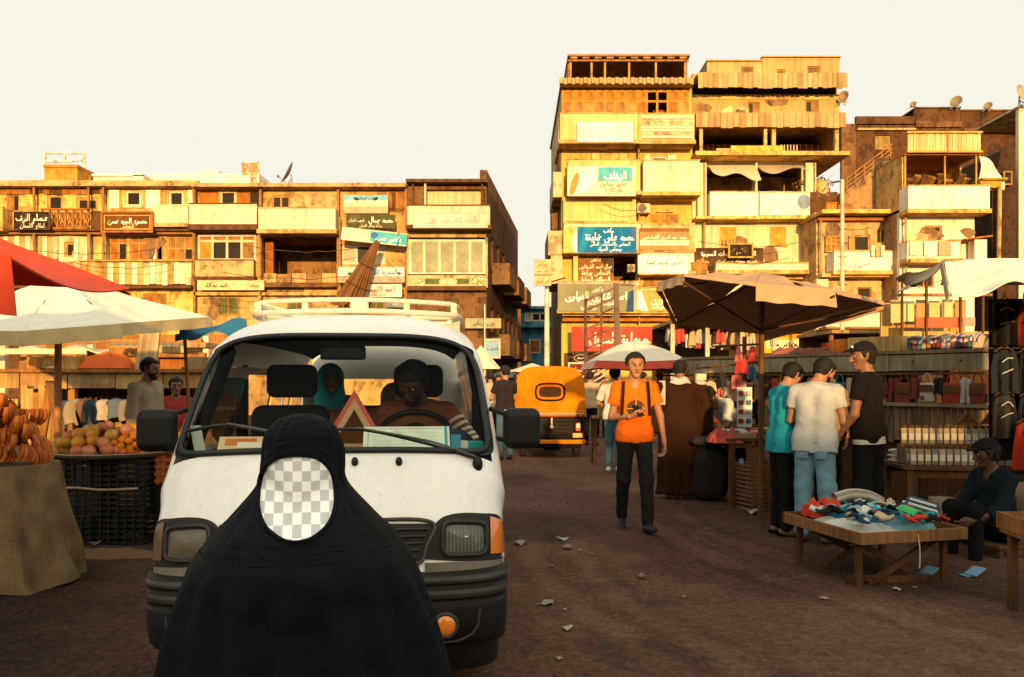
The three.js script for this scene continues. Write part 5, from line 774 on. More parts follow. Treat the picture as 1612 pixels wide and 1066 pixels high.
for(const q of[-1,1]){
const hs=part('headlamp_surround',onNose([[q*0.405,0.70],[q*0.425,0.77],[q*0.47,0.855],[q*0.54,0.892],[q*0.68,0.908],[q*0.778,0.918],[q*0.786,0.8],[q*0.784,0.69],[q*0.6,0.685]],0.006),trim,g,q<0?'dull headlamp surround beside the fruit stall':undefined);
const cx=q*0.598,cy=0.785,n0=N(cx,cy,0.012),rim=[];for(let i=0;i<48;i++){const a=i / 48*6.2832,c=Math.cos(a),s=Math.sin(a);rim.push(N(cx + 0.098*Math.sign(c)*Math.pow(Math.abs(c),0.36),cy + 0.073*Math.sign(s)*Math.pow(Math.abs(s),0.42),0.016));}
part('rim',tube(rim,0.011,120,8,true),M('grime',[0.03,0.026,0.022],0.4),hs);
const hl=part('headlamp',sheet((a,b)=>{const c=Math.cos(a*6.2832),s=Math.sin(a*6.2832),k=b;return N(cx + 0.096*k*Math.sign(c)*Math.pow(Math.abs(c),0.36),cy + 0.071*k*Math.sign(s)*Math.pow(Math.abs(s),0.36),0.006 + 0.018*(1 - k*k));},48,8),q<0?new THREE.MeshPhysicalMaterial({color:lin([0.45,0.38,0.26]),roughness:0.22,transmission:0.75,thickness:0,ior:1.4}):lens,g);
part('reflector',sheet((a,b)=>{const c=Math.cos(a*6.2832),s=Math.sin(a*6.2832);const p=N(cx + 0.093*b*Math.sign(c)*Math.pow(Math.abs(c),0.36),cy + 0.069*b*Math.sign(s)*Math.pow(Math.abs(s),0.36),0.004);p.z -=0.075*(1 - b*b)- 0.002;return p;},40,10),q<0?new THREE.MeshStandardMaterial({color:lin([0.4,0.34,0.24]),metalness:1,roughness:0.35,side:THREE.DoubleSide}):chrome,hl);
part('bulb_shield',ball(0.024,n0.x,n0.y,n0.z - 0.03),chrome,hl);
part('flute',Array.from({length:11},(_,i)=>bar(N(cx - 0.08 + i*0.016,cy - 0.058,0.012),N(cx - 0.08 + i*0.016,cy + 0.058,0.012),0.0022,0.0022,4)),lens,hl);
part('turn_signal',sheet((a,b)=>N(q*lerp(0.715,0.792,a),lerp(0.712,0.898,b),0.012),8,6),q<0?M('grime',[0.2,0.11,0.05],0.3):amber,g,q<0?'dull brown turn signal':'bright amber turn signal');
part('trim_strip',sheet((a,b)=>N(q*lerp(0.42,0.788,a),lerp(0.642,0.684,b),0.008),20,3),M('grime',[0.2,0.18,0.14],0.5),g);
const mr=part('wing_mirror',rbox(0.19,0.205,0.09,0.085,(q<0?-0.862:0.9),1.243,-0.5,3).applyMatrix4(new THREE.Matrix4()),M('grime',[0.007,0.006,0.005],0.55),g);for(const[y,y2]of[[1.2,1.18],[1.34,1.31]])part('mirror_arm',bar(V(q*0.745,y,-0.57),V(q*0.83,y2,-0.5),0.013),trim,mr);part('mirror_glass',rbox(0.17,0.185,0.01,0.004,(q<0?-0.862:0.9),1.243,-0.537),chrome,mr);
const wh=part('wheel',new THREE.TorusGeometry(0.235,0.085,12,32).rotateY(Math.PI / 2).translate(q*0.68,0.315,-0.92),tyreM,g);part('rim',new THREE.CylinderGeometry(0.19,0.19,0.13,24).rotateZ(Math.PI / 2).translate(q*0.68,0.315,-0.92),M('rust',[0.3,0.28,0.25],0.5),wh);part('wheel',new THREE.TorusGeometry(0.235,0.085,12,32).rotateY(Math.PI / 2).translate(q*0.68,0.315,-3.4),tyreM,g);
}
part('grille',onNose([[-0.46,0.838],[-0.44,0.85],[0,0.853],[0.44,0.85],[0.462,0.838],[0.42,0.75],[0.395,0.69],[0,0.688],[-0.395,0.69],[-0.42,0.75]],0.006),trim,g);
for(let i=0;i<5;i++){const y=0.705 + i*0.029,w=0.385 + i*0.012;part('grille_slat',sheet((a,b)=>{const p=N(lerp(-w,w,a),y + 0.012*b,0.014 + 0.012*Math.sin(b*3.14));return p;},24,3),M('grime',[0.05,0.044,0.038],0.45),g);}
{const rim=[[-0.462,0.846],[0,0.86],[0.462,0.846],[0.43,0.76],[0.4,0.685],[0,0.68],[-0.4,0.685],[-0.43,0.76]].map(([x,y])=>N(x,y,0.012));part('grille_rim',tube(rim,0.009,120,6,true),M('grime',[0.07,0.06,0.05],0.4),g);}
const bp=(u,y,z0,w)=>{const a=u*2 - 1,s=Math.sign(a)*(1 - Math.pow(1 - Math.abs(a),2)),n=4.5;return V(s*w,y,z0 - 0.36*(1 - Math.pow(Math.max(0,1 - Math.pow(Math.abs(s),n)),1 / n)));};
const strip=(pr,w)=>sheet((u,v)=>{const t=v*(pr.length - 1),i=Math.min(pr.length - 2,Math.floor(t)),f=t - i;return bp(u,lerp(pr[i][0],pr[i + 1][0],f),lerp(pr[i][1],pr[i + 1][1],f),w);},60,(pr.length - 1)*3);
part('bumper',[strip([[0.3,-0.06],[0.34,0.0],[0.42,0.035],[0.505,0.045],[0.515,0.03],[0.53,0.03],[0.54,0.045],[0.575,0.045],[0.584,0.03],[0.595,0.03],[0.604,0.042],[0.635,0.03],[0.645,-0.03]],0.798)],bumperM,g);part('bumper_ridge',[strip([[0.541,0.047],[0.558,0.052],[0.574,0.047]],0.8),strip([[0.606,0.044],[0.618,0.046],[0.632,0.034]],0.8)],bumperHi,g);part('valance',[strip([[0.16,-0.14],[0.22,-0.1],[0.305,-0.07]],0.77)],blackM,g);
for(const q of[-1,1]){const fl=part('fog_lamp',ball(0.044,q*0.51,0.425,0.036,1,1,0.35,14),amber,g);part('fog_lamp_bezel',new THREE.TorusGeometry(0.05,0.009,8,28).translate(q*0.51,0.425,0.034),bumperHi,fl);part('bumper_recess',tube([V(q*0.66,0.49,0.02),V(q*0.64,0.4,0.025),V(q*0.57,0.355,0.02),V(q*0.47,0.345,0.01)],0.006,20,5),bumperHi,fl);}
part('number_plate',cbox(0.34,0.14,0.012,0,0.42,0.058),M('grime',[0.5,0.48,0.42],0.5),g);
for(const q of[-1,1])part('mudguard',cbox(0.02,0.3,0.34,q*0.76,0.32,-1.33),blackM,g);
const wip=(pts,piv)=>{const w=part('wiper',[tube(pts.map(([x,y,o])=>N(x,y,o)),0.0085,40,6)],M('',[0.012,0.011,0.01],0.35),g);part('wiper_arm',[tube([N(pts[pts.length - 1][0],pts[pts.length - 1][1],0.03),N(lerp(pts[pts.length - 1][0],pts[1][0],0.35),lerp(pts[pts.length - 1][1],pts[1][1],0.35),0.04),N(pts[1][0],pts[1][1],0.025)],0.0058,20,6)],M('grime',[0.12,0.11,0.1],0.35),w);part('pivot',[ball(0.025,0,0,0,1,1.5,1).translate(...N(piv[0],piv[1],0.01).toArray())],trim,w);};
wip([[-0.13,1.235,0.012],[0.1,1.245,0.012],[0.42,1.185,0.012],[0.665,1.135,0.02]],[0.665,1.118]);wip([[-0.7,1.285,0.012],[-0.5,1.275,0.012],[-0.33,1.245,0.012],[-0.14,1.185,0.02]],[-0.05,1.12]);
for(const x of[0.1,0.3])part('washer_nozzle',[ball(0.016,0,0,0,1,1.4,1).translate(...N(x,1.105,0.008).toArray())],trim,g);
const rk=M('grime',[0.82,0.77,0.62],0.5),ry=(x,z)=>1.885 + 0.02*(1 - x*x / 0.5),rt=1.952,loop=(y,x,z0,z1,c)=>[V(-x,y,z1),V(-x,y,z0 - c),V(-x + c*0.5,y,z0),V(0,y + 0.015,z0 + 0.06),V(x - c*0.5,y,z0),V(x,y,z0 - c),V(x,y,z1)];
const rack=part('roof_rack',[tube(loop(rt,0.6,-1.42,-3.7,0.12),0.0145,80,8),tube(loop(1.88,0.615,-1.36,-3.7,0.12),0.017,80,8),...[0,1,2,3,4].map((i)=>bar(V(-0.61,1.88,-1.6 - i*0.5),V(0.61,1.88,-1.6 - i*0.5),0.014))],rk,g);
for(const x of[-0.585,-0.3,0.3,0.585])part('rack_post',cbox(0.035,0.075,0.03,x,1.917,Math.abs(x)>0.5?-1.44:-1.38),rk,rack);for(const x of[-0.59,0.59])for(const z of[-2.1,-2.8,-3.5])part('rack_post',cbox(0.03,0.075,0.03,x,1.917,z),rk,rack);part('rack_clamp',rbox(0.11,0.1,0.05,0.02,0.02,1.925,-1.365),rk,rack);part('rack_brace',bar(V(-0.56,1.945,-1.42),V(-0.37,1.885,-1.39),0.012),rk,rack);for(const x of[-0.6,0.6])for(const z of[-1.55,-2.6,-3.5])part('rack_foot',cbox(0.05,0.1,0.06,x,1.83,z),rk,rack);
part('dashboard',[sheet((a,b)=>{const x=lerp(-0.71,0.71,a);const hump=0.11*smooth(0.16,0.24,x)*smooth(0.74,0.6,x)*smooth(0.35,0.6,b);return V(x,lerp(1.13,1.11,b)+ hump - 0.35*smooth(0.85,1,b),lerp(-0.36,-0.86,b)- 0.08*(x / 0.75)**4);},48,20),cbox(1.42,0.5,0.12,0,0.78,-0.86)],dashM,g);part('dash_front',cbox(1.42,0.4,0.04,0,0.9,-0.37 - 0.09),dashM,g);
{const c=V(0.36,1.2,-0.98),m=new THREE.Matrix4().makeRotationX(-1.0),mv=(q)=>q.applyMatrix4(m).translate(c.x,c.y,c.z);const sw=part('steering_wheel',mv(new THREE.TorusGeometry(0.19,0.016,10,40)),blackM,g);part('spoke',[mv(cbox(0.36,0.03,0.02)),mv(cbox(0.03,0.17,0.02,0,-0.08,0)),mv(new THREE.CylinderGeometry(0.06,0.06,0.04,16).rotateX(Math.PI / 2))],blackM,sw);part('steering_column',bar(V(0.36,0.85,-0.8),c,0.035),blackM,sw);}
const seat=(x,z,w,hi,m,nm='seat')=>{const s=part(nm,[rbox(w,0.16,0.5,0.06,x,0.72,z + 0.2),rbox(w,hi,0.14,0.07,0,0,0,3).rotateX(-0.16).translate(x,0.78 + hi / 2,z - 0.08)],m,g);return s;};
for(const x of[-0.39,0.37]){const s=seat(x,-1.3,0.46,0.56,seatM);part('headrest',rbox(0.3,0.2,0.11,0.05,x,1.48,-1.46,3),seatM,s);part('headrest_post',[bar(V(x - 0.06,1.3,-1.44),V(x - 0.06,1.42,-1.46),0.008),bar(V(x + 0.06,1.3,-1.44),V(x + 0.06,1.42,-1.46),0.008)],chrome,s);part('seat_base',cbox(0.42,0.26,0.4,x,0.52,-1.12),cabin,s);}
for(const z of[-2.35,-3.2]){const s=seat(0.0,z,1.4,0.5,M('cloth',[0.5,0.22,0.05],0.8),'bench');part('seat_base',cbox(1.3,0.26,0.4,0,0.52,z + 0.2),cabin,s);}
part('rear_view_mirror',[rbox(0.24,0.075,0.03,0.014,-0.02,1.63,-0.84),bar(V(-0.02,1.66,-0.85),V(-0.02,1.74,-0.86),0.008)],blackM,g);
const dz=(px,py)=>{const d=VD + 0.5;return at(px,py,d);};
{const w=thing('warning_triangle','red and tan reflective warning triangle propped on the dashboard','warning triangle',vanAt(0.06,1.118,-0.6),VA);const tri=(r,r2,dpt)=>{const s=new THREE.Shape([[-r,0],[r,0],[0,r*1.72]].map((q)=>new THREE.Vector2(...q)));const k=(r - r2)*0.55;s.holes.push(new THREE.Path([[-r2,k],[0,k + r2*1.72],[r2,k]].map((q)=>new THREE.Vector2(...q))));return new THREE.ExtrudeGeometry(s,{depth:dpt,bevelEnabled:false});};part('red_border',tri(0.185,0.145,0.012).rotateX(-0.12),M('',[0.5,0.07,0.035],0.35),w);part('inner_border',tri(0.148,0.1,0.01).rotateX(-0.12).translate(0,0.02,0.002),M('',[0.52,0.3,0.14],0.4),w);part('foot',cbox(0.2,0.012,0.12,0,0.006,-0.03),blackM,w);}
solo('warning_triangle',[sheet((u,v)=>{const p=N(lerp(-0.16,0.08,u),lerp(1.157,1.172,v),-0.03);return vanAt(p.x,p.y,p.z);},10,2,0.006)],M('',[0.55,0.06,0.03],0.35),'red bar of a folded triangle lying at the foot of the windscreen','reflector bar');
{const tx=(n,f)=>printTex(256,128,f,0.15,n),lay=(nm,lb,cat,x,z,w,h,yaw,mat,up=-1.12)=>{const q=thing(nm,lb,cat,vanAt(x,1.124,z),yaw + VA);part('sheet',[cbox(w,h,0.004).rotateX(up).translate(0,h*0.5*Math.cos(up)+ 0.004,h*0.5*Math.sin(up))],mat,q,null,{uv:true});return q;};
lay('document','large pale green printed sheet behind the windscreen on the driver side','paper',0.33,-0.4,0.42,0.17,0.03,new THREE.MeshStandardMaterial({map:tx(3,(c,W,H)=>{c.fillStyle='#dfe9d6';c.fillRect(0,0,W,H);c.strokeStyle='#9fb9a0';c.lineWidth=3;c.strokeRect(14,10,W - 28,H - 20);for(let i=0;i<5;i++)scribble(c,30,30 + i*18,W - 60,6,'#b7c8b4',2,i);c.fillStyle='#3aa0b4';c.fillRect(W - 14,0,8,H);}),roughness:0.7}),-0.75);
lay('document','orange and pink leaflet behind the left end of the windscreen','paper',-0.42,-0.42,0.3,0.1,-0.06,new THREE.MeshStandardMaterial({map:tx(4,(c,W,H)=>{c.fillStyle='#e6c79a';c.fillRect(0,0,W,H);c.fillStyle='#d9702c';c.fillRect(W*0.1,H*0.1,W*0.5,H*0.4);c.fillStyle='#f1e8d2';c.fillRect(W*0.3,H*0.3,W*0.6,H*0.3);c.fillStyle='#79a896';c.fillRect(W*0.7,H*0.5,W*0.25,H*0.4);}),roughness:0.7}),-0.6);
const bx=thing('tissue_box','small turquoise and white box on the dashboard at the driver corner','box',vanAt(0.655,1.13,-0.52),0.3);part('carton',rbox(0.1,0.05,0.06,0.006,0,0.025,0),M('',[0.02,0.32,0.4],0.5),bx);part('label',cbox(0.04,0.052,0.061,-0.052,0.026,0.001),M('',[0.7,0.68,0.6],0.5),bx);
lay('document','narrow blue card standing beside the pale green sheet','card',0.565,-0.44,0.05,0.1,-0.1,M('',[0.02,0.2,0.28],0.5),-0.55);lay('document','pale green card leaning on the windscreen pillar','card',-0.67,-0.53,0.06,0.14,0.9,M('',[0.55,0.62,0.48],0.6),-0.3);}
}
// ---------------------------------------------------------------- people
const jersey=(c,r=0.85)=>M('cloth',c,r),denim=M('cloth',[0.06,0.12,0.17]),denimL=M('cloth',[0.16,0.3,0.38]),dkTrouser=M('cloth',[0.008,0.007,0.0065]);
const ground=(px,py)=>{const d=FOC*EYE /(py - CY);return V((px - CX)/ FOC*d,0.014,-d);};
const walker=ground(999,838);
{
const D=1.85,cx=-0.476,g=thing('person','person in a black khimar before the minibus, face covered by a checked oval','person',V(cx,0,-D),0.25),hy=1.255;
const L=[],hl=(a,b,ra,rb,k)=>L.push(limb(V(...a),V(...b),ra,rb,k));
const head=[limb(V(0,hy + 0.04,-0.04),V(0,hy + 0.035,-0.012),0.078,0.07,0.02),limb(V(-0.02,hy - 0.02,0.0),V(-0.012,hy - 0.088,0.02),0.046,0.024,0.03),limb(V(0.02,hy - 0.02,0.0),V(0.012,hy - 0.088,0.02),0.046,0.024,0.03),limb(V(0,hy + 0.01,0.05),V(0,hy - 0.03,0.066),0.009,0.012,0.012),limb(V(-0.016,hy - 0.062,0.05),V(0.016,hy - 0.062,0.05),0.008,0.008,0.01),limb(V(0,hy - 0.2,-0.02),V(0,hy - 0.05,-0.02),0.055,0.05,0.03)];
part('body',[meshLimbs(head,0.006),meshLimbs([limb(V(-0.07,0.75,0),V(-0.08,1.02,0),0.09,0.1,0.06),limb(V(0.07,0.75,0),V(0.08,1.02,0),0.09,0.1,0.06),limb(V(-0.08,0.08,0),V(-0.08,0.75,0),0.045,0.085,0.05),limb(V(0.08,0.08,0),V(0.08,0.75,0),0.045,0.085,0.05),limb(V(-0.16,1.05,0),V(-0.2,0.82,0.05),0.045,0.04,0.04),limb(V(0.16,1.05,0),V(0.2,0.82,0.05),0.045,0.04,0.04)],0.018)],skinM('light'),g);
part('shoe',[rbox(0.09,0.08,0.25,0.04,-0.09,0.045,0.05),rbox(0.09,0.08,0.25,0.04,0.09,0.045,0.05)],blackM,g);
const prof=[[0.02,0.43],[0.4,0.4],[0.8,0.328],[0.954,0.288],[1.07,0.25],[1.136,0.198],[1.19,0.146],[1.246,0.101],[1.29,0.0945],[1.334,0.0905],[1.363,0.081],[1.386,0.061],[1.398,0.04],[1.404,0.02],[1.406,0.002]];
const pw=(y)=>{let i=0;while(i<prof.length - 2&&prof[i + 1][0]<y)i++;const t=clamp((y - prof[i][0])/(prof[i + 1][0]- prof[i][0]),0,1),a=prof[Math.max(0,i - 1)],b=prof[i],c=prof[i + 1],d=prof[Math.min(prof.length - 1,i + 2)];const m1=(c[1]- a[1])/(c[0]- a[0]||1),m2=(d[1]- b[1])/(d[0]- b[0]||1),w=c[0]- b[0];return(2*t**3 - 3*t*t + 1)*b[1]+(t**3 - 2*t*t + t)*w*m1 +(-2*t**3 + 3*t*t)*c[1]+(t**3 - t*t)*w*m2;};
const shell=(th,y,grow)=>{
const w=Math.max(0.001,pw(y)+ grow*smooth(1.406,1.3,y)),low=smooth(1.12,0.9,y),dep=lerp(w*1.12,Math.min(w*0.72,0.24),smooth(1.2,0.95,y)),s=Math.sin(th),c=Math.cos(th);
const f=low*(0.012*Math.sin(th*9 + 1.3*Math.sin(y*5))+ 0.009*Math.sin(th*17 + y*4)+ 0.014*noise3(th*3,y*2.2,4))+ 0.004*noise3(th*6,y*16,2)+(1 - low)*0.0012*Math.sin(y*90 + 6*s)*smooth(1.2,1.08,y);
const chest=0.05*Math.exp(-((y - 0.98)**2)/ 0.02)*Math.max(0,c)**2;const side=0.006*Math.sin(y*3.1);
return V(s*(w + f)+ side,y,c*(dep + f)+ chest - 0.02);
};
const fc=1.226,fx=-0.014,egg=(a)=>{const c=Math.cos(a),s=Math.sin(a),e=c>0?0.72:1;return[Math.sign(s)*Math.pow(Math.abs(s),e),Math.sign(c)*Math.pow(Math.abs(c),e===1?1:0.9)];};
const shellSheet=(f,nu,nv,dz)=>{const g2=sheet((u,v)=>{const[t,y]=f(u,v),p=shell(t,y,0);p.z +=dz?dz(v):0;return p;},nu,nv),nn=g2.attributes.normal;for(let j=0,k=0;j<=nv;j++)for(let i=0;i<=nu;i++,k++){const[t,y]=f(i / nu,j / nv),yy=Math.min(y,1.402),e=0.003,a=shell(t + e,yy,0).sub(shell(t - e,yy,0)),b=shell(t,yy + e,0).sub(shell(t,yy - e,0)),n=a.cross(b).normalize();nn.setXYZ(k,n.x,n.y,n.z);}return g2;};
const cloth=jersey([0.0052,0.0066,0.0078],0.8),under=jersey([0.0085,0.006,0.005],0.85);
{const rim=(t)=>{const[ex,ey]=egg(t*6.2832),x=fx + 0.0835*ex,y=fc +(ey>0?0.093:0.0775)*ey,w=pw(y),th=Math.asin(clamp(x / w,-0.99,0.99));return[th,y];};
const low=shellSheet((u,v)=>[(u - 0.5)*6.2832,lerp(0.02,1.1,v)],220,110),back=shellSheet((u,v)=>[lerp(1.25,6.2832 - 1.25,u),lerp(1.1,1.4058,v)],90,50);
const border=(t)=>{const a=t*6.2832,s=Math.sin(a),c=Math.cos(a),m=Math.max(Math.abs(s),Math.abs(c)),x=s / m,y=c / m;return[x*1.25,y>0?lerp(fc,1.4058,y):lerp(fc,1.1,-y)];};
const front=shellSheet((u,v)=>{const[t0,y0]=rim(u),[t1,y1]=border(u),k=1 - Math.pow(1 - v,1.3);return[lerp(t0,t1,k),lerp(y0,y1,k)];},160,34,(v)=>0.012*(1 - v)**4);
const lip=tube(Array.from({length:40},(_,i)=>{const[t,y]=rim(i / 40),p=shell(t,y,0);p.z +=0.011;return p;}),0.005,160,8,true);
for(const q of[low,back,front,lip]){const a=q.attributes.uv.array;for(let i=0;i<a.length;i +=2){a[i]*=2;a[i + 1]*=1.2;}}
part('khimar',[low,back,front,lip],cloth,g,null,{uv:true});
part('underscarf',sheet((u,v)=>{const[t,y]=rim(u),p=shell(t,y,0),k=lerp(1.03,0.9,v);return V(fx +(p.x - fx)*k,fc +(p.y - fc)*k,p.z - 0.004 - 0.016*v);},120,6),under,g);
}
{const n=256,c=document.createElement('canvas');c.width=c.height=n;const q=c.getContext('2d');const k=n / 9.3;for(let j=0;j<10;j++)for(let i=0;i<10;i++){q.fillStyle=(i + j)% 2?'#c5c5c1':'#fbfbf7';q.fillRect(i*k,j*k,k + 1,k + 1);}const t=new THREE.CanvasTexture(c);t.colorSpace=THREE.SRGBColorSpace;t.anisotropy=4;
const ov=sheet((u,v)=>{const[ex,ey]=egg(u*6.2832),x=0.0825*v*ex,y=(ey>0?0.09:0.077)*v*ey;const b=shell(Math.asin(clamp((fx + 0.0825*ex)/ pw(fc + y / Math.max(v,1e-4)),-0.97,0.97)),fc + y / Math.max(v,1e-4),0);return V(fx + x,fc + y,lerp(0.108,b.z + 0.006,v*v));},72,16);const p=ov.attributes.position,uv=[];for(let i=0;i<p.count;i++)uv.push((p.getX(i)- fx + 0.09)/ 0.18,(p.getY(i)- fc + 0.1)/ 0.18*0.9);ov.setAttribute('uv',new THREE.Float32BufferAttribute(uv,2));
part('face_cover',ov,new THREE.MeshStandardMaterial({map:t,roughness:0.8,side:THREE.DoubleSide}),g,'white and grey checked oval',{uv:true});}
}
{
const r=person({label:'young man in an orange t-shirt walking towards the viewer, looking up from a phone',pos:walker,turn:0.02,girth:0.93,height:1.765,skin:'tan',head:[0.1,0.03,0],headFree:true,lean:0.02,twist:-0.06,hair:{line:0.06,back:-0.03,thick:0.017},
arms:[[[-0.2,-1,-0.08],[0.62,0.04,0.78]],[[0.3,-1,0.02],[0.12,-1,0.2]]],hands:[{dir:[0.9,0.22,0.35],palm:[0,0.85,-0.5],curl:0.75},{dir:[0.03,-1,0.15],curl:0.6}],
legs:[[[-0.04,-1,-0.16],[0.02,-1,-0.42]],[[0.04,-1,0.24],[0.02,-1,0.0]]],footPitch:[0.4,-0.2],
shirt:{mat:jersey([0.78,0.145,0.008]),sleeve:0.58,hem:-0.05,loose:0.022},trousers:{mat:M('cloth',[0.018,0.016,0.0145])},shoes:M('grime',[0.02,0.019,0.02],0.6)});
part('shirt_print',sheet((u,v)=>{const a=u*6.2832;const x=0.085*v*Math.sin(a),y=0.085*v*Math.cos(a);const p=r.chest(x + 0.0,0.27 + y,0.118 - x*x*1.6 + 0.004);return p;},32,5),M('',[0.06,0.02,0.006],0.8),r.g);
part('print_line',[sheet((u,v)=>{const x=lerp(-0.09,0.09,u);return r.chest(x,0.27 + 0.006*(v - 0.5),0.123 - x*x*1.6 + 0.003);},10,1),sheet((u,v)=>r.chest(0.006*(v - 0.5),lerp(0.18,0.37,u),0.124),6,1)],M('',[0.6,0.3,0.08],0.8),r.g);
for(const q of[-1,1])part('backpack_strap',sheet((u,v)=>{const y=lerp(0.53,0.2,u),x=q*(0.115 + 0.014*(v - 0.5)*2 + 0.02*u);return r.chest(x,y + 0.01*Math.sin(u*3),0.075 + 0.05*Math.sin(Math.min(1,u*2.2)*1.57)- 0.02*u*u + 0.002);},16,2,0.008),M('cloth',[0.015,0.012,0.01]),r.g);
const b=thing('backpack','small dark backpack worn by the young man in the orange t-shirt','backpack',r.g.localToWorld(r.chest(0,0.12,-0.17)));part('bag',rbox(0.3,0.4,0.14,0.06,0,0.2,0),M('cloth',[0.016,0.014,0.012]),b);part('pocket',rbox(0.24,0.18,0.05,0.02,0,0.13,-0.08),M('cloth',[0.02,0.018,0.016]),b);
const ph=thing('phone','dark smartphone held by the young man in orange','phone',r.g.localToWorld(r.J.palm0.clone().add(V(0.0,0.015,0.01))),0.2);const phq=new THREE.Euler(-0.9,0.3,0.2);part('case',rbox(0.07,0.145,0.009,0.004).applyMatrix4(new THREE.Matrix4().makeRotationFromEuler(phq)),blackM,ph);part('screen',cbox(0.063,0.135,0.001,0,0,-0.006).applyMatrix4(new THREE.Matrix4().makeRotationFromEuler(phq)),M('',[0.01,0.012,0.014],0.1),ph);
}
person({label:'man in a white shirt, jeans and white trainers behind the one in orange',pos:ground(967,744),turn:2.75,height:1.7,fine:1.4,head:[0.1,0.4,0],arms:[[[-0.25,-1,0.1],[0.3,-0.6,0.6]],[[0.4,-0.9,0.15],[-0.5,-0.4,0.7]]],legs:[[[0,-1,0.05],[0,-1,-0.1]],[[0.02,-1,0.02],[0,-1,-0.04]]],shirt:{mat:jersey([0.62,0.62,0.58]),sleeve:0.8},trousers:{mat:denim},shoes:M('grime',[0.6,0.62,0.6],0.6)});
{const r=person({label:'heavy man in a long dark brown robe with a white scarf, seen from behind',pos:ground(1071,787),turn:3.0,height:1.74,girth:1.22,fine:1.2,skin:'brown',head:[0.15,-0.1,0],hair:{line:0.05,back:-0.06,thick:0.01},arms:[[[-0.28,-1,0.06],[-0.05,-1,0.1]],[[0.3,-1,0.02],[0.1,-1,0.12]]],hands:[{curl:0.9},{curl:0.7}],shoulder:0.2,paunch:0.02,robe:{mat:jersey([0.032,0.012,0.005]),flare:0.16,hem:0.07},shoes:M('grime',[0.16,0.1,0.07],0.7)});
part('scarf',[sheet((u,v)=>{const a=(u - 0.5)*5.2;return r.J.neck.clone().add(V(Math.sin(a)*(0.09 + 0.06*v),0.035 - 0.075*v + 0.01*Math.sin(u*20),-Math.cos(a)*(0.085 + 0.075*v)+ 0.005));},40,6,0.008),sheet((u,v)=>r.J.sh[1].clone().add(V(-0.05 + 0.07*u,0.08 - 0.3*v,-0.085 - 0.02*Math.sin(v*3)+ 0.05*u)),6,12,0.01),ball(0.065,0,0,0,1.2,0.7,1).translate(...r.J.sh[0].clone().add(V(0.0,0.05,-0.02)).toArray())],jersey([0.6,0.57,0.5]),r.g);}
person({label:'man in a beige vest and dark trousers standing right of the orange three wheeler',pos:ground(929,702),turn:2.6,height:1.7,fine:1.7,skin:'tan',arms:[[[-0.3,-1,0],[0,-1,0.3]],[[0.2,-1,0.1],[0,-1,0.3]]],shirt:{mat:jersey([0.5,0.36,0.2]),sleeve:0.12},trousers:{mat:dkTrouser}});
person({label:'man in a dark t-shirt and jeans seen from behind, between minibus and three wheeler',pos:ground(795,725),turn:3.6,height:1.76,fine:1.6,head:[0.25,0.3,0],arms:[[[-0.2,-0.9,0.3],[0.3,-0.1,0.9]],[[0.2,-0.9,0.3],[-0.2,-0.2,0.9]]],shirt:{mat:jersey([0.022,0.018,0.022])},trousers:{mat:denim}});
const crowd=[[772,700,3.4,[0.45,0.36,0.26],'person in a pale shirt in the far crowd just right of the minibus mirror'],[784,690,0.4,[0.12,0.2,0.28],'person in a blue grey shirt facing the viewer in the far crowd'],[812,688,2.8,[0.06,0.04,0.035],'person in dark clothes at a stall beyond the three wheeler'],[946,690,3.3,[0.05,0.035,0.03],'person in black in the shade under the red and white parasol'],[1012,690,2.2,[0.22,0.12,0.06],'person in brown behind the young man, under the red and white parasol']];
for(const[x,y,t,c,lb]of crowd)person({label:lb,pos:ground(x,y),turn:t,height:1.62 + 0.1*hash3(x,y,1),fine:2,head:[0.2,0,0],shirt:{mat:jersey(c),sleeve:1.6},trousers:{mat:dkTrouser}});
{const r=person({label:'young man in a turquoise polo shirt with a green side, reading at the goods table',pos:ground(1231,843),turn:1.72,height:1.68,skin:'tan',lean:0.06,head:[0.55,0.1,0],headFree:true,hair:{line:0.055,back:-0.05,thick:0.013},arms:[[[-0.1,-0.95,0.2],[0.35,-0.55,0.8]],[[0.16,-1,0.02],[-0.3,-0.6,0.75]]],hands:[{curl:0.7},{curl:0.8}],legs:[[[-0.03,-1,0.02],[0,-1,-0.02]],[[0.04,-1,0.06],[0,-1,-0.05]]],shirt:{mat:jersey([0.02,0.34,0.42]),sleeve:0.6,hem:-0.12},trousers:{mat:dkTrouser,wide:0.012},shoes:M('grime',[0.2,0.13,0.09],0.6),soles:M('',[0.4,0.34,0.27])});
const side=(a0,a1,y0,y1,o)=>sheet((u,v)=>{const a=lerp(a0,a1,u),y=lerp(y0,y1,v);return r.chest(Math.sin(a)*(0.196 + o),y,Math.cos(a)*(0.12 + o));},12,10);part('green_panel',side(0.75,1.25,0.02,0.33,0.006),jersey([0.08,0.5,0.12]),r.g);part('white_emblem',[side(1.05,1.5,0.4,0.44,0.01),side(1.05,1.2,0.36,0.44,0.01)],jersey([0.6,0.66,0.62]),r.g);part('white_band',side(0.3,2.8,-0.06,0.0,0.006),jersey([0.42,0.58,0.58]),r.g);part('collar',tube(Array.from({length:10},(_,i)=>r.J.neck.clone().add(V(Math.sin(i*0.698)*0.068,-0.02,Math.cos(i*0.698)*0.062))),0.012,40,6,true),jersey([0.02,0.3,0.38]),r.g);}
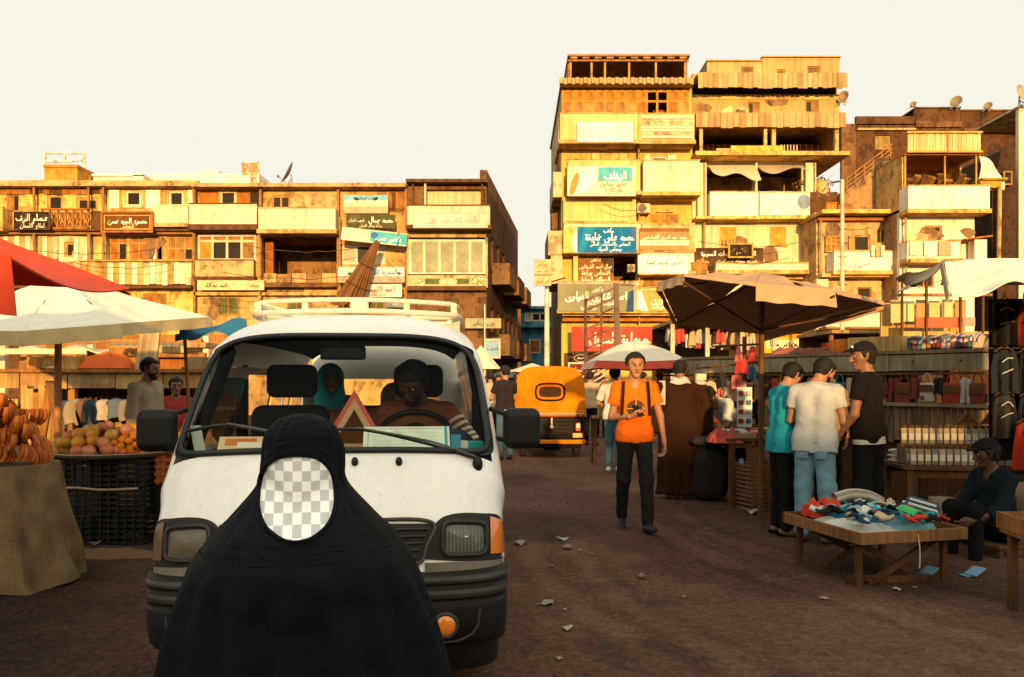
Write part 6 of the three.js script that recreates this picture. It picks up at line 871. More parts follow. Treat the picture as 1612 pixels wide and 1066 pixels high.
{const r=person({label:'man in a pale grey t-shirt and light blue jeans, back turned, looking down',pos:ground(1283,856),turn:2.5,height:1.72,skin:'tan',lean:0.07,head:[0.6,-0.55,0],headFree:true,hair:{line:0.06,back:-0.06,thick:0.013},beard:true,girth:1.06,arms:[[[-0.2,-1,0.1],[0.2,-0.5,0.9]],[[0.2,-1,0.12],[0.15,-0.35,0.9]]].reverse().map((a)=>a).reverse(),hands:[{curl:0.9},{curl:0.9}],legs:[[[-0.06,-1,0.02],[0,-1,-0.02]],[[0.06,-1,0.05],[0.02,-1,-0.05]]],shirt:{mat:jersey([0.42,0.45,0.45]),sleeve:0.55,hem:-0.1},trousers:{mat:denimL,wide:0.012,rise:0.02},shoes:M('grime',[0.14,0.08,0.06],0.7)});
part('pocket',[-1,1].map((q)=>sheet((u,v)=>V(q*(0.085 + 0.055*(u - 0.5)*2),(0.93 - 0.02 - 0.13*v)*r.s,-0.108 - 0.012*Math.sin(v*3)+ 0.02*Math.abs(u - 0.5)),5,5,0.004)),denimL,r.g);}
{const r=person({label:'tall man in a black t-shirt and dark cap, turned left beside the packets table',pos:V(3.22,0.014,-7.25),turn:-2.45,height:1.83,skin:'brown',lean:0.03,twist:0.12,head:[0.12,0.9,0],headFree:true,hair:{line:0.03,back:-0.075,thick:0.013},girth:1.04,arms:[[[-0.4,-0.95,0.1],[-0.15,-1,0.15]],[[0.12,-1,0.1],[-0.15,-0.75,0.62]]],hands:[{curl:0.6},{curl:0.8}],shirt:{mat:jersey([0.009,0.0065,0.0055]),sleeve:0.55,hem:-0.02},trousers:{mat:dkTrouser,wide:0.015}});
const cap=part('cap',meshLimbs([r.limbs.headL[0]],0.008,0.021,(d,x,y,z)=>{const q=V(x,y,z).sub(r.hc);return Math.max(d,0.052 - q.dot(V(0,1,0).applyMatrix4(r.HR)));}),M('cloth',[0.014,0.013,0.015]),r.g);part('brim',sheet((u,v)=>{const a=(u - 0.5)*2.1;return r.hp(Math.sin(a)*(0.09 + 0.0*v),0.07 - 0.018*v - 0.01*Math.cos(a)*0,0.055 + Math.cos(a)*0.04 + 0.07*v*Math.cos(a));},14,5,0.006),M('cloth',[0.014,0.013,0.015]),cap);part('badge',ball(0.016,0,0,0,1.5,0.8,0.4).translate(...r.hp(0.03,0.092,0.088).toArray()),M('',[0.5,0.5,0.48]),cap);part('undershirt',sheet((u,v)=>{const a=u*6.2832;return r.chest(Math.sin(a)*0.2,-0.01 - 0.06*v,Math.cos(a)*0.125);},40,3),jersey([0.5,0.46,0.4]),r.g);part('arm_band',bar(r.J.sh[0].clone().lerp(r.J.el[0],0.52),r.J.sh[0].clone().lerp(r.J.el[0],0.78),0.055,0.052,14),jersey([0.7,0.26,0.03]),r.g);}
person({label:'man seen only as a face between the turquoise polo and the grey t-shirt',pos:V(3.68,0.014,-9.4),turn:-0.4,height:1.66,fine:1.4,head:[0.3,0,0],shirt:{mat:jersey([0.3,0.17,0.09])},trousers:{mat:dkTrouser}});
person({label:'vendor in a white shirt bent low behind the crowded goods table',pos:V(2.98,0.014,-10.75),turn:-0.9,height:1.7,fine:1.3,skin:'brown',lean:0.95,head:[1.15,-0.2,0],hair:{thick:0.015},arms:[[[-0.1,-1,0.35],[0.2,-0.6,0.8]],[[0.2,-1,0.35],[-0.1,-0.6,0.8]]],shirt:{mat:jersey([0.6,0.6,0.55]),sleeve:0.9},trousers:{mat:dkTrouser}});
{const r=person({label:'vendor in a dark blue shirt and flat cap sitting low at the right edge',pos:V(4.1,0,-6.75),turn:-1.35,height:1.66,skin:'dark',seated:true,hipY:0.25,lean:0.16,head:[0.22,-0.25,0],headFree:true,hair:{line:0.03,back:-0.075},arms:[[[-0.15,-0.9,0.4],[0.3,-0.4,0.9]],[[0.15,-0.9,0.45],[-0.2,-0.35,0.9]]],hands:[{curl:0.7},{curl:0.7}],legs:[[[-0.15,0.5,1],[0,-1,0.0]],[[0.15,0.5,1],[0,-1,0.0]]],shirt:{mat:jersey([0.006,0.014,0.02]),sleeve:1.5},trousers:{mat:dkTrouser}});
part('cap',meshLimbs([r.limbs.headL[0]],0.008,0.022,(d,x,y,z)=>{const q=V(x,y,z).sub(r.hc);return Math.max(d,0.05 - q.dot(V(0,1,0).applyMatrix4(r.HR)));}),M('cloth',[0.012,0.011,0.01]),r.g);part('cap_brim',sheet((u,v)=>{const a=(u - 0.5)*2;return r.hp(Math.sin(a)*0.085,0.068 - 0.015*v,0.06 + Math.cos(a)*0.035 + 0.055*v*Math.cos(a));},12,4,0.006),M('cloth',[0.012,0.011,0.01]),r.g);
const st=thing('stool','very low wooden stool under the seated vendor at the right edge','stool',V(4.1,0,-6.75),-1.35);part('seat',rbox(0.36,0.04,0.36,0.015,0,0.115,0),timberD,st);for(const[x,z]of[[-1,-1],[1,-1],[-1,1],[1,1]])part('leg',cbox(0.045,0.1,0.045,x*0.14,0.05,z*0.14),timberD,st);}
person({label:'bearded man in a cream knitted top standing at the left stall, looking right',pos:V(-4.05,0.014,-8.9),turn:1.25,height:1.74,skin:'tan',head:[0.2,0.15,0],headFree:true,beard:true,hair:{line:0.058,back:-0.05,thick:0.012},arms:[[[-0.15,-1,0],[-0.05,-1,0.2]],[[0.12,-1,-0.05],[0.02,-1,0.2]]],shirt:{mat:jersey([0.4,0.33,0.22]),sleeve:1.8,hem:-0.12},trousers:{mat:M('cloth',[0.1,0.1,0.1])}});
person({label:'man in a red and white top by the left stall, next to the minibus pillar',pos:V(-4.06,0.014,-9.7),turn:0.55,height:1.52,fine:1.3,skin:'brown',head:[0.1,0,0],shirt:{mat:jersey([0.42,0.05,0.04]),sleeve:0.9},trousers:{mat:dkTrouser}});
{const r=person({label:'driver in a striped shirt behind the steering wheel, looking down to the left',pos:vanAt(0.37,0.13,-1.2),turn:0.2,height:1.72,skin:'dark',seated:true,hipY:0.72,lean:-0.04,head:[0.62,-0.5,-0.1],headFree:true,hair:{line:0.05,back:-0.06,thick:0.016},beard:true,arms:[[[-0.15,-0.7,0.6],[0.25,0.2,0.9]],[[0.5,-0.75,0.4],[-0.55,-0.1,0.85]]],hands:[{curl:0.9},{curl:0.9}],legs:[[[-0.1,-0.05,1],[0,-1,0.3]],[[0.15,-0.05,1],[0,-1,0.3]]],shirt:{mat:jersey([0.22,0.07,0.03]),sleeve:0.9},trousers:{mat:dkTrouser},shoes:blackM});part('sleeve_stripe',[0.25,0.4,0.55,0.68,0.8].map((t)=>bar(r.J.sh[1].clone().lerp(r.J.el[1],t),r.J.sh[1].clone().lerp(r.J.el[1],t + 0.07),0.0715,0.07,16)),jersey([0.66,0.56,0.42]),r.g);}
{const hij=(px,label,mat,d,robe,y=0.72)=>{const r=person({label,pos:vanAt(px,0.1,-d),turn:0.15,height:1.6,fine:1.2,skin:'light',seated:true,hipY:y,head:[0.1,0.2,0],headFree:true,hair:null,legs:[[[-0.1,-0.05,1],[0,-1,0.1]],[[0.1,-0.05,1],[0,-1,0.1]]],shirt:{mat:robe,sleeve:1.8},trousers:{mat:dkTrouser}});
part('headscarf',meshLimbs([r.limbs.headL[0],limb(r.hp(0,-0.02,-0.02),r.J.neck.clone().add(V(0,-0.1,0)),0.085,0.12,0.06)],0.009,0.016,(q,x,y2,z)=>{const p=r.hp(0,-0.012,0.12);return Math.max(q,0.082 - Math.hypot((x - p.x)*1.15,(y2 - p.y)*0.9,(z - p.z)*0.8));}),mat,r.g);return r;};
hij(-0.36,'woman in a bright turquoise headscarf sitting in the back of the minibus',jersey([0.03,0.62,0.72]),3.05,jersey([0.3,0.26,0.2]),0.85);hij(0.14,'woman in a beige headscarf sitting beside the turquoise headscarf in the minibus',jersey([0.4,0.3,0.2]),3.1,jersey([0.2,0.14,0.1]),0.68);}
// ---------------------------------------------------------------- orange three wheeler, seen from behind
{
const D=15.4,g=thing('auto_rickshaw','orange and black three wheeled taxi driving away down the street','auto rickshaw',V((866 - CX)/ FOC*D,0,-D)),or=new THREE.MeshPhysicalMaterial({color:lin([0.72,0.2,0.004]),roughness:0.85,specularIntensity:0.2,side:THREE.DoubleSide,map:T.grime}),blk=M('grime',[0.011,0.009,0.008],0.8,{specularIntensity:0.12});
const sec=(y)=>[0.655 - 0.06*smooth(0.9,1.55,y),-0.1*smooth(0.85,1.7,y)];
const sh=new THREE.Shape(),w0=0.65,w1=0.575;sh.moveTo(-w0,0.84);sh.lineTo(w0,0.84);sh.lineTo(w1 + 0.035,1.42);sh.quadraticCurveTo(w1 + 0.01,1.68,w1 - 0.22,1.7);sh.quadraticCurveTo(0,1.735,-w1 + 0.22,1.7);sh.quadraticCurveTo(-w1 - 0.01,1.68,-w1 - 0.035,1.42);sh.closePath();
const ov=(rx,ry,cy,n=40)=>Array.from({length:n},(_,i)=>{const a=i / n*6.2832,c=Math.cos(a),s=Math.sin(a);return new THREE.Vector2(rx*Math.sign(c)*Math.pow(Math.abs(c),0.5),cy + ry*Math.sign(s)*Math.pow(Math.abs(s),0.7));});
sh.holes.push(new THREE.Path(ov(0.26,0.145,1.27)));
const hood=part('hood',new THREE.ExtrudeGeometry(sh,{depth:0.05,bevelEnabled:true,bevelSize:0.05,bevelThickness:0.05,bevelSegments:4,curveSegments:14}).translate(0,0,-0.09),or,g);
part('roof',sheet((u,v)=>{const a=lerp(-1,1,u),x=a*(w1 + 0.05),y=1.755 - 0.28*Math.pow(Math.abs(a),4)- 0.05*v;return V(x,y,-0.05 - 1.75*v);},24,8,0.02),or,g);part('side_curtain',[-1,1].map((q)=>sheet((u,v)=>V(q*lerp(0.66,0.62,v),lerp(0.84,1.6,v),-0.08 - 0.65*u),6,6,0.015)),or,g);
const wn=part('window',new THREE.ShapeGeometry(new THREE.Shape(ov(0.27,0.155,1.27))).translate(0,0,-0.03),M('grime',[0.045,0.02,0.012],0.7,{specularIntensity:0.2}),g);part('window_seal',tube(ov(0.275,0.16,1.27,60).map((p)=>V(p.x,p.y,0.02)),0.02,120,7,true),blk,wn);
part('pipe',[bar(V(-0.66,0.85,0.02),V(0.66,0.85,0.02),0.018)],M('grime',[0.4,0.34,0.24],0.4),g);
part('body',[rbox(1.3,0.5,0.2,0.06,0,0.585,-0.11,3),cbox(1.24,0.4,1.5,0,0.6,-0.95),cbox(0.9,0.3,0.8,0,0.5,-2.0)],blk,g);
for(const q of[-1,1]){const lv=part('louvre_panel',rbox(0.42,0.34,0.03,0.05,q*0.25,0.62,0.0,3),M('grime',[0.02,0.017,0.014],0.8,{specularIntensity:0.15}),g);for(let i=0;i<4;i++)part('louvre',cbox(0.3,0.02,0.03,q*0.25,0.52 + i*0.07,0.022),M('grime',[0.035,0.03,0.026],0.8,{specularIntensity:0.2}),lv);const tl=part('tail_lamp',rbox(0.1,0.16,0.05,0.02,q*0.535,0.6,0.01),M('',[0.42,0.08,0.03],0.2),g);part('lamp_lens',rbox(0.075,0.07,0.02,0.01,q*0.535,0.615,0.034),M('',[0.7,0.5,0.36],0.2),tl);part('indicator',rbox(0.2,0.09,0.05,0.015,q*0.53,0.44,0.02),M('',[0.8,0.22,0.02],0.3),g);}
part('badge',[ball(0.04,0.03,0.605,0.02,1,1,0.4),cbox(0.03,0.2,0.02,0.03,0.68,0.01)],M('grime',[0.3,0.28,0.22],0.3),g);
part('bumper',rbox(1.32,0.08,0.08,0.02,0.02,0.32,0.06),or,g);part('underframe',[cbox(1.1,0.1,1.2,0,0.25,-0.6),bar(V(-0.5,0.21,-0.22),V(0.5,0.21,-0.22),0.035),cbox(0.3,0.16,0.3,0.05,0.22,-0.2)],blk,g);
for(const q of[-1,1]){const w=part('wheel',new THREE.TorusGeometry(0.15,0.07,10,26).rotateY(Math.PI / 2).translate(q*0.52,0.205,-0.28),tyreM,g);part('rim',new THREE.CylinderGeometry(0.11,0.11,0.08,18).rotateZ(Math.PI / 2).translate(q*0.52,0.205,-0.28),M('rust',[0.3,0.27,0.22],0.5),w);part('mudflap',cbox(0.16,0.2,0.015,q*0.52,0.3,-0.05),blk,g);}
part('wheel',new THREE.TorusGeometry(0.145,0.06,10,26).rotateY(Math.PI / 2).translate(0,0.205,-2.2),tyreM,g);
}
// ---------------------------------------------------------------- canopies
const canvasM=(c,tr=0)=>(tr?new THREE.MeshPhysicalMaterial({color:lin(c),roughness:0.9,transmission:tr,thickness:0,side:THREE.DoubleSide,map:T.cloth}):M('cloth',c,0.9));
function parasol(label,base,o){
const g=thing(o.name??'parasol',label,'parasol',base),L=(p)=>p.clone().sub(g.position),peak=L(o.peak),rim=o.rim.map(L),n=rim.length;
for(let i=0;i<n;i++){
const a=rim[i],b=rim[(i + 1)% n],sag=o.sag??0.1,seg=sheet((u,v)=>{const e=a.clone().lerp(b,u);e.y -=(o.scallop??0)*Math.sin(u*Math.PI)*-1;const p=peak.clone().lerp(e,v);p.y -=sag*Math.sin(v*Math.PI)*(0.35 + 0.65*Math.sin(u*Math.PI))*0.6;p.y +=(o.wrinkle??0.012)*noise3(p.x*5,p.z*5,i +(o.seed??0))*Math.sin(v*Math.PI);return p;},16,14,0.008);
part('canopy_panel',seg,o.mats?o.mats[i % o.mats.length]:o.mat,g);
const dr=o.valance?.[i]??0;if(dr)part('valance',sheet((u,v)=>{const e=a.clone().lerp(b,u),out=e.clone().setY(0).sub(peak.clone().setY(0)).normalize();return V(e.x,e.y - dr*v*(1 - 0.035*Math.sin(u*17))+ 0.003,e.z).addScaledVector(out,0.01 +(o.flare??0.03)*v + 0.012*Math.sin(u*18 + i)*v);},30,5,0.006),o.valMat?.[i]??o.valMat??o.mat,g);
if(o.ribs !==0)part('rib',bar(peak.clone().add(V(0,-0.06,0)),a.clone().add(V(0,-0.035,0)),0.011,0.008,6),o.ribMat??timberD,g);
}
if(o.pole !==0)part('pole',bar(V(0,0,0),peak.clone().add(V(0,-0.02,0)).setX(peak.x*(o.straight??1)),o.poleR??0.025,(o.poleR??0.025)*0.9,10),o.poleMat??timberD,g);
return g;
}
{const red=new THREE.MeshPhysicalMaterial({color:lin([0.85,0.1,0.04]),roughness:0.85,specularIntensity:0.2,transmission:0.3,thickness:0,side:THREE.DoubleSide,map:T.cloth});
parasol('bright red square parasol with hanging flaps at the left edge',V(-3.35,0,-4.15),{peak:V(-3.3,2.5,-4.0),rim:[at(205,454,4.5),at(14,404,3.45),V(-4.5,2.1,-3.4),V(-4.6,2.3,-4.6)],sag:0.05,mat:red,valance:[0.0,0.26,0.2,0.0],seed:3,pole:0,scallop:-0.07});
const p=at(205,455,4.5);}
parasol('wide cream parasol under the red one, on a brown pole by the fruit tray',V((90 - CX)/ FOC*7.6,0,-7.6),{peak:at(92,432,7.6),rim:[at(330,499,7.9),at(190,510,6.5),at(35,522,6.3),at(-150,520,7.2),at(-110,508,8.9),at(190,503,9.0)],sag:0.09,mat:canvasM([0.85,0.8,0.64]),valance:[0.1,0.12,0.12,0.12,0.08,0.08],valMat:M('cloth',[0.5,0.38,0.18]),poleMat:M('rust',[0.42,0.2,0.06],0.6),poleR:0.035,seed:8,wrinkle:0.03});
{const B=M('cloth',[0.03,0.19,0.3]);solo('tarpaulin',[sheet((u,v)=>{const p=at(lerp(282,388,u),lerp(507,512,u)+ 20*v - 8*u,lerp(8.6,7.8,v));p.y +=0.04*Math.sin(u*9 + v*3)- 0.02;return p;},24,10,0.01),sheet((u,v)=>{const p=at(lerp(276,292,u),lerp(528,524,u)+ 10*v,7.8);p.y +=0.02*Math.sin(v*7);return p;},6,6,0.01)],B,'blue tarpaulin stretched behind the left corner of the minibus roof','tarpaulin');solo('tent_pole',[bar(V(-3.35,0,-8.5),at(290,520,8.4),0.02),bar(V(-2.75,0,-8.5),at(372,515,8.4),0.02)],timber,'pair of thin poles carrying the blue tarpaulin','pole');}
{const brown=M('cloth',[0.5,0.31,0.17],0.9),D0=8.5,base=V((1197 - CX)/ FOC*D0,0,-D0);
parasol('large brown square canopy with a dark underside, over the goods tables on the right',base,{peak:at(1200,429,D0),rim:[at(1079,432,7.4),at(1190,447,7.0),at(1313,457,7.3),at(1388,474,9.2),at(1200,523,9.9),at(1066,506,9.4),at(1038,446,8.2)],sag:0.1,mat:brown,valance:[0.03,0.16,0.05,0.12,0.03,0.04,0.1],seed:5,wrinkle:0.05,poleMat:timberD,poleR:0.03});
solo('canopy_strut',[bar(at(1197,520,8.45),at(1076,437,7.3).add(V(0,-0.04,0)),0.012),bar(at(1197,520,8.45),at(1314,459,7.2).add(V(0,-0.04,0)),0.012),bar(at(1197,520,8.45),at(1388,480,9.3).add(V(0,-0.04,0)),0.012)],timberD,'thin dark struts bracing the brown canopy from its pole','strut');}
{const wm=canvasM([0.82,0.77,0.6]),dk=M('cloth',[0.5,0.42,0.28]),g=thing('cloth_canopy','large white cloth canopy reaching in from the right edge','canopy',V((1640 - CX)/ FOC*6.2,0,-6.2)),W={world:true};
const ridge=(u)=>at(lerp(1487,1790,u),412 - 4*Math.sin(u*5),lerp(6.7,6.3,u)),front=(u)=>{const d=lerp(5.9,5.5,u),x=lerp(1499,1790,u);return at(x,lerp(467,455,smooth(0.1,0.28,u))- 9*Math.exp(-((u - 0.34)**2)/ 0.008)+ 3*Math.sin(u*14),d);},left=(u)=>at(lerp(1408,1440,u),lerp(457,447,u),lerp(7.3,8.2,u));
part('canopy_front',sheet((u,v)=>{const p=ridge(u).lerp(front(u),v);p.y -=0.05*Math.sin(v*Math.PI)- 0.03*noise3(u*9 + v*3,v*4 - u*5,3)*Math.sin(v*2.6);return p;},50,18,0.008),wm,g,null,W);
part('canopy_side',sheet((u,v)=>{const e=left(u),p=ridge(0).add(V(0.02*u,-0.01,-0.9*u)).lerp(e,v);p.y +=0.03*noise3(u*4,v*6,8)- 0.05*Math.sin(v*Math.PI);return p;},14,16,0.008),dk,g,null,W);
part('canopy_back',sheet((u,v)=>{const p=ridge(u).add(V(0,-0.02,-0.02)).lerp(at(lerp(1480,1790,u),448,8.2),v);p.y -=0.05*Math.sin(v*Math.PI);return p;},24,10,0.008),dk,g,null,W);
part('side_valance',sheet((u,v)=>{const p=at(lerp(1489,1500,u),lerp(412,466,u),lerp(6.68,5.92,u));p.y -=0.05*v;p.x -=0.02 + 0.02*v;return p;},12,3,0.01),M('cloth',[0.3,0.25,0.17]),g,null,W);part('ridge_pole',bar(ridge(0),ridge(1),0.02),timber,g,null,W);}
{
solo('tent_pole',[bar(V(4.45,0,-5.9),at(1640,430,6.0),0.025)],timberD,'dark pole of the white canopy, behind the hanging clothes','pole');}
{const D0=13,c=at(1006,566,D0),rim=[];for(let i=0;i<8;i++){const a=i / 8*6.2832 + 0.2;rim.push(V(c.x + Math.cos(a)*0.89,c.y +(i % 2?0.0:-0.03)- 0.03,c.z + Math.sin(a)*0.89));}parasol('round red and white street parasol behind the young man in orange',V(c.x,0,-D0),{peak:V(c.x - 0.1,c.y + 0.29,c.z),rim,sag:-0.1,mat:canvasM([0.74,0.66,0.5]),valance:Array(8).fill(0.12),valMat:Array.from({length:8},(_,i)=>M('cloth',i % 3?[0.55,0.08,0.05]:[0.7,0.4,0.3])),flare:0.05,seed:9});}
for(const[px,py,w,d,lb,col,lift]of[[838,580,66,22,'pale flat parasol beyond the orange three wheeler',[0.72,0.6,0.4],0.14],[757,575,58,20,'pointed cream parasol right behind the minibus roof',[0.74,0.66,0.46],0.5],[795,590,50,26,'low dark blue parasol in the far crowd',[0.06,0.09,0.13],0.2]]){const c=at(px,py,d),r=w / 2 / FOC*d,rim=[];for(let i=0;i<8;i++){const a=i / 8*6.2832;rim.push(V(c.x + Math.cos(a)*r,c.y - 0.04,c.z + Math.sin(a)*r));}parasol(lb,V(c.x,0,-d),{peak:V(c.x,c.y + lift,c.z),rim,mat:canvasM(col),sag:0.02,ribs:0,valance:Array(8).fill(0.06)});}
// ---------------------------------------------------------------- goods: shared makers
const R1=rng(101);
const hangM=[[0.36,0.045,0.03],[0.5,0.4,0.26],[0.04,0.09,0.14],[0.03,0.025,0.022],[0.38,0.2,0.07],[0.2,0.05,0.035],[0.5,0.47,0.4],[0.1,0.055,0.03],[0.06,0.16,0.22],[0.36,0.12,0.08]].map((c)=>M('cloth',c,0.85));
function garment(label,p,w,h,mat,turn,seed,group,nm='hanging_garment',cat='garment'){
const g=thing(nm,label,cat,p.clone().add(V(0,-h,0)),turn,group),r=rng(seed),a=r()*6,k=2 + r()*3;
part('fabric',sheet((u,v)=>{const x=(u - 0.5)*w*(0.72 + 0.28*Math.min(1,v*2.2))*(1 + 0.06*Math.sin(v*5 + a)),sh=0.1*h*(Math.abs(u - 0.5)*2)**2*(1 - v);return V(x,h*(1 - v)- sh + 0.01*Math.sin(u*9 + a)*v,0.035*Math.sin(u*Math.PI*k + a)*(0.3 + v)- 0.02);},14,10,0.02),mat,g);
part('hanger',[bar(V(-w*0.36,h - 0.015,-0.01),V(0,h + 0.05,-0.01),0.005),bar(V(w*0.36,h - 0.015,-0.01),V(0,h + 0.05,-0.01),0.005),bar(V(0,h + 0.05,-0.01),V(0,h + 0.09,-0.01),0.004)],timberD,g);return g;
}
function bag(label,p,w,h,mat,turn,group){const g=thing('hanging_bag',label,'bag',p.clone().add(V(0,-h - 0.1,0)),turn,group);part('bag_body',rbox(w,h,w*0.35,w*0.12,0,h / 2,0),mat,g);part('strap',tube([V(-w*0.35,h*0.9,0),V(-w*0.2,h + 0.08,0),V(0,h + 0.11,0),V(w*0.2,h + 0.08,0),V(w*0.35,h*0.9,0)],0.009,16,5),mat,g);part('flap',rbox(w*0.9,h*0.35,0.02,0.008,0,h*0.72,w*0.18),timberD,g);return g;}
function crate(label,p,w,h,d,mat,turn=0,group,o={}){
const g=thing(o.name??'crate',label,'crate',p,turn,group),n=o.n??4,t=0.014;for(const[x,z]of[[-1,-1],[1,-1],[1,1],[-1,1]])part('corner_post',cbox(0.04,h,0.04,x*(w / 2 - 0.02),h / 2,z*(d / 2 - 0.02)),mat,g);
for(let i=0;i<n;i++){const y=h*(i + 0.5)/ n,sh=h / n*(o.fill??0.62);part('slat',cbox(w,sh,t,0,y,d / 2 + t / 2),mat,g);part('slat',cbox(w,sh,t,0,y,-d / 2 - t / 2),mat,g);part('slat',cbox(t,sh,d,w / 2 + t / 2,y,0),mat,g);part('slat',cbox(t,sh,d,-w / 2 - t / 2,y,0),mat,g);}
if(o.bars)for(let i=1;i<o.bars;i++)part('upright',cbox(0.015,h,0.012,-w / 2 + w*i / o.bars,h / 2,d / 2 + t + 0.007),mat,g);
part('bottom',cbox(w - 0.02,0.015,d - 0.02,0,0.012,0),mat,g);return g;
}
function table(label,p,w,d,h,mat,turn=0,o={}){const g=thing(o.name??'table',label,o.cat??'table',p,turn);part('top',[rbox(w,0.04,d,0.008,0,h - 0.02,0)],mat,g);for(const[x,z]of[[-1,-1],[1,-1],[1,1],[-1,1]])part('leg',cbox(0.05,h - 0.04,0.05,x*(w / 2 - 0.07),(h - 0.04)/ 2,z*(d / 2 - 0.06)),o.legMat??timberD,g);for(const z of[-1,1])part('apron',cbox(w - 0.19,0.07,0.025,0,h - 0.08,z*(d / 2 - 0.06)),o.legMat??timberD,g);return g;}
function heap(label,p,w,d,h,mat,seed,nm='cloth_pile',cat='cloth',o={}){const g=sheet((u,v)=>{const x=(u - 0.5)*w,z=(v - 0.5)*d,e=Math.min(1,4*Math.min(u,1 - u))*Math.min(1,4*Math.min(v,1 - v));return V(p.x + x + 0.03*noise3(u*6,v*6,seed),p.y + 0.004 + h*Math.sqrt(e)*(0.62 + 0.38*noise3(u*4 + seed,v*4,seed)+ 0.22*noise3(u*11,v*11 + seed,3)),p.z + z + 0.03*noise3(v*6,u*6,seed + 4));},26,22);return solo(nm,g,mat,label,cat,o.group);}
// ---------------------------------------------------------------- left stalls
{const cx=-3.83,cz=-5.85,g=thing('banana_stand','stand covered by a long brown burlap cloth, under the bananas','stall',V(cx,0,cz)),bm=M('burlap',[0.3,0.22,0.13],0.95);
part('cover',[sheet((u,v)=>{const a=(u - 0.5)*6.2832,n=3.2,c=Math.cos(a),s=Math.sin(a),ex=0.46 + 0.1*v,ez=0.34 + 0.1*v,f=0.035*v*Math.sin(a*9 + 2*Math.sin(v*3))+ 0.02*v*noise3(a*4,v*3,2),x=(ex + f)*Math.sign(s)*Math.pow(Math.abs(s),2 / n)+ 0.07*v*v*smooth(0.3,1,s),z=(ez + f)*Math.sign(c)*Math.pow(Math.abs(c),2 / n);return V(x,0.86*(1 - v)+ 0.03*noise3(a*2,3,1)*v + 0.02,z);},140,40),sheet((u,v)=>{const a=u*6.2832,n=3.2,c=Math.cos(a),s=Math.sin(a);return V(0.46*v*Math.sign(s)*Math.pow(Math.abs(s),2 / n),0.88 + 0.015*noise3(u*9,v*4,2)*(1 - v),0.34*v*Math.sign(c)*Math.pow(Math.abs(c),2 / n));},60,6)],bm,g);
part('frame',[[-1,-1],[1,-1],[1,1],[-1,1]].map(([x,z])=>cbox(0.05,0.84,0.05,x*0.35,0.42,z*0.21)),timberD,g);
const r=rng(12),bms=[[0.66,0.17,0.012],[0.58,0.12,0.01],[0.7,0.22,0.015],[0.5,0.085,0.01]].map((c)=>M('grime',c,0.55)),finger=tube([V(0,0,0),V(0.01,-0.035,0.024),V(0.012,-0.075,0.03),V(0,-0.115,0.012)],0.017,9,7),proto=[];
for(let k=0;k<3;k++){const b=thing('banana_bunch','-','bananas',V(0,-50,0));for(let i=0;i<7;i++)part('banana',finger.clone().rotateX(-0.25 + 0.16*r()).rotateY(-1.2 + i*0.4 + 0.2*r()).translate(0.02*(i - 3),0,0.012*r()),bms[(k + i)% 4],b);part('stalk',bar(V(0,-0.01,0),V(0,0.04,-0.02),0.022,0.014),timberD,b);proto.push(b);}
let n=0;for(let row=0;row<7;row++)for(let i=0;i<9 - row*0.5;i++){const y=0.94 + row*0.055,q=1 -(row / 8)**1.6,ang=-1.9 + i*(3.9 /(9 - row*0.5))+(row % 2)*0.22 + 0.15*r(),p=V(cx - 0.02 + Math.sin(ang)*0.4*q,y + 0.05*r()+ 0.03,cz + Math.cos(ang)*0.27*q);const b=n<3?proto[n]:copyOf(proto[n % 3]);b.position.copy(p);b.rotation.y=ang +(r()- 0.5)*0.6;b.rotation.z=(r()- 0.5)*0.5;b.userData.label='bunch of reddish bananas in the heap on the burlap stand';b.userData.group='banana bunches heaped on the burlap stand';n++;}
}
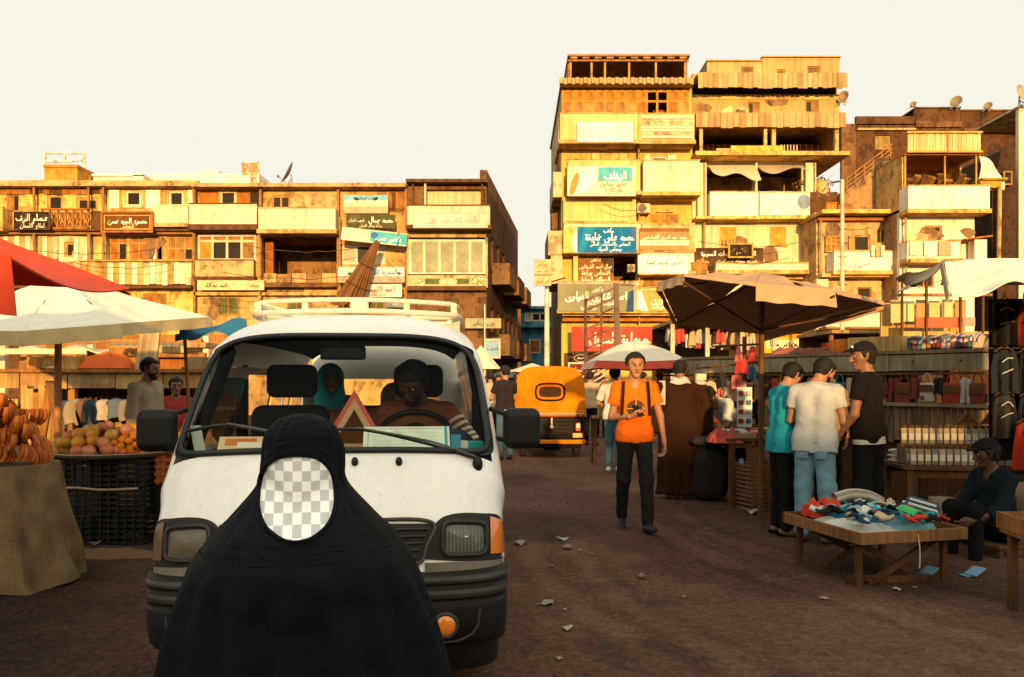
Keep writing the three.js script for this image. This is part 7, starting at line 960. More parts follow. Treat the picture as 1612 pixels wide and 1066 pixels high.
{const cx=-3.72,cz=-7.45,tr=thing('fruit_tray','wide round steel tray full of fruit beside the minibus','tray',V(cx,0.8,cz));part('tray',new THREE.LatheGeometry([[0,0],[0.46,0],[0.52,0.035],[0.535,0.037],[0.53,0.028],[0.465,-0.012],[0,-0.012]].map((p)=>new THREE.Vector2(...p)),40),M('grime',[0.5,0.48,0.44],0.3),tr);tr.scale.set(1.02,1,0.85);
const cb=M('grime',[0.016,0.014,0.012],0.6),blk=[[-0.27,0,0.08,0.02],[0.2,0,0.05,-0.05],[-0.26,0.26,0.07,0.05],[0.2,0.26,0.06,0],[-0.26,0.52,0.07,-0.03],[0.19,0.52,0.05,0.04]];const nm=['bottom left','bottom right','middle left','middle right','top left','top right'];
blk.forEach(([x,y,z,t],i)=>crate('black plastic crate under the fruit tray, ' + nm[i]+ ' of the stack',V(cx + x,y + 0.005,cz + z),0.46,0.255,0.4,cb,t,'black crates under the fruit tray',{n:5,bars:6,fill:0.55}));
const oc=M('grime',[0.5,0.16,0.03],0.6);crate('orange plastic crate right of the black stack, next to the minibus',V(cx + 0.62,0.53,cz - 0.12),0.38,0.26,0.36,oc,0.1,null,{n:4,bars:5,fill:0.4});crate('black crate under the orange one next to the minibus',V(cx + 0.62,0.265,cz - 0.12),0.38,0.26,0.36,cb,-0.05,null,{n:5,bars:6});crate('lowest black crate next to the minibus, under two others',V(cx + 0.63,0.003,cz - 0.1),0.38,0.26,0.36,cb,0.04,null,{n:5,bars:6});
solo('wire',tube([V(cx - 0.5,0.5,cz + 0.3),V(cx - 0.2,0.53,cz + 0.3),V(cx + 0.05,0.51,cz + 0.28),V(cx + 0.38,0.52,cz + 0.28)],0.012,30,6),M('',[0.35,0.26,0.17],0.5),'pale rope tied round the black crates','rope');
const r=rng(44),mg=ball(0.062,0,0.05,0,1,0.9,0.86,10),mm=[[0.74,0.33,0.03],[0.74,0.4,0.07],[0.68,0.2,0.07],[0.64,0.34,0.05],[0.7,0.27,0.13]].map((c)=>M('grime',c,0.45));const spots=[];
const tryPut=(x0,x1,z0,z1,y0,rad,tries)=>{const out=[];for(let k=0;k<tries;k++){const x=lerp(x0,x1,r()),z=lerp(z0,z1,r()),e=((x - cx)/ 0.49)**2 +((z - cz)/ 0.4)**2;if(e>1)continue;let y=y0;for(const s of spots){const d=Math.hypot(s[0]- x,s[1]- z),rr=rad + s[3];if(d<rr)y=Math.max(y,s[2]+ Math.sqrt(rr*rr - d*d)*0.86);}if(y>y0 + 0.02 + 0.2*(1 - e))continue;spots.push([x,z,y,rad]);out.push([x,y,z]);}return out;};
let first=null;tryPut(cx - 0.5,cx + 0.22,cz - 0.34,cz + 0.4,0.862,0.052,420).slice(0,90).forEach(([x,y,z],i)=>{const m=shadows(new THREE.Mesh(mg,mm[i % 5]));m.name=numbered('mango');m.position.set(x,y - 0.05,z);m.rotation.set(r()*0.5,r()*6,r()*0.5);scene.add(m);tag(m,'yellow and pink mango in the heap on the steel tray','mango','mangoes heaped on the steel tray');});
const tg=ball(0.036,0,0.032,0,1,0.86,1,8),tm=[[0.72,0.2,0.01],[0.78,0.27,0.015],[0.66,0.14,0.01]].map((c)=>M('grime',c,0.5));tryPut(cx + 0.15,cx + 0.54,cz - 0.34,cz + 0.34,0.85,0.031,700).slice(0,130).forEach(([x,y,z],i)=>{const m=shadows(new THREE.Mesh(tg,tm[i % 3]));m.name=numbered('tangerine');m.position.set(x,y - 0.032,z);m.rotation.set(r(),r()*6,r());scene.add(m);tag(m,'small bright orange fruit at the minibus end of the steel tray','tangerine','small orange fruit on the steel tray');});
crate('open yellow slatted crate with fruit standing behind the tray',V(cx - 0.1,0.78,cz - 0.85),0.6,0.22,0.3,M('wood',[0.55,0.3,0.06]),0.05,null,{n:3});table('plank bench behind the fruit tray',V(cx - 0.05,0,cz - 0.85),1.5,0.45,0.78,timberD);heap('pile of brown paper and leaves beside the slatted crate behind the tray',V(cx + 0.42,0.78,cz - 0.82),0.45,0.36,0.2,M('cloth',[0.4,0.2,0.05]),5,'leaf_pile','leaves');heap('orange heap of fruit bags at the left end of the bench',V(cx - 0.5,0.78,cz - 0.8),0.3,0.3,0.22,M('grime',[0.66,0.3,0.04]),6,'fruit_bag','bags');
}
{const D=11,P=(x,y,d=D)=>at(x,y,d),g=thing('market_stall','long left stall with a weathered board edge, posts and shelves of clothes','stall',V(P(160,0).x,0,-D)),W={world:true},bx=(a,b,c,e,zf,zb,d=D)=>{const p=P(a,b,d),q=P(c,e,d);return box(p.x,p.y,-d + zf,q.x,q.y,-d + zb);};
for(let i=0;i<5;i++)part('board',bx(-40 + i*75,587 +(i % 2),33 + i*75,611 +(i % 2),0.05,0),[M('wood',[0.55,0.36,0.13]),M('wood',[0.48,0.3,0.12]),M('wood',[0.42,0.28,0.14])][i % 3],g,null,W);part('edge',bx(-40,581,335,586.5,0.12,-1.4),M('wood',[0.4,0.17,0.04]),g,null,W);
for(const x of[-30,34,108,215,322]){part('post',[box(P(x,0).x - 0.045,0,-D - 0.06,P(x,0).x + 0.045,P(x,611).y,-D - 0.15)],timber,g,null,W);part('post',[box(P(x,0).x - 0.045,0,-D - 1.3,P(x,0).x + 0.045,P(x,611).y,-D - 1.39)],timberD,g,null,W);}
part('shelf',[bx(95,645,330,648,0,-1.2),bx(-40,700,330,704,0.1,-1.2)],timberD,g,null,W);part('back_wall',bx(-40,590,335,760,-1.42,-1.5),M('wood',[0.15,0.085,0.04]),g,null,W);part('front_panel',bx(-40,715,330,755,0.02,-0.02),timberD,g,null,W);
const up=[[28,32,'yellow'],[52,26,'pale'],[73,16,'amber']];for(let i=0;i<6;i++){const x=36 + i*10;solo('plank',[beam(P(x,742,D - 0.15),P(x + 3 - i,606 + 6*(i % 3),D - 0.2),0.08,0.03)],[M('wood',[0.62,0.4,0.12]),M('wood',[0.7,0.5,0.2]),M('wood',[0.5,0.26,0.06])][i % 3],'yellow plank leaning upright at the left stall, behind the bananas','plank','planks leaning at the left end of the stall');}
solo('plank',[beam(P(58,735,9.4),P(78,612,9.6),0.1,0.03),beam(P(105,735,9.4),P(78,600,9.6),0.1,0.03)],M('wood',[0.4,0.19,0.05]),'crossed pair of brown planks leaning behind the parasol pole','planks');
const jean=[[0.06,0.09,0.11],[0.3,0.24,0.16],[0.18,0.1,0.06],[0.03,0.05,0.07],[0.42,0.36,0.28],[0.1,0.14,0.16],[0.24,0.2,0.16],[0.05,0.06,0.07]];const nmz=['blue grey','sand','brown','navy','cream','slate','taupe','black'];
for(let i=0;i<8;i++){const x=100 + i*15.5,mt=M('cloth',jean[i]);const a=P(x,640,D - 0.35),dir=0.18;solo('folded_trousers',sheet((u,v)=>{const w=(u - 0.5)*(0.1 + 0.07*hash3(i,2,5)),t=v*(0.56 + 0.22*hash3(i,4,5))- 0.22;return V(a.x + w*(1 + 0.3*v)+(0.02 + 0.1*hash3(i,7,5))*v + 0.02*Math.sin(v*6 + i),a.y + 0.03*hash3(i,9,5)+(t<0?0.02*Math.sin(v*8):-0.48*t*1.2)+ 0.03*Math.cos(w*20),a.z - 0.25 +(t<0?t + 0.3:0.3 + 0.1*t)+ 0.02*Math.sin(u*7));},8,12,0.03),mt,nmz[i]+ ' trousers laid over the rail of the left stall','trousers','trousers over the left stall rail');}
for(let i=0;i<14;i++){const x=108 + i*8.6;const p=P(x,632,D - 0.25);p.y -=0;const b=thing('bottle',['white','pale blue','cream'][i % 3]+ ' small bottle on the upper shelf of the left stall','bottle',P(x,644.6,D + 0.3),0,'bottles on the left stall shelf');part('flask',new THREE.CylinderGeometry(0.03,0.032,0.13,9).translate(0,0.065,0),M('',[[0.62,0.58,0.48],[0.4,0.46,0.46],[0.6,0.48,0.26]][i % 3],0.4),b);part('cap',new THREE.CylinderGeometry(0.014,0.016,0.04,8).translate(0,0.15,0),timberD,b);}
for(let i=0;i<5;i++){const b=thing('bottle','dark little bottle in the case at the far left of the stall','bottle',P(2 + i*6,640,D - 0.05),0,'bottles in the dark case');part('flask',new THREE.CylinderGeometry(0.022,0.024,0.1,8).translate(0,0.05,0),M('',[0.5,0.3,0.1],0.3),b);part('cap',new THREE.CylinderGeometry(0.01,0.012,0.03,8).translate(0,0.115,0),timberD,b);}
solo('display_case',[bx(-20,640.5,24,700,0.06,-0.3),bx(-22,636,26,640,-0.24,-0.28)],timberD,'dark wooden case at the far left edge, behind the bananas','case');
heap('heap of red and orange fabric piled on the board roof of the left stall',P(178,581,D + 0.5),0.75,0.9,0.24,M('cloth',[0.6,0.11,0.02]),14);heap('smaller orange fabric bundle left of the red heap on the stall roof',P(118,581,D + 0.4),0.4,0.7,0.17,M('cloth',[0.55,0.25,0.05]),15);heap('brown sack lying on the stall roof at the left',P(70,581,D + 0.4),0.45,0.6,0.2,M('burlap',[0.34,0.2,0.09]),16);
for(const[x,w,c,k]of[[42,14,[0.5,0.22,0.05],'orange'],[98,22,[0.55,0.33,0.1],'yellow'],[290,34,[0.42,0.3,0.16],'grey brown']])solo('carton',[bx(x,562,x + w,580.6,0.0,-0.5)],M('wood',c),k + ' carton standing on the left stall roof','carton');
for(let i=0;i<5;i++)solo('plank',[beam(P(212 + i*7,612,D + 0.2),P(226 + i*6.2,505,D + 0.5),0.055,0.04)],[M('wood',[0.55,0.42,0.25]),M('wood',[0.46,0.34,0.2])][i % 2],'pale plank standing tilted in a bundle beside the man in cream','plank','bundle of tilted planks beside the man in cream');
const q=15;
{const s=thing('market_stall','second row of left stalls with corrugated and cloth roofs, behind the board topped stall','stall',V(P(160,0,q).x,0,-q));const b2=(a,b,c,e,zf,zb)=>bx(a,b,c,e,zf,zb,q);part('cloth_roof',[sheet((u,v)=>{const p=P(lerp(30,172,u),548 + 5*v,q - v*0.9);p.y +=0.05*Math.sin(u*12);return p;},26,6,0.02),b2(12,552,176,560,0.9,0.86)],canvasM([0.72,0.62,0.4]),s,null,W);for(let i=0;i<22;i++)part('roof_sheet',[beam(P(178 + i*6,541 -(i % 2),q + 0.8),P(176 + i*6,546 -(i % 2),q - 0.6),0.066,0.02)],sheetM,s,null,W);part('beam',[b2(-20,536,330,541,0.4,0.3),b2(250,556,332,563,0.3,0.2)],timber,s,null,W);part('back_wall',b2(-40,520,335,660,-1.4,-1.5),M('wood',[0.42,0.2,0.05]),s,null,W);for(const x of[4,14,150,250,330])part('post',box(P(x,0,q).x - 0.05,0,-q + 0.2,P(x,0,q).x + 0.05,P(x,530,q).y,-q + 0.1),frameW,s,null,W);part('board',[b2(200,563,330,578,0.05,0),b2(40,562,90,580,0.2,0.1)],timberO,s,null,W);}
solo('box',[bx(256,546,300,556,0.2,-0.3,12.5),bx(300,540,332,548,0.2,-0.3,12.4)],M('wood',[0.6,0.42,0.2]),'stack of pale flat boxes high behind the man in cream','boxes');
solo('gas_cylinder',[new THREE.CylinderGeometry(0.17,0.17,0.5,16).translate(P(118,0,9.2).x,0.26,-9.2),new THREE.CylinderGeometry(0.05,0.08,0.14,12).translate(P(118,0,9.2).x,0.58,-9.2)],M('grime',[0.1,0.07,0.05]),'dark round can in the shade between the stall and the black crates','can');
}
// ---------------------------------------------------------------- right stalls
{const A=V(2.35,0,-13),B=V(5.45,0,-8.9),dir=B.clone().sub(A),L=dir.length(),th=Math.atan2(-dir.z,dir.x),g=thing('market_stall','long right stall with a grey green board along its roof and goods hung beneath','stall',A,th),gg=M('wood',[0.34,0.32,0.22]),pt=(s,y,z=0)=>g.localToWorld(V(s,y,z));
g.updateMatrixWorld(true);
for(let i=0;i<4;i++)part('board',cbox(L / 4 - 0.012,0.2 - 0.01*(i % 2),0.035,L*(i + 0.5)/ 4,1.7,0.02),i % 2?gg:M('wood',[0.38,0.35,0.25]),g);part('roof_edge',cbox(L,0.04,1.2,L / 2,1.83,-0.55),M('wood',[0.3,0.22,0.14]),g);for(let i=0;i<6;i++){part('post',cbox(0.07,1.8,0.07,L*i / 5,0.9,-0.06),M('wood',[0.2,0.16,0.12]),g);part('post',cbox(0.07,1.8,0.07,L*i / 5,0.9,-1.1),timberD,g);}for(let i=0;i<9;i++)part('bolt',ball(0.014,0.3 + i*0.55,1.72,0.045),timberD,g);
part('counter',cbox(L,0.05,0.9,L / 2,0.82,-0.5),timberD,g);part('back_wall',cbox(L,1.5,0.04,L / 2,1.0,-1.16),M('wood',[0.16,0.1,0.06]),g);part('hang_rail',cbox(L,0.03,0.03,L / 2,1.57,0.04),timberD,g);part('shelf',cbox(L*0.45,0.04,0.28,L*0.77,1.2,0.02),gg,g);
for(let i=0;i<34;i++)part('slat',cbox(0.06,0.44 + 0.03*(i % 3),0.02,L*0.5 + 0.02 + i*0.075,0.98,0.0),[M('wood',[0.42,0.32,0.22]),M('wood',[0.36,0.27,0.18])][i % 2],g);part('counter_front',cbox(L,0.75,0.03,L / 2,0.4,-0.1),timberD,g);
const r=rng(7),kinds=['red','cream','navy','black','tan','maroon','white','brown','teal','pink'],where=['above the packets','right of the man in black','left of the customers','near the brown robe'];
for(let i=0;i<34;i++){const s=0.3 + i*(L - 0.4)/ 34,k=Math.floor(r()*10),w=0.11 + 0.08*r(),h=0.16 + 0.13*r();const lb=kinds[k]+(i % 2?' bag':' cloth piece')+ ' number ' +(i + 1)+ ' hung under the board';const t=s / L,loc=t>0.78?'at the right end of the right stall':t>0.55?'of the right stall, behind the man in black':t>0.3?'of the right stall, behind the turquoise polo':'of the right stall, behind the brown robe';const label=kinds[k]+(i % 2?' bag':' cloth')+ ' hanging under the board ' + loc;if(i % 2)bag(label,pt(s,1.56,0.08),w,h,hangM[k],th,'goods hanging under the right stall board');else garment(label,pt(s,1.52,0.08),w*1.3,h*1.2,hangM[k],th,i,'goods hanging under the right stall board');}
for(let i=0;i<13;i++){if(i===3||i===8)continue;const s=L*0.56 + i*0.17 + 0.09*(hash3(i,3,1)- 0.5),k=[7,4,2,3,8,0,3,7,1,4,2,5,3][i],b=thing('purse',kinds[k]+ ' purse standing on the shelf under the hanging bags, at the right','purse',pt(s,1.22,0.05),th + 1.1*(hash3(i,5,2)- 0.5),'purses on the right stall shelf');part('purse_body',rbox(0.08 + 0.06*hash3(i,1,9),0.12 + 0.04*(i % 3),0.06,0.02,0,0.065,0),hangM[k],b);part('strap',new THREE.TorusGeometry(0.035,0.006,5,12,Math.PI).translate(0,0.125 + 0.04*(i % 3)- 0.002,0),hangM[k],b);}
for(let i=0;i<46;i++){const s=0.2 +(L - 0.5)*r(),k=Math.floor(r()*10),w=0.06 + 0.1*r(),h=0.05 + 0.16*r(),p=pt(s,0.846,-0.12 - 0.4*r());solo('goods',[i % 3?rbox(w,h,0.05 + 0.07*r(),0.012).rotateY(th +(r()- 0.5)*1.2).translate(p.x,p.y + h / 2,p.z):new THREE.CylinderGeometry(w*0.35,w*0.42,h,10).translate(p.x,p.y + h / 2,p.z)],hangM[k],kinds[k]+(i % 3?' packet':' jar')+ ' on the counter of the right stall',i % 3?'packet':'jar','small goods on the right stall counter');}
for(let i=0;i<30;i++){const s=L*(0.04 + 0.5*r()),k=Math.floor(r()*10),p=pt(s,1.36 - 0.25*r(),-0.2 - 0.5*r());garment(kinds[k]+ ' cloth hanging inside the right stall, behind the row under the board',p,0.14 + 0.12*r(),0.25 + 0.2*r(),hangM[k],th +(r()- 0.5),700 + i,'cloths inside the right stall');}
const pl=new THREE.MeshStandardMaterial({map:printTex(256,64,(c,W,H)=>{const q=rng(5);for(let i=0;i<40;i++){c.fillStyle=['#b58f84','#5a4a52','#e2cfb8','#8d6a66','#3f3c46','#d9a79c'][Math.floor(q()*6)];c.fillRect(i / 40*W,0,W / 40 + 1,H);}},0.2,9),roughness:0.9,side:THREE.DoubleSide});
{const b=thing('cloth_bundle','striped bundle of folded blankets lying on the right end of the stall roof','blankets',pt(L*0.86,1.853,-0.3),th);for(let i=0;i<14;i++)part('blanket',rbox(0.055,0.15 + 0.02*Math.sin(i),0.36,0.02,-0.4 + i*0.058,0.085,0),hangM[(i*3 + 2)% 10===3?6:(i*3 + 2)% 10],b);part('wrap',sheet((u,v)=>{const a=v*3.14;return V(-0.42 + 0.84*u,0.085 + 0.1*Math.sin(a)+ 0.01*Math.sin(u*30),0.19*Math.cos(a));},30,10),pl,b,null,{uv:true});}
heap('white sack lying right of the striped blankets on the stall roof',pt(L*0.985,1.85,-0.35),0.42,0.5,0.2,M('cloth',[0.68,0.62,0.46]),25,'sack','sack');solo('box',[cbox(0.7,0.2,0.5).applyMatrix4(new THREE.Matrix4().makeRotationY(th)).translate(...pt(L*0.68,1.951,-0.5).toArray())],M('wood',[0.6,0.42,0.16]),'flat yellow box on the stall roof left of the striped blankets','box');
heap('red cloth bundle on the stall roof under the orange sign',pt(L*0.42,1.85,-0.4),0.5,0.5,0.12,M('cloth',[0.5,0.14,0.08]),26);solo('crate',[cbox(0.34,0.2,0.3).applyMatrix4(new THREE.Matrix4().makeRotationY(th)).translate(...pt(L*0.57,1.951,-0.6).toArray())],M('wood',[0.62,0.18,0.03]),'orange red box on the stall roof beside the thin utility pole','box');heap('dark peaked cover lying on the stall roof right of the orange sign',pt(L*0.5,1.85,-0.3),0.5,0.5,0.13,M('cloth',[0.16,0.06,0.04]),28);
const names=['pink','red','blue','white','cream','black'];const hc=[[0.55,0.14,0.14],[0.5,0.05,0.04],[0.06,0.14,0.22],[0.6,0.58,0.52],[0.62,0.48,0.28],[0.03,0.026,0.024]];
[[1168,565,1],[1160,590,0],[1182,575,2],[1120,600,4],[1138,585,5],[1186,545,1],[1164,545,0],[1150,620,3],[1172,600,4],[1108,622,3],[1190,605,5],[1134,612,0]].forEach(([x,y,k],i)=>garment(names[k]+ ' hat or bag hung by the brown canopy pole, ' +['top row','upper middle','lower middle','bottom row'][Math.floor((y - 540)/ 21)],at(x,y,10.6 + 0.1*(i % 3)),0.16,0.2,M('cloth',hc[k]),0.2*i,50 + i,'hats and bags hung by the brown canopy pole'));
solo('display_pole',[bar(V(at(1172,0,10.8).x,0,-10.85),at(1172,530,10.85),0.03),bar(at(1100,600,10.85),at(1195,596,10.85),0.015),bar(at(1130,545,10.85),at(1195,542,10.85),0.015),bar(at(1096,580,10.85),at(1200,570,10.85),0.015)],timberD,'dark stand with crossbars carrying hats beside the brown canopy pole','display stand');
{const p=at(1103,650,10.9);const b=thing('display_board','tall white cardboard display with small dark items, behind the brown robe','display board',V(p.x,0.85,p.z),0.2);part('card',cbox(0.16,0.62,0.01,0,0.42,0),M('',[0.55,0.48,0.36],0.7),b);part('card_foot',[cbox(0.16,0.12,0.1,0,0.06,-0.04)],timberD,b);for(let i=0;i<12;i++)part('item',ball(0.014,-0.05 +(i % 3)*0.05,0.2 + Math.floor(i / 3)*0.13,0.01),timberD,b);const b2=thing('display_board','white card strip with red and blue items, left of the turquoise polo','display board',V(at(1172,0,10.5).x,0.84,-10.5),0.05);part('card',cbox(0.2,0.52,0.01,0,0.3,0),M('',[0.55,0.55,0.52],0.7),b2);for(let i=0;i<8;i++)part('item',rbox(0.06,0.06,0.03,0.01,-0.05 +(i % 2)*0.1,0.12 + Math.floor(i / 2)*0.12,0.02),[hangM[0],hangM[8],hangM[0],hangM[6]][i % 4],b2);}
}
{const t=table('dark wooden table crowded with small red and white goods, left of the turquoise polo',V(2.98,0,-9.75),1.1,0.9,0.82,timberD,0.1),r=rng(31),c=[[0.45,0.06,0.05],[0.6,0.52,0.4],[0.5,0.12,0.1],[0.08,0.2,0.28],[0.62,0.58,0.5],[0.3,0.16,0.08]],k=['red','cream','dark red','blue','white','brown'];
for(let i=0;i<44;i++){const x=2.5 + r()*0.98,z=-10.1 + r()*0.72,q=Math.floor(r()*6);solo('trinket',[rbox(0.05 + 0.07*r(),0.035 + 0.05*r(),0.05 + 0.06*r(),0.012).rotateY(r()*3).translate(x,0.86 + 0.0,z)],M('grime',c[q],0.5),k[q]+ ' small article among the goods on the crowded table','goods','small goods on the crowded table');}
heap('red checked cloth bunched over the left end of the crowded table',V(2.5,0.76,-9.42),0.34,0.3,0.17,M('cloth',[0.5,0.09,0.07]),41);solo('carton',[cbox(0.3,0.05,0.2,2.68,0.847,-9.42)],M('wood',[0.55,0.42,0.24]),'flat cream carton at the front edge of the crowded table','carton');
const s=thing('seat_pad','dark scooter seat or bundle standing left of the crowded table','bundle',V(2.42,0,-9.9));part('pad',[rbox(0.42,0.7,0.5,0.16,0,0.36,0,4)],M('cloth',[0.02,0.017,0.016]),s);part('top',[rbox(0.5,0.1,0.56,0.05,0,0.755,0,3)],M('cloth',[0.045,0.04,0.04]),s);
const wk=M('wood',[0.22,0.12,0.06]);crate('tall open slatted wicker crate under the crowded table',V(2.86,0.01,-9.28),0.46,0.54,0.4,wk,0.35,null,{n:11,fill:0.42,bars:5});const cl=thing('paper_tag','small blue ticket on the crowded table leg','ticket',at(1167,730,9.22));part('ticket',cbox(0.05,0.055,0.006,0,0.03,0),M('',[0.12,0.24,0.36],0.5),cl);
const br=thing('crate','second brown slatted crate at the feet of the turquoise polo','crate',V(3.2,0.01,-9.1),-0.1);for(let i=0;i<9;i++)part('slat',cbox(0.34,0.03,0.02,0,0.04 + i*0.06,0.16),M('wood',[0.14,0.075,0.04]),br);part('crate_side',[cbox(0.02,0.56,0.32,-0.17,0.28,0),cbox(0.02,0.56,0.32,0.17,0.28,0),cbox(0.32,0.02,0.3,0,0.02,0)],timberD,br);
for(const q of[0,1])solo('sandal',[rbox(0.09,0.035,0.24,0.02).rotateY(0.5).translate(2.98 + q*0.12,0.03,-8.72 + q*0.05),tube([V(2.94 + q*0.12,0.045,-8.66 + q*0.05),V(2.99 + q*0.12,0.1,-8.66 + q*0.05),V(3.04 + q*0.12,0.045,-8.7 + q*0.05)],0.012,12,5)],M('grime',[0.26,0.17,0.12]),(q?'right':'left')+ ' sandal of the pair lying before the slatted crates','sandal');}
{const cx=4.3,cz=-7.75;table('dark table of upright packets, right of the man in black',V(cx - 0.02,0,cz),1.2,0.7,0.69,timberD,-0.12,{});const r=rng(51),pm=[[0.5,0.42,0.3],[0.4,0.32,0.24],[0.5,0.36,0.16],[0.3,0.26,0.26],[0.56,0.5,0.38]].map((c)=>new THREE.MeshPhysicalMaterial({color:lin(c),roughness:0.25,clearcoat:0.8,map:T.grime}));const pg=rbox(0.054,0.155,0.035,0.008,0,0.0775,0),cg=cbox(0.04,0.03,0.038,0,0.165,0);
const proto=(m)=>{const p=thing('packet','shiny upright packet in the rows on the table','packet',V(0,0,0));part('wrapper',pg,m,p);part('label',cbox(0.045,0.06,0.003,0,0.07,0.019),M('',[0.62,0.56,0.44],0.5),p);part('cap',cg,timberD,p);return p;};const protos=pm.map(proto);let n=0;
for(let row=0;row<3;row++)for(let i=0;i<17;i++){const p=n<5?protos[n]:copyOf(protos[Math.floor(r()*5)]);n++;const x=cx - 0.53 + i*0.064;p.position.set(x,0.692 +(row===2?0.185:0),cz + 0.26 - row*0.09 +(row===2?0.0:0)+ 0.12*(x - cx)*-1*-1);p.rotation.y=-0.12 +(r()- 0.5)*0.2;p.userData.label='clear upright packet in the ' +['front','second','upper'][row]+ ' row on the packets table';p.userData.group='packets in the ' +['front','second','upper'][row]+ ' row';}
solo('box',[rbox(1.12,0.18,0.12,0.01).rotateY(-0.12).translate(cx - 0.02,0.782,cz + 0.08)],M('wood',[0.3,0.2,0.12]),'long low box holding up the upper row of packets','box');
{const p=crate('bright yellow basket with upright slots at the back of the packets table',V(cx + 0.28,0.69,cz - 0.14),0.5,0.36,0.26,M('wood',[0.7,0.46,0.1]),-0.12,null,{n:2,bars:9,fill:0.2,name:'basket'});}const tri=(x,y,z,lb)=>{const g=thing('picture_stand',lb,'stand',V(x,y,z),-0.15);part('frame',[beam(V(-0.09,0,0),V(0,0.13,0),0.02,0.02),beam(V(0.09,0,0),V(0,0.13,0),0.02,0.02),cbox(0.19,0.02,0.02,0,0.01,0)],M('wood',[0.3,0.16,0.06]),g);part('panel',new THREE.ExtrudeGeometry(new THREE.Shape([[-0.08,0.015],[0.08,0.015],[0,0.12]].map((q)=>new THREE.Vector2(...q))),{depth:0.01,bevelEnabled:false}),M('wood',[0.2,0.08,0.04]),g);};tri(cx + 0.17,1.052,cz - 0.14,'left of two small brown triangles on the yellow basket');tri(cx + 0.4,1.052,cz - 0.14,'right of two small brown triangles on the yellow basket');tri(cx - 0.17,0.88,cz - 0.02,'small dark triangle with a pale centre left of the yellow basket');
for(let i=0;i<5;i++)solo('folded_paper',[rbox(0.14,0.02,0.16,0.006).rotateY(i).translate(cx - 0.5 + 0.02*(i % 2),0.704 + i*0.024,cz - 0.14)],M('',[0.55,0.54,0.5],0.6),'crumpled white packet in the pile beside the man in black','packet','white packets beside the man in black');solo('bucket',[new THREE.CylinderGeometry(0.13,0.1,0.4,14).translate(3.95,0.21,-7.35)],M('grime',[0.4,0.34,0.24]),'pale plastic bucket under the left end of the packets table','bucket');solo('sack',[rbox(0.5,0.5,0.4,0.14,4.25,0.26,-7.2,4)],M('burlap',[0.14,0.085,0.05]),'brown sack slumped before the packets table','sack');}
{const g=thing('clothes_rack','tall dark rack of hanging clothes and caps at the right edge','rack',V(4.88,0,-7.25));for(const[x,z]of[[-0.45,-0.12],[0.5,0.1]])part('post',bar(V(x,0,z),V(x,2.32,z),0.02),blackM,g);for(const y of[2.22,1.78,1.38])part('rail',bar(V(-0.5,y,-0.13),V(0.55,y,0.11),0.012),blackM,g);part('back_cloth',sheet((u,v)=>V(lerp(-0.46,0.55,u),lerp(2.22,0.75,v),-0.2 + 0.2*u + 0.02*Math.sin(u*20)),24,8,0.01),M('cloth',[0.02,0.016,0.014]),g);
const nm=['black','charcoal','dark red','navy','dark brown'],cc=[[0.016,0.014,0.013],[0.035,0.032,0.03],[0.2,0.025,0.015],[0.02,0.026,0.034],[0.07,0.03,0.015]],pos=['top','middle','lower'];
for(let row=0;row<3;row++)for(let i=0;i<5;i++){const k=(row*3 + i*2)% 5,y=[2.2,1.76,1.36][row],q=garment(nm[k]+ ' garment in the ' + pos[row]+ ' row of the rack, ' +['first','second','third','fourth','fifth'][i]+ ' from its left',V(4.46 + i*0.2,y,-7.27 + i*0.045),0.22,0.4,M('cloth',cc[k]),-0.2,200 + row*7 + i,'clothes on the right edge rack');for(const z of[0,1])part('print',tube([0,1,2].map((n)=>V(-0.05 + 0.05*n + 0.03*(hash3(i,row,n)- 0.5),0.18 + z*0.1 + 0.06*hash3(i + z,row,n + 5),0.058)),0.005 + 0.003*hash3(i,row,9),8,5),M('',(row + i)% 3?[0.4,0.38,0.34]:[0.3,0.12,0.05],0.7),q);}
const rc=garment('red garment with a round pale emblem, lowest on the rack',V(4.58,1.12,-7.12),0.26,0.42,M('cloth',[0.4,0.035,0.015]),-0.1,301);part('emblem',[new THREE.TorusGeometry(0.045,0.007,6,24).translate(0.01,0.32,0.05),cbox(0.05,0.007,0.006,0.01,0.335,0.05),cbox(0.05,0.007,0.006,0.01,0.32,0.05),cbox(0.05,0.007,0.006,0.01,0.305,0.05)],M('',[0.5,0.48,0.42],0.6),rc);
garment('orange red garment hanging at the bottom right of the rack',V(4.72,0.95,-7.05),0.3,0.55,M('cloth',[0.42,0.07,0.02]),-0.1,302);garment('orange cap strap hung at the top of the rack under the white canopy',V(4.66,2.34,-7.1),0.2,0.16,M('cloth',[0.55,0.14,0.02]),-0.1,303);}
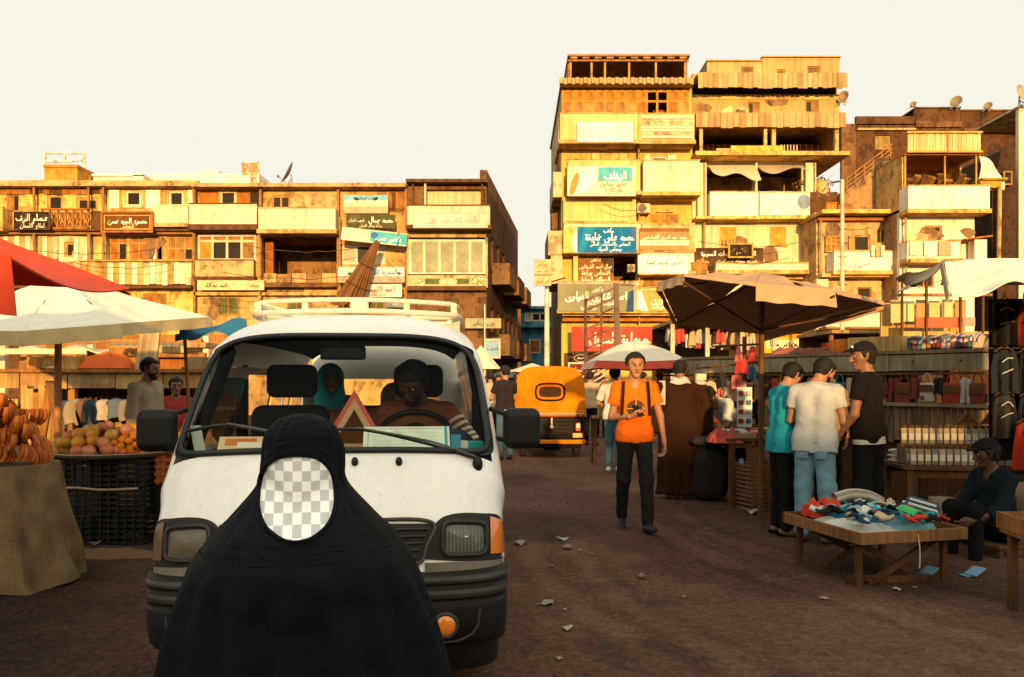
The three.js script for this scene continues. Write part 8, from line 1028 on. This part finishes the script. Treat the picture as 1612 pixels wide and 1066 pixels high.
{const c=V(2.74,0,-6.15),W=0.86,Dp=0.9,H=0.42,yaw=0.25,g=thing('tray_table','low wooden tray table on crossed legs, heaped with blue and white clothes, front right','table',c,yaw),wd=M('wood',[0.13,0.06,0.026]),wd2=M('wood',[0.3,0.15,0.065]);
for(let i=0;i<5;i++)part('plank',cbox(W - 0.01,0.02,Dp / 5 - 0.004,0,H - 0.06,-Dp / 2 + Dp*(i + 0.5)/ 5),wd,g);part('front_board',rbox(W + 0.04,0.085,0.025,0.005,0,H - 0.04,Dp / 2 + 0.014),wd2,g);part('back_board',rbox(W + 0.04,0.085,0.025,0.005,0,H - 0.04,-Dp / 2 - 0.014),wd,g);for(const q of[-1,1])part('end_board',rbox(0.025,0.085,Dp,0.005,q*(W / 2 + 0.008),H - 0.04,0),wd2,g);
for(const z of[-0.24,0.26]){part('leg',beam(V(-0.36,H - 0.08,z),V(0.24,0.02,z),0.03,0.045),wd,g);part('leg',beam(V(0.36,H - 0.08,z + 0.05),V(-0.26,0.02,z + 0.05),0.03,0.045),wd,g);}for(const[x,z]of[[-0.38,0.36],[-0.38,-0.34],[0.38,-0.34],[0.34,0.36]])part('leg',cbox(0.04,H - 0.09,0.04,x,(H - 0.09)/ 2,z),wd,g);part('foot_rail',[beam(V(-0.4,0.05,0.26),V(0.34,0.03,0.34),0.03,0.05)],wd,g);
const r=rng(61),top=H - 0.045,put=(x,z)=>g.localToWorld(V(x*0.83,top,z));g.updateMatrixWorld(true);
heap('white shirts spread on the left end of the low tray table',put(-0.2,0.04),0.5,0.5,0.085,M('cloth',[0.62,0.6,0.54]),71);heap('blue garments heaped in the middle of the low tray table',put(0.02,-0.1),0.5,0.36,0.14,M('cloth',[0.025,0.14,0.24]),72);heap('turquoise and white garments at the right of the low tray table',put(0.28,0.06),0.36,0.5,0.1,M('cloth',[0.16,0.36,0.4]),73);heap('dark navy garments at the right back of the low tray table',put(0.28,-0.2),0.36,0.26,0.13,M('cloth',[0.015,0.05,0.08]),74);
const kc=[['black',[0.014,0.013,0.013]],['pale blue',[0.3,0.46,0.52]],['white',[0.66,0.64,0.58]],['turquoise',[0.02,0.34,0.42]],['red',[0.55,0.05,0.03]],['dark blue',[0.02,0.07,0.13]],['green',[0.08,0.5,0.16]],['sand',[0.5,0.4,0.26]]];
for(let i=0;i<62;i++){const k=[0,1,2,3,5,1,2,0,4,7,3,5,1,2,0,5][Math.floor(r()*16)],x=-0.46 + r()*0.92,z=-0.36 + r()*0.76,p=put(x,z),L0=0.07 + 0.09*r(),w=0.035 + 0.03*r(),yy=0.075 + 0.05*r()+(Math.abs(x)<0.5?0.01:-0.03),a=r()*6;solo('sock',sheet((u,v)=>V(p.x + Math.cos(a)*(u - 0.5)*L0 - Math.sin(a)*(v - 0.5)*w,p.y + yy + 0.012*Math.sin(u*5 + i)- 0.01*Math.cos(v*3),p.z + Math.sin(a)*(u - 0.5)*L0 + Math.cos(a)*(v - 0.5)*w),6,4,0.014),M('cloth',kc[k][1]),kc[k][0]+ ' sock or small cloth lying on the low tray table','sock',kc[k][0]+ ' socks on the low tray table');}
solo('cloth_pile',sheet((u,v)=>{const p=put(lerp(0.2,0.42,u),lerp(0.26,0.08,v));return p.add(V(0,0.115 + 0.03*Math.sin(u*5)+ 0.02*v,0));},8,6,0.01),M('cloth',[0.07,0.5,0.15]),'bright green cloth at the right end of the low tray table','cloth');
heap('red bag lying at the back left of the low tray table',put(-0.2,-0.3).add(V(0,0.02,-0.04)),0.3,0.2,0.16,M('cloth',[0.6,0.07,0.03]),78,'bag','bag');solo('arm_sleeve',[tube([put(-0.08,-0.34).add(V(0,0.16,0)),put(0.1,-0.34).add(V(0,0.19,0)),put(0.3,-0.33).add(V(0,0.17,0)),put(0.42,-0.31).add(V(0,0.12,0))],0.045,30,10)],M('cloth',[0.5,0.42,0.36]),'rolled pinkish grey blanket along the back of the low tray table','blanket');solo('string',tube([put(0.02,0.48).add(V(0,0.02,0)),put(0.03,0.485).add(V(0,-0.06,0)),put(0.035,0.485).add(V(0,-0.15,0)),put(0.03,0.485).add(V(0,-0.22,0))],0.004,16,5),M('',[0.6,0.5,0.34],0.8),'loose pale string hanging over the front board of the low tray table','string');
const sn=(x,z,lb,t)=>{const s=thing('shoe',lb,'shoe',V(x,0.0,z),t);part('upper',rbox(0.1,0.08,0.26,0.04,0,0.06,0,3),M('',[0.02,0.03,0.04],0.5),s);part('stripe',[cbox(0.104,0.02,0.2,0,0.055,0.01)],M('',[0.4,0.42,0.42],0.5),s);part('sole',rbox(0.105,0.025,0.27,0.01,0,0.0135,0),M('',[0.4,0.44,0.46],0.5),s);return s;};const s1=sn(0,0,'dark trainer with a pale stripe tilted on the right corner of the low tray table',0.8);s1.position.copy(put(0.62,-0.14).add(V(0.05,0.07,0)));s1.rotation.set(0.3,0.8,-0.9);
}
{const g=thing('tray_table','brown wooden tray with pale paper at the right edge, before the seated vendor','table',V(3.42,0,-4.88),-0.1);part('tray',[cbox(0.75,0.03,0.5,0.06,0.53,0)],M('wood',[0.3,0.14,0.06]),g);part('rim',[cbox(0.77,0.1,0.025,0.06,0.59,0.26),cbox(0.77,0.1,0.025,0.06,0.59,-0.26),cbox(0.025,0.1,0.48,-0.31,0.59,0)],M('wood',[0.36,0.15,0.05]),g);for(const[x,z]of[[-0.26,0.2],[-0.26,-0.2],[0.36,0.2],[0.36,-0.2]])part('leg',cbox(0.045,0.515,0.045,x,0.2575,z),timberD,g);heap('white paper bag lying in the brown tray at the right edge',V(3.52,0.545,-4.85),0.35,0.3,0.12,M('',[0.55,0.56,0.54],0.7),91,'paper_bag','paper bag');table('low dark bench with a pale board under the brown tray, right edge',V(3.55,0,-4.55),0.7,0.34,0.36,M('wood',[0.26,0.17,0.1]),-0.1);}
{const r=rng(55),g=new THREE.IcosahedronGeometry(1,0).scale(1,0.6,1),m=new THREE.InstancedMesh(g,M('grime',[0.09,0.06,0.042],0.95),900),q=new THREE.Object3D();for(let i=0;i<900;i++){const d=2.6 + 9*r()**1.4,x=lerp(-0.2,3.6,r())*(0.4 + d / 9)-(r()<0.15?3.2:0);q.position.set(x,0.018,-d);const s=0.004 + 0.011*r()**3;q.scale.set(s*(0.7 + r()),s,s);q.rotation.set(r()*3,r()*6,0);q.updateMatrix();m.setMatrixAt(i,q.matrix);m.setColorAt(i,new THREE.Color().setRGB(0.6 + r()*1.2,0.55 + r()*1.1,0.5 + r()));}m.name='gravel';scene.add(m);tag(m,'loose grit and pebbles scattered over the dirt road','gravel',null,'stuff');}
{const r=rng(83),list=[[820,862,26],[886,855,18],[893,868,20],[862,958,24],[893,998,18],[1010,914,16],[785,906,10],[880,1046,10],[850,960,10],[1298,950,12],[1412,935,12],[1440,932,8],[1076,947,6],[1185,812,26],[930,878,6],[912,872,6],[200,852,30],[150,862,18],[193,880,16],[110,858,20],[868,897,8],[889,968,8]];const col=[[0.22,0.18,0.14],[0.32,0.28,0.23],[0.16,0.11,0.08]],kn=['beige','white','brown'];
list.forEach(([x,y,w],i)=>{const p=ground(x,y),ww=w / FOC*-p.z,a=r()*3;solo('paper_scrap',sheet((u,v)=>{const s=(u - 0.5)*ww,t=(v - 0.5)*ww*0.7;return V(p.x + s*Math.cos(a)- t*Math.sin(a),0.03 + 0.12*ww*(1 + Math.sin(u*4 + i)*Math.cos(v*5 + i*2)),p.z + s*Math.sin(a)+ t*Math.cos(a));},6,5,0.003),M('',col[i % 3],0.8),kn[i % 3]+ ' scrap of paper on the ' +(x<300?'ground before the fruit crates':x<1000?'road right of the minibus':'road before the right stalls'),'litter','scraps of paper on the ' +(x<300?'left ground':x<1000?'road right of the minibus':'right ground'));});
const bl=(x,y,w,k)=>{const p=ground(x,y),ww=w / FOC*-p.z;solo('paper_scrap',[rbox(ww,0.01,0.1,0.004).rotateZ(0.35).rotateY(0.5).translate(p.x,0.06,p.z),rbox(ww*0.5,0.01,0.08,0.004).rotateY(0.3).translate(p.x - ww*0.5,0.03,p.z)],M('',[0.12,0.26,0.38],0.6),k,'litter');};bl(1535,912,28,'folded blue paper under the right end of the low tray table');bl(1464,910,22,'smaller blue paper left of the folded one, under the low tray table');
heap('flattened brown carton and rubbish strip before the fruit crates',ground(150,878),1.0,0.3,0.06,M('cloth',[0.2,0.11,0.06]),95,'rubbish','rubbish');}
{const r=rng(91);for(let i=0;i<30;i++){const x=1052 + i*4.5 + r()*3,y=516 + r()*14,k=Math.floor(r()*5);garment(['cream','white','red','sand','pale grey'][k]+ ' garment hanging in the shop front under the brown canopy',at(x,y,24 + r()*1.2),0.26,0.42,M('cloth',[[0.66,0.55,0.36],[0.7,0.66,0.56],[0.5,0.09,0.07],[0.55,0.38,0.2],[0.5,0.46,0.4]][k]),(r()- 0.5),400 + i,'garments in the shop front under the canopy');}
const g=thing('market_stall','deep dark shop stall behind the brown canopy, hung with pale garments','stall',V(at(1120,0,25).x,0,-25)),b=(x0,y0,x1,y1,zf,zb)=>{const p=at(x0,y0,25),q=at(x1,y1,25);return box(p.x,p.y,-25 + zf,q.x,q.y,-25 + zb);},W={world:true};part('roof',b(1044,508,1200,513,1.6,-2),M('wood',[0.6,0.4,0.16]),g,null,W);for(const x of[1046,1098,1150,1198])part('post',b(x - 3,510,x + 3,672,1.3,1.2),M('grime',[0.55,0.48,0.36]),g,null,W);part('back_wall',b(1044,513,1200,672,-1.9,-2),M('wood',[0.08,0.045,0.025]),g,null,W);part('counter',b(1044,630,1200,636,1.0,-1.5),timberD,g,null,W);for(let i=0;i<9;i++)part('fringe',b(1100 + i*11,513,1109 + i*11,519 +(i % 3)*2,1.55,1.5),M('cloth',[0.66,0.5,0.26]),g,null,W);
const D=20,l=thing('ladder_frame','dark slanted iron ladder frame standing before the red shop sign','ladder',V(at(945,0,D).x,0,-D)),q=(x,y,dd=0)=>at(x,y,D + dd);part('mast',[beam(q(975,660),q(970,446),0.12,0.1),bar(q(921,660),q(922,470),0.035),bar(q(946,660),q(947,462),0.025)],M('rust',[0.09,0.05,0.03],0.6),l,null,W);for(let i=0;i<12;i++)part('rung',[bar(q(921,474 + i*15),q(972,451 + i*15.5),0.026)],M('rust',[0.16,0.1,0.06],0.6),l,null,W);for(let i=0;i<4;i++)part('stair_rail',bar(q(925,590 + i*8,-1),q(978,556 + i*10,-1),0.025),M('rust',[0.5,0.4,0.26],0.5),l,null,W);
const s2=thing('market_stall','yellow lit stall with hanging cloth and a red panel under the white canopy','stall',V(at(1480,0,14).x,0,-14)),c=(x0,y0,x1,y1,zf,zb)=>{const p=at(x0,y0,14),e=at(x1,y1,14);return box(p.x,p.y,-14 + zf,e.x,e.y,-14 + zb);};part('back_wall',c(1420,470,1560,640,-0.8,-0.85),M('wood',[0.6,0.38,0.12]),s2,null,W);for(let i=0;i<6;i++)part('hung_sheet',c(1424 + i*19,468 +(i % 2)*2,1441 + i*19,505 -(i % 3)*2,-0.5 + 0.04*i,-0.53 + 0.04*i),[M('cloth',[0.66,0.46,0.2]),M('cloth',[0.72,0.56,0.26]),M('cloth',[0.45,0.28,0.12])][i % 3],s2,null,W);part('red_panel',c(1438,500,1510,516,0.1,0.05),M('',[0.75,0.07,0.02],0.6),s2,'bright red panel',W);part('pink_panel',c(1511,500,1530,514,0.1,0.05),M('',[0.7,0.22,0.14],0.6),s2,null,W);for(const x of[1414,1452,1505,1540])part('post',c(x - 1.5,445,x + 1.5,640,0.16,0.12),timberD,s2,null,W);part('beam',c(1412,463,1560,467,0.1,0),timber,s2,null,W);part('lower_board',c(1420,522,1560,545,0.04,0),M('wood',[0.66,0.46,0.16]),s2,null,W);
const s3=thing('market_stall','dim stall with a dark roof between the thin utility pole and the white canopy','stall',V(at(1350,0,17).x,0,-17)),e=(x0,y0,x1,y1,zf,zb)=>{const p=at(x0,y0,17),k=at(x1,y1,17);return box(p.x,p.y,-17 + zf,k.x,k.y,-17 + zb);};part('roof',e(1280,524,1415,529,1,-1),M('wood',[0.45,0.3,0.14]),s3,null,W);part('back_wall',e(1284,529,1412,640,-0.9,-1),M('wood',[0.12,0.07,0.035]),s3,null,W);for(const x of[1286,1350,1410])part('post',e(x - 2,529,x + 2,655,0.8,0.7),timber,s3,null,W);part('shelf',[e(1286,548,1412,551,0.6,-0.6),e(1286,566,1412,569,0.6,-0.6)],timber,s3,null,W);for(let i=0;i<16;i++)solo('parcel',[e(1290 + i*7.4,541 +(i % 3),1296 + i*7.4,547.9,0.4,0.1)],hangM[(i*3)% 10],['red','cream','navy','black','tan','maroon','white','brown','teal','pink'][(i*3)% 10]+ ' parcel on the upper shelf of the dim stall','parcel','parcels on the dim stall shelf');for(let i=0;i<8;i++)solo('crate',[e(1288 + i*15,556,1300 + i*15,565.9,0.5,0.0)],i % 2?timberO:timber,(i % 2?'orange':'brown')+ ' crate on the lower shelf of the dim stall','crate','crates on the dim stall shelf');
const s4=thing('market_stall','dark low stall front at the mouth of the lane, behind the three wheeler','stall',V(at(790,0,27).x,0,-27));const h=(x0,y0,x1,y1,zf,zb)=>{const p=at(x0,y0,27),k=at(x1,y1,27);return box(p.x,p.y,-27 + zf,k.x,k.y,-27 + zb);};part('roof',h(764,592,818,596,1,-1),timberD,s4,null,W);part('back_wall',h(764,596,818,668,-0.9,-1),brownW,s4,null,W);for(const x of[766,790,816])part('post',h(x - 1.2,596,x + 1.2,669,0.9,0.83),timber,s4,null,W);part('counter',h(764,640,818,643,0.8,-0.8),timber,s4,null,W);
const s5=thing('table','wooden stall table beside the man in the beige vest','table',V(at(955,0,14.2).x,0,-14.2));part('top',cbox(0.5,0.04,0.5,0,0.84,0),timber,s5);for(const[x,z]of[[-0.2,0.2],[0.2,0.2],[-0.2,-0.2],[0.2,-0.2]])part('leg',beam(V(x,0.82,z),V(x*1.2,0,z),0.04,0.04),timberD,s5);solo('goods_box',[cbox(0.3,0.16,0.25,at(955,0,14.2).x,0.942,-14.2)],M('wood',[0.6,0.38,0.14]),'yellow box on the stall table beside the man in the beige vest','box');}
renderer.render(scene,camera);
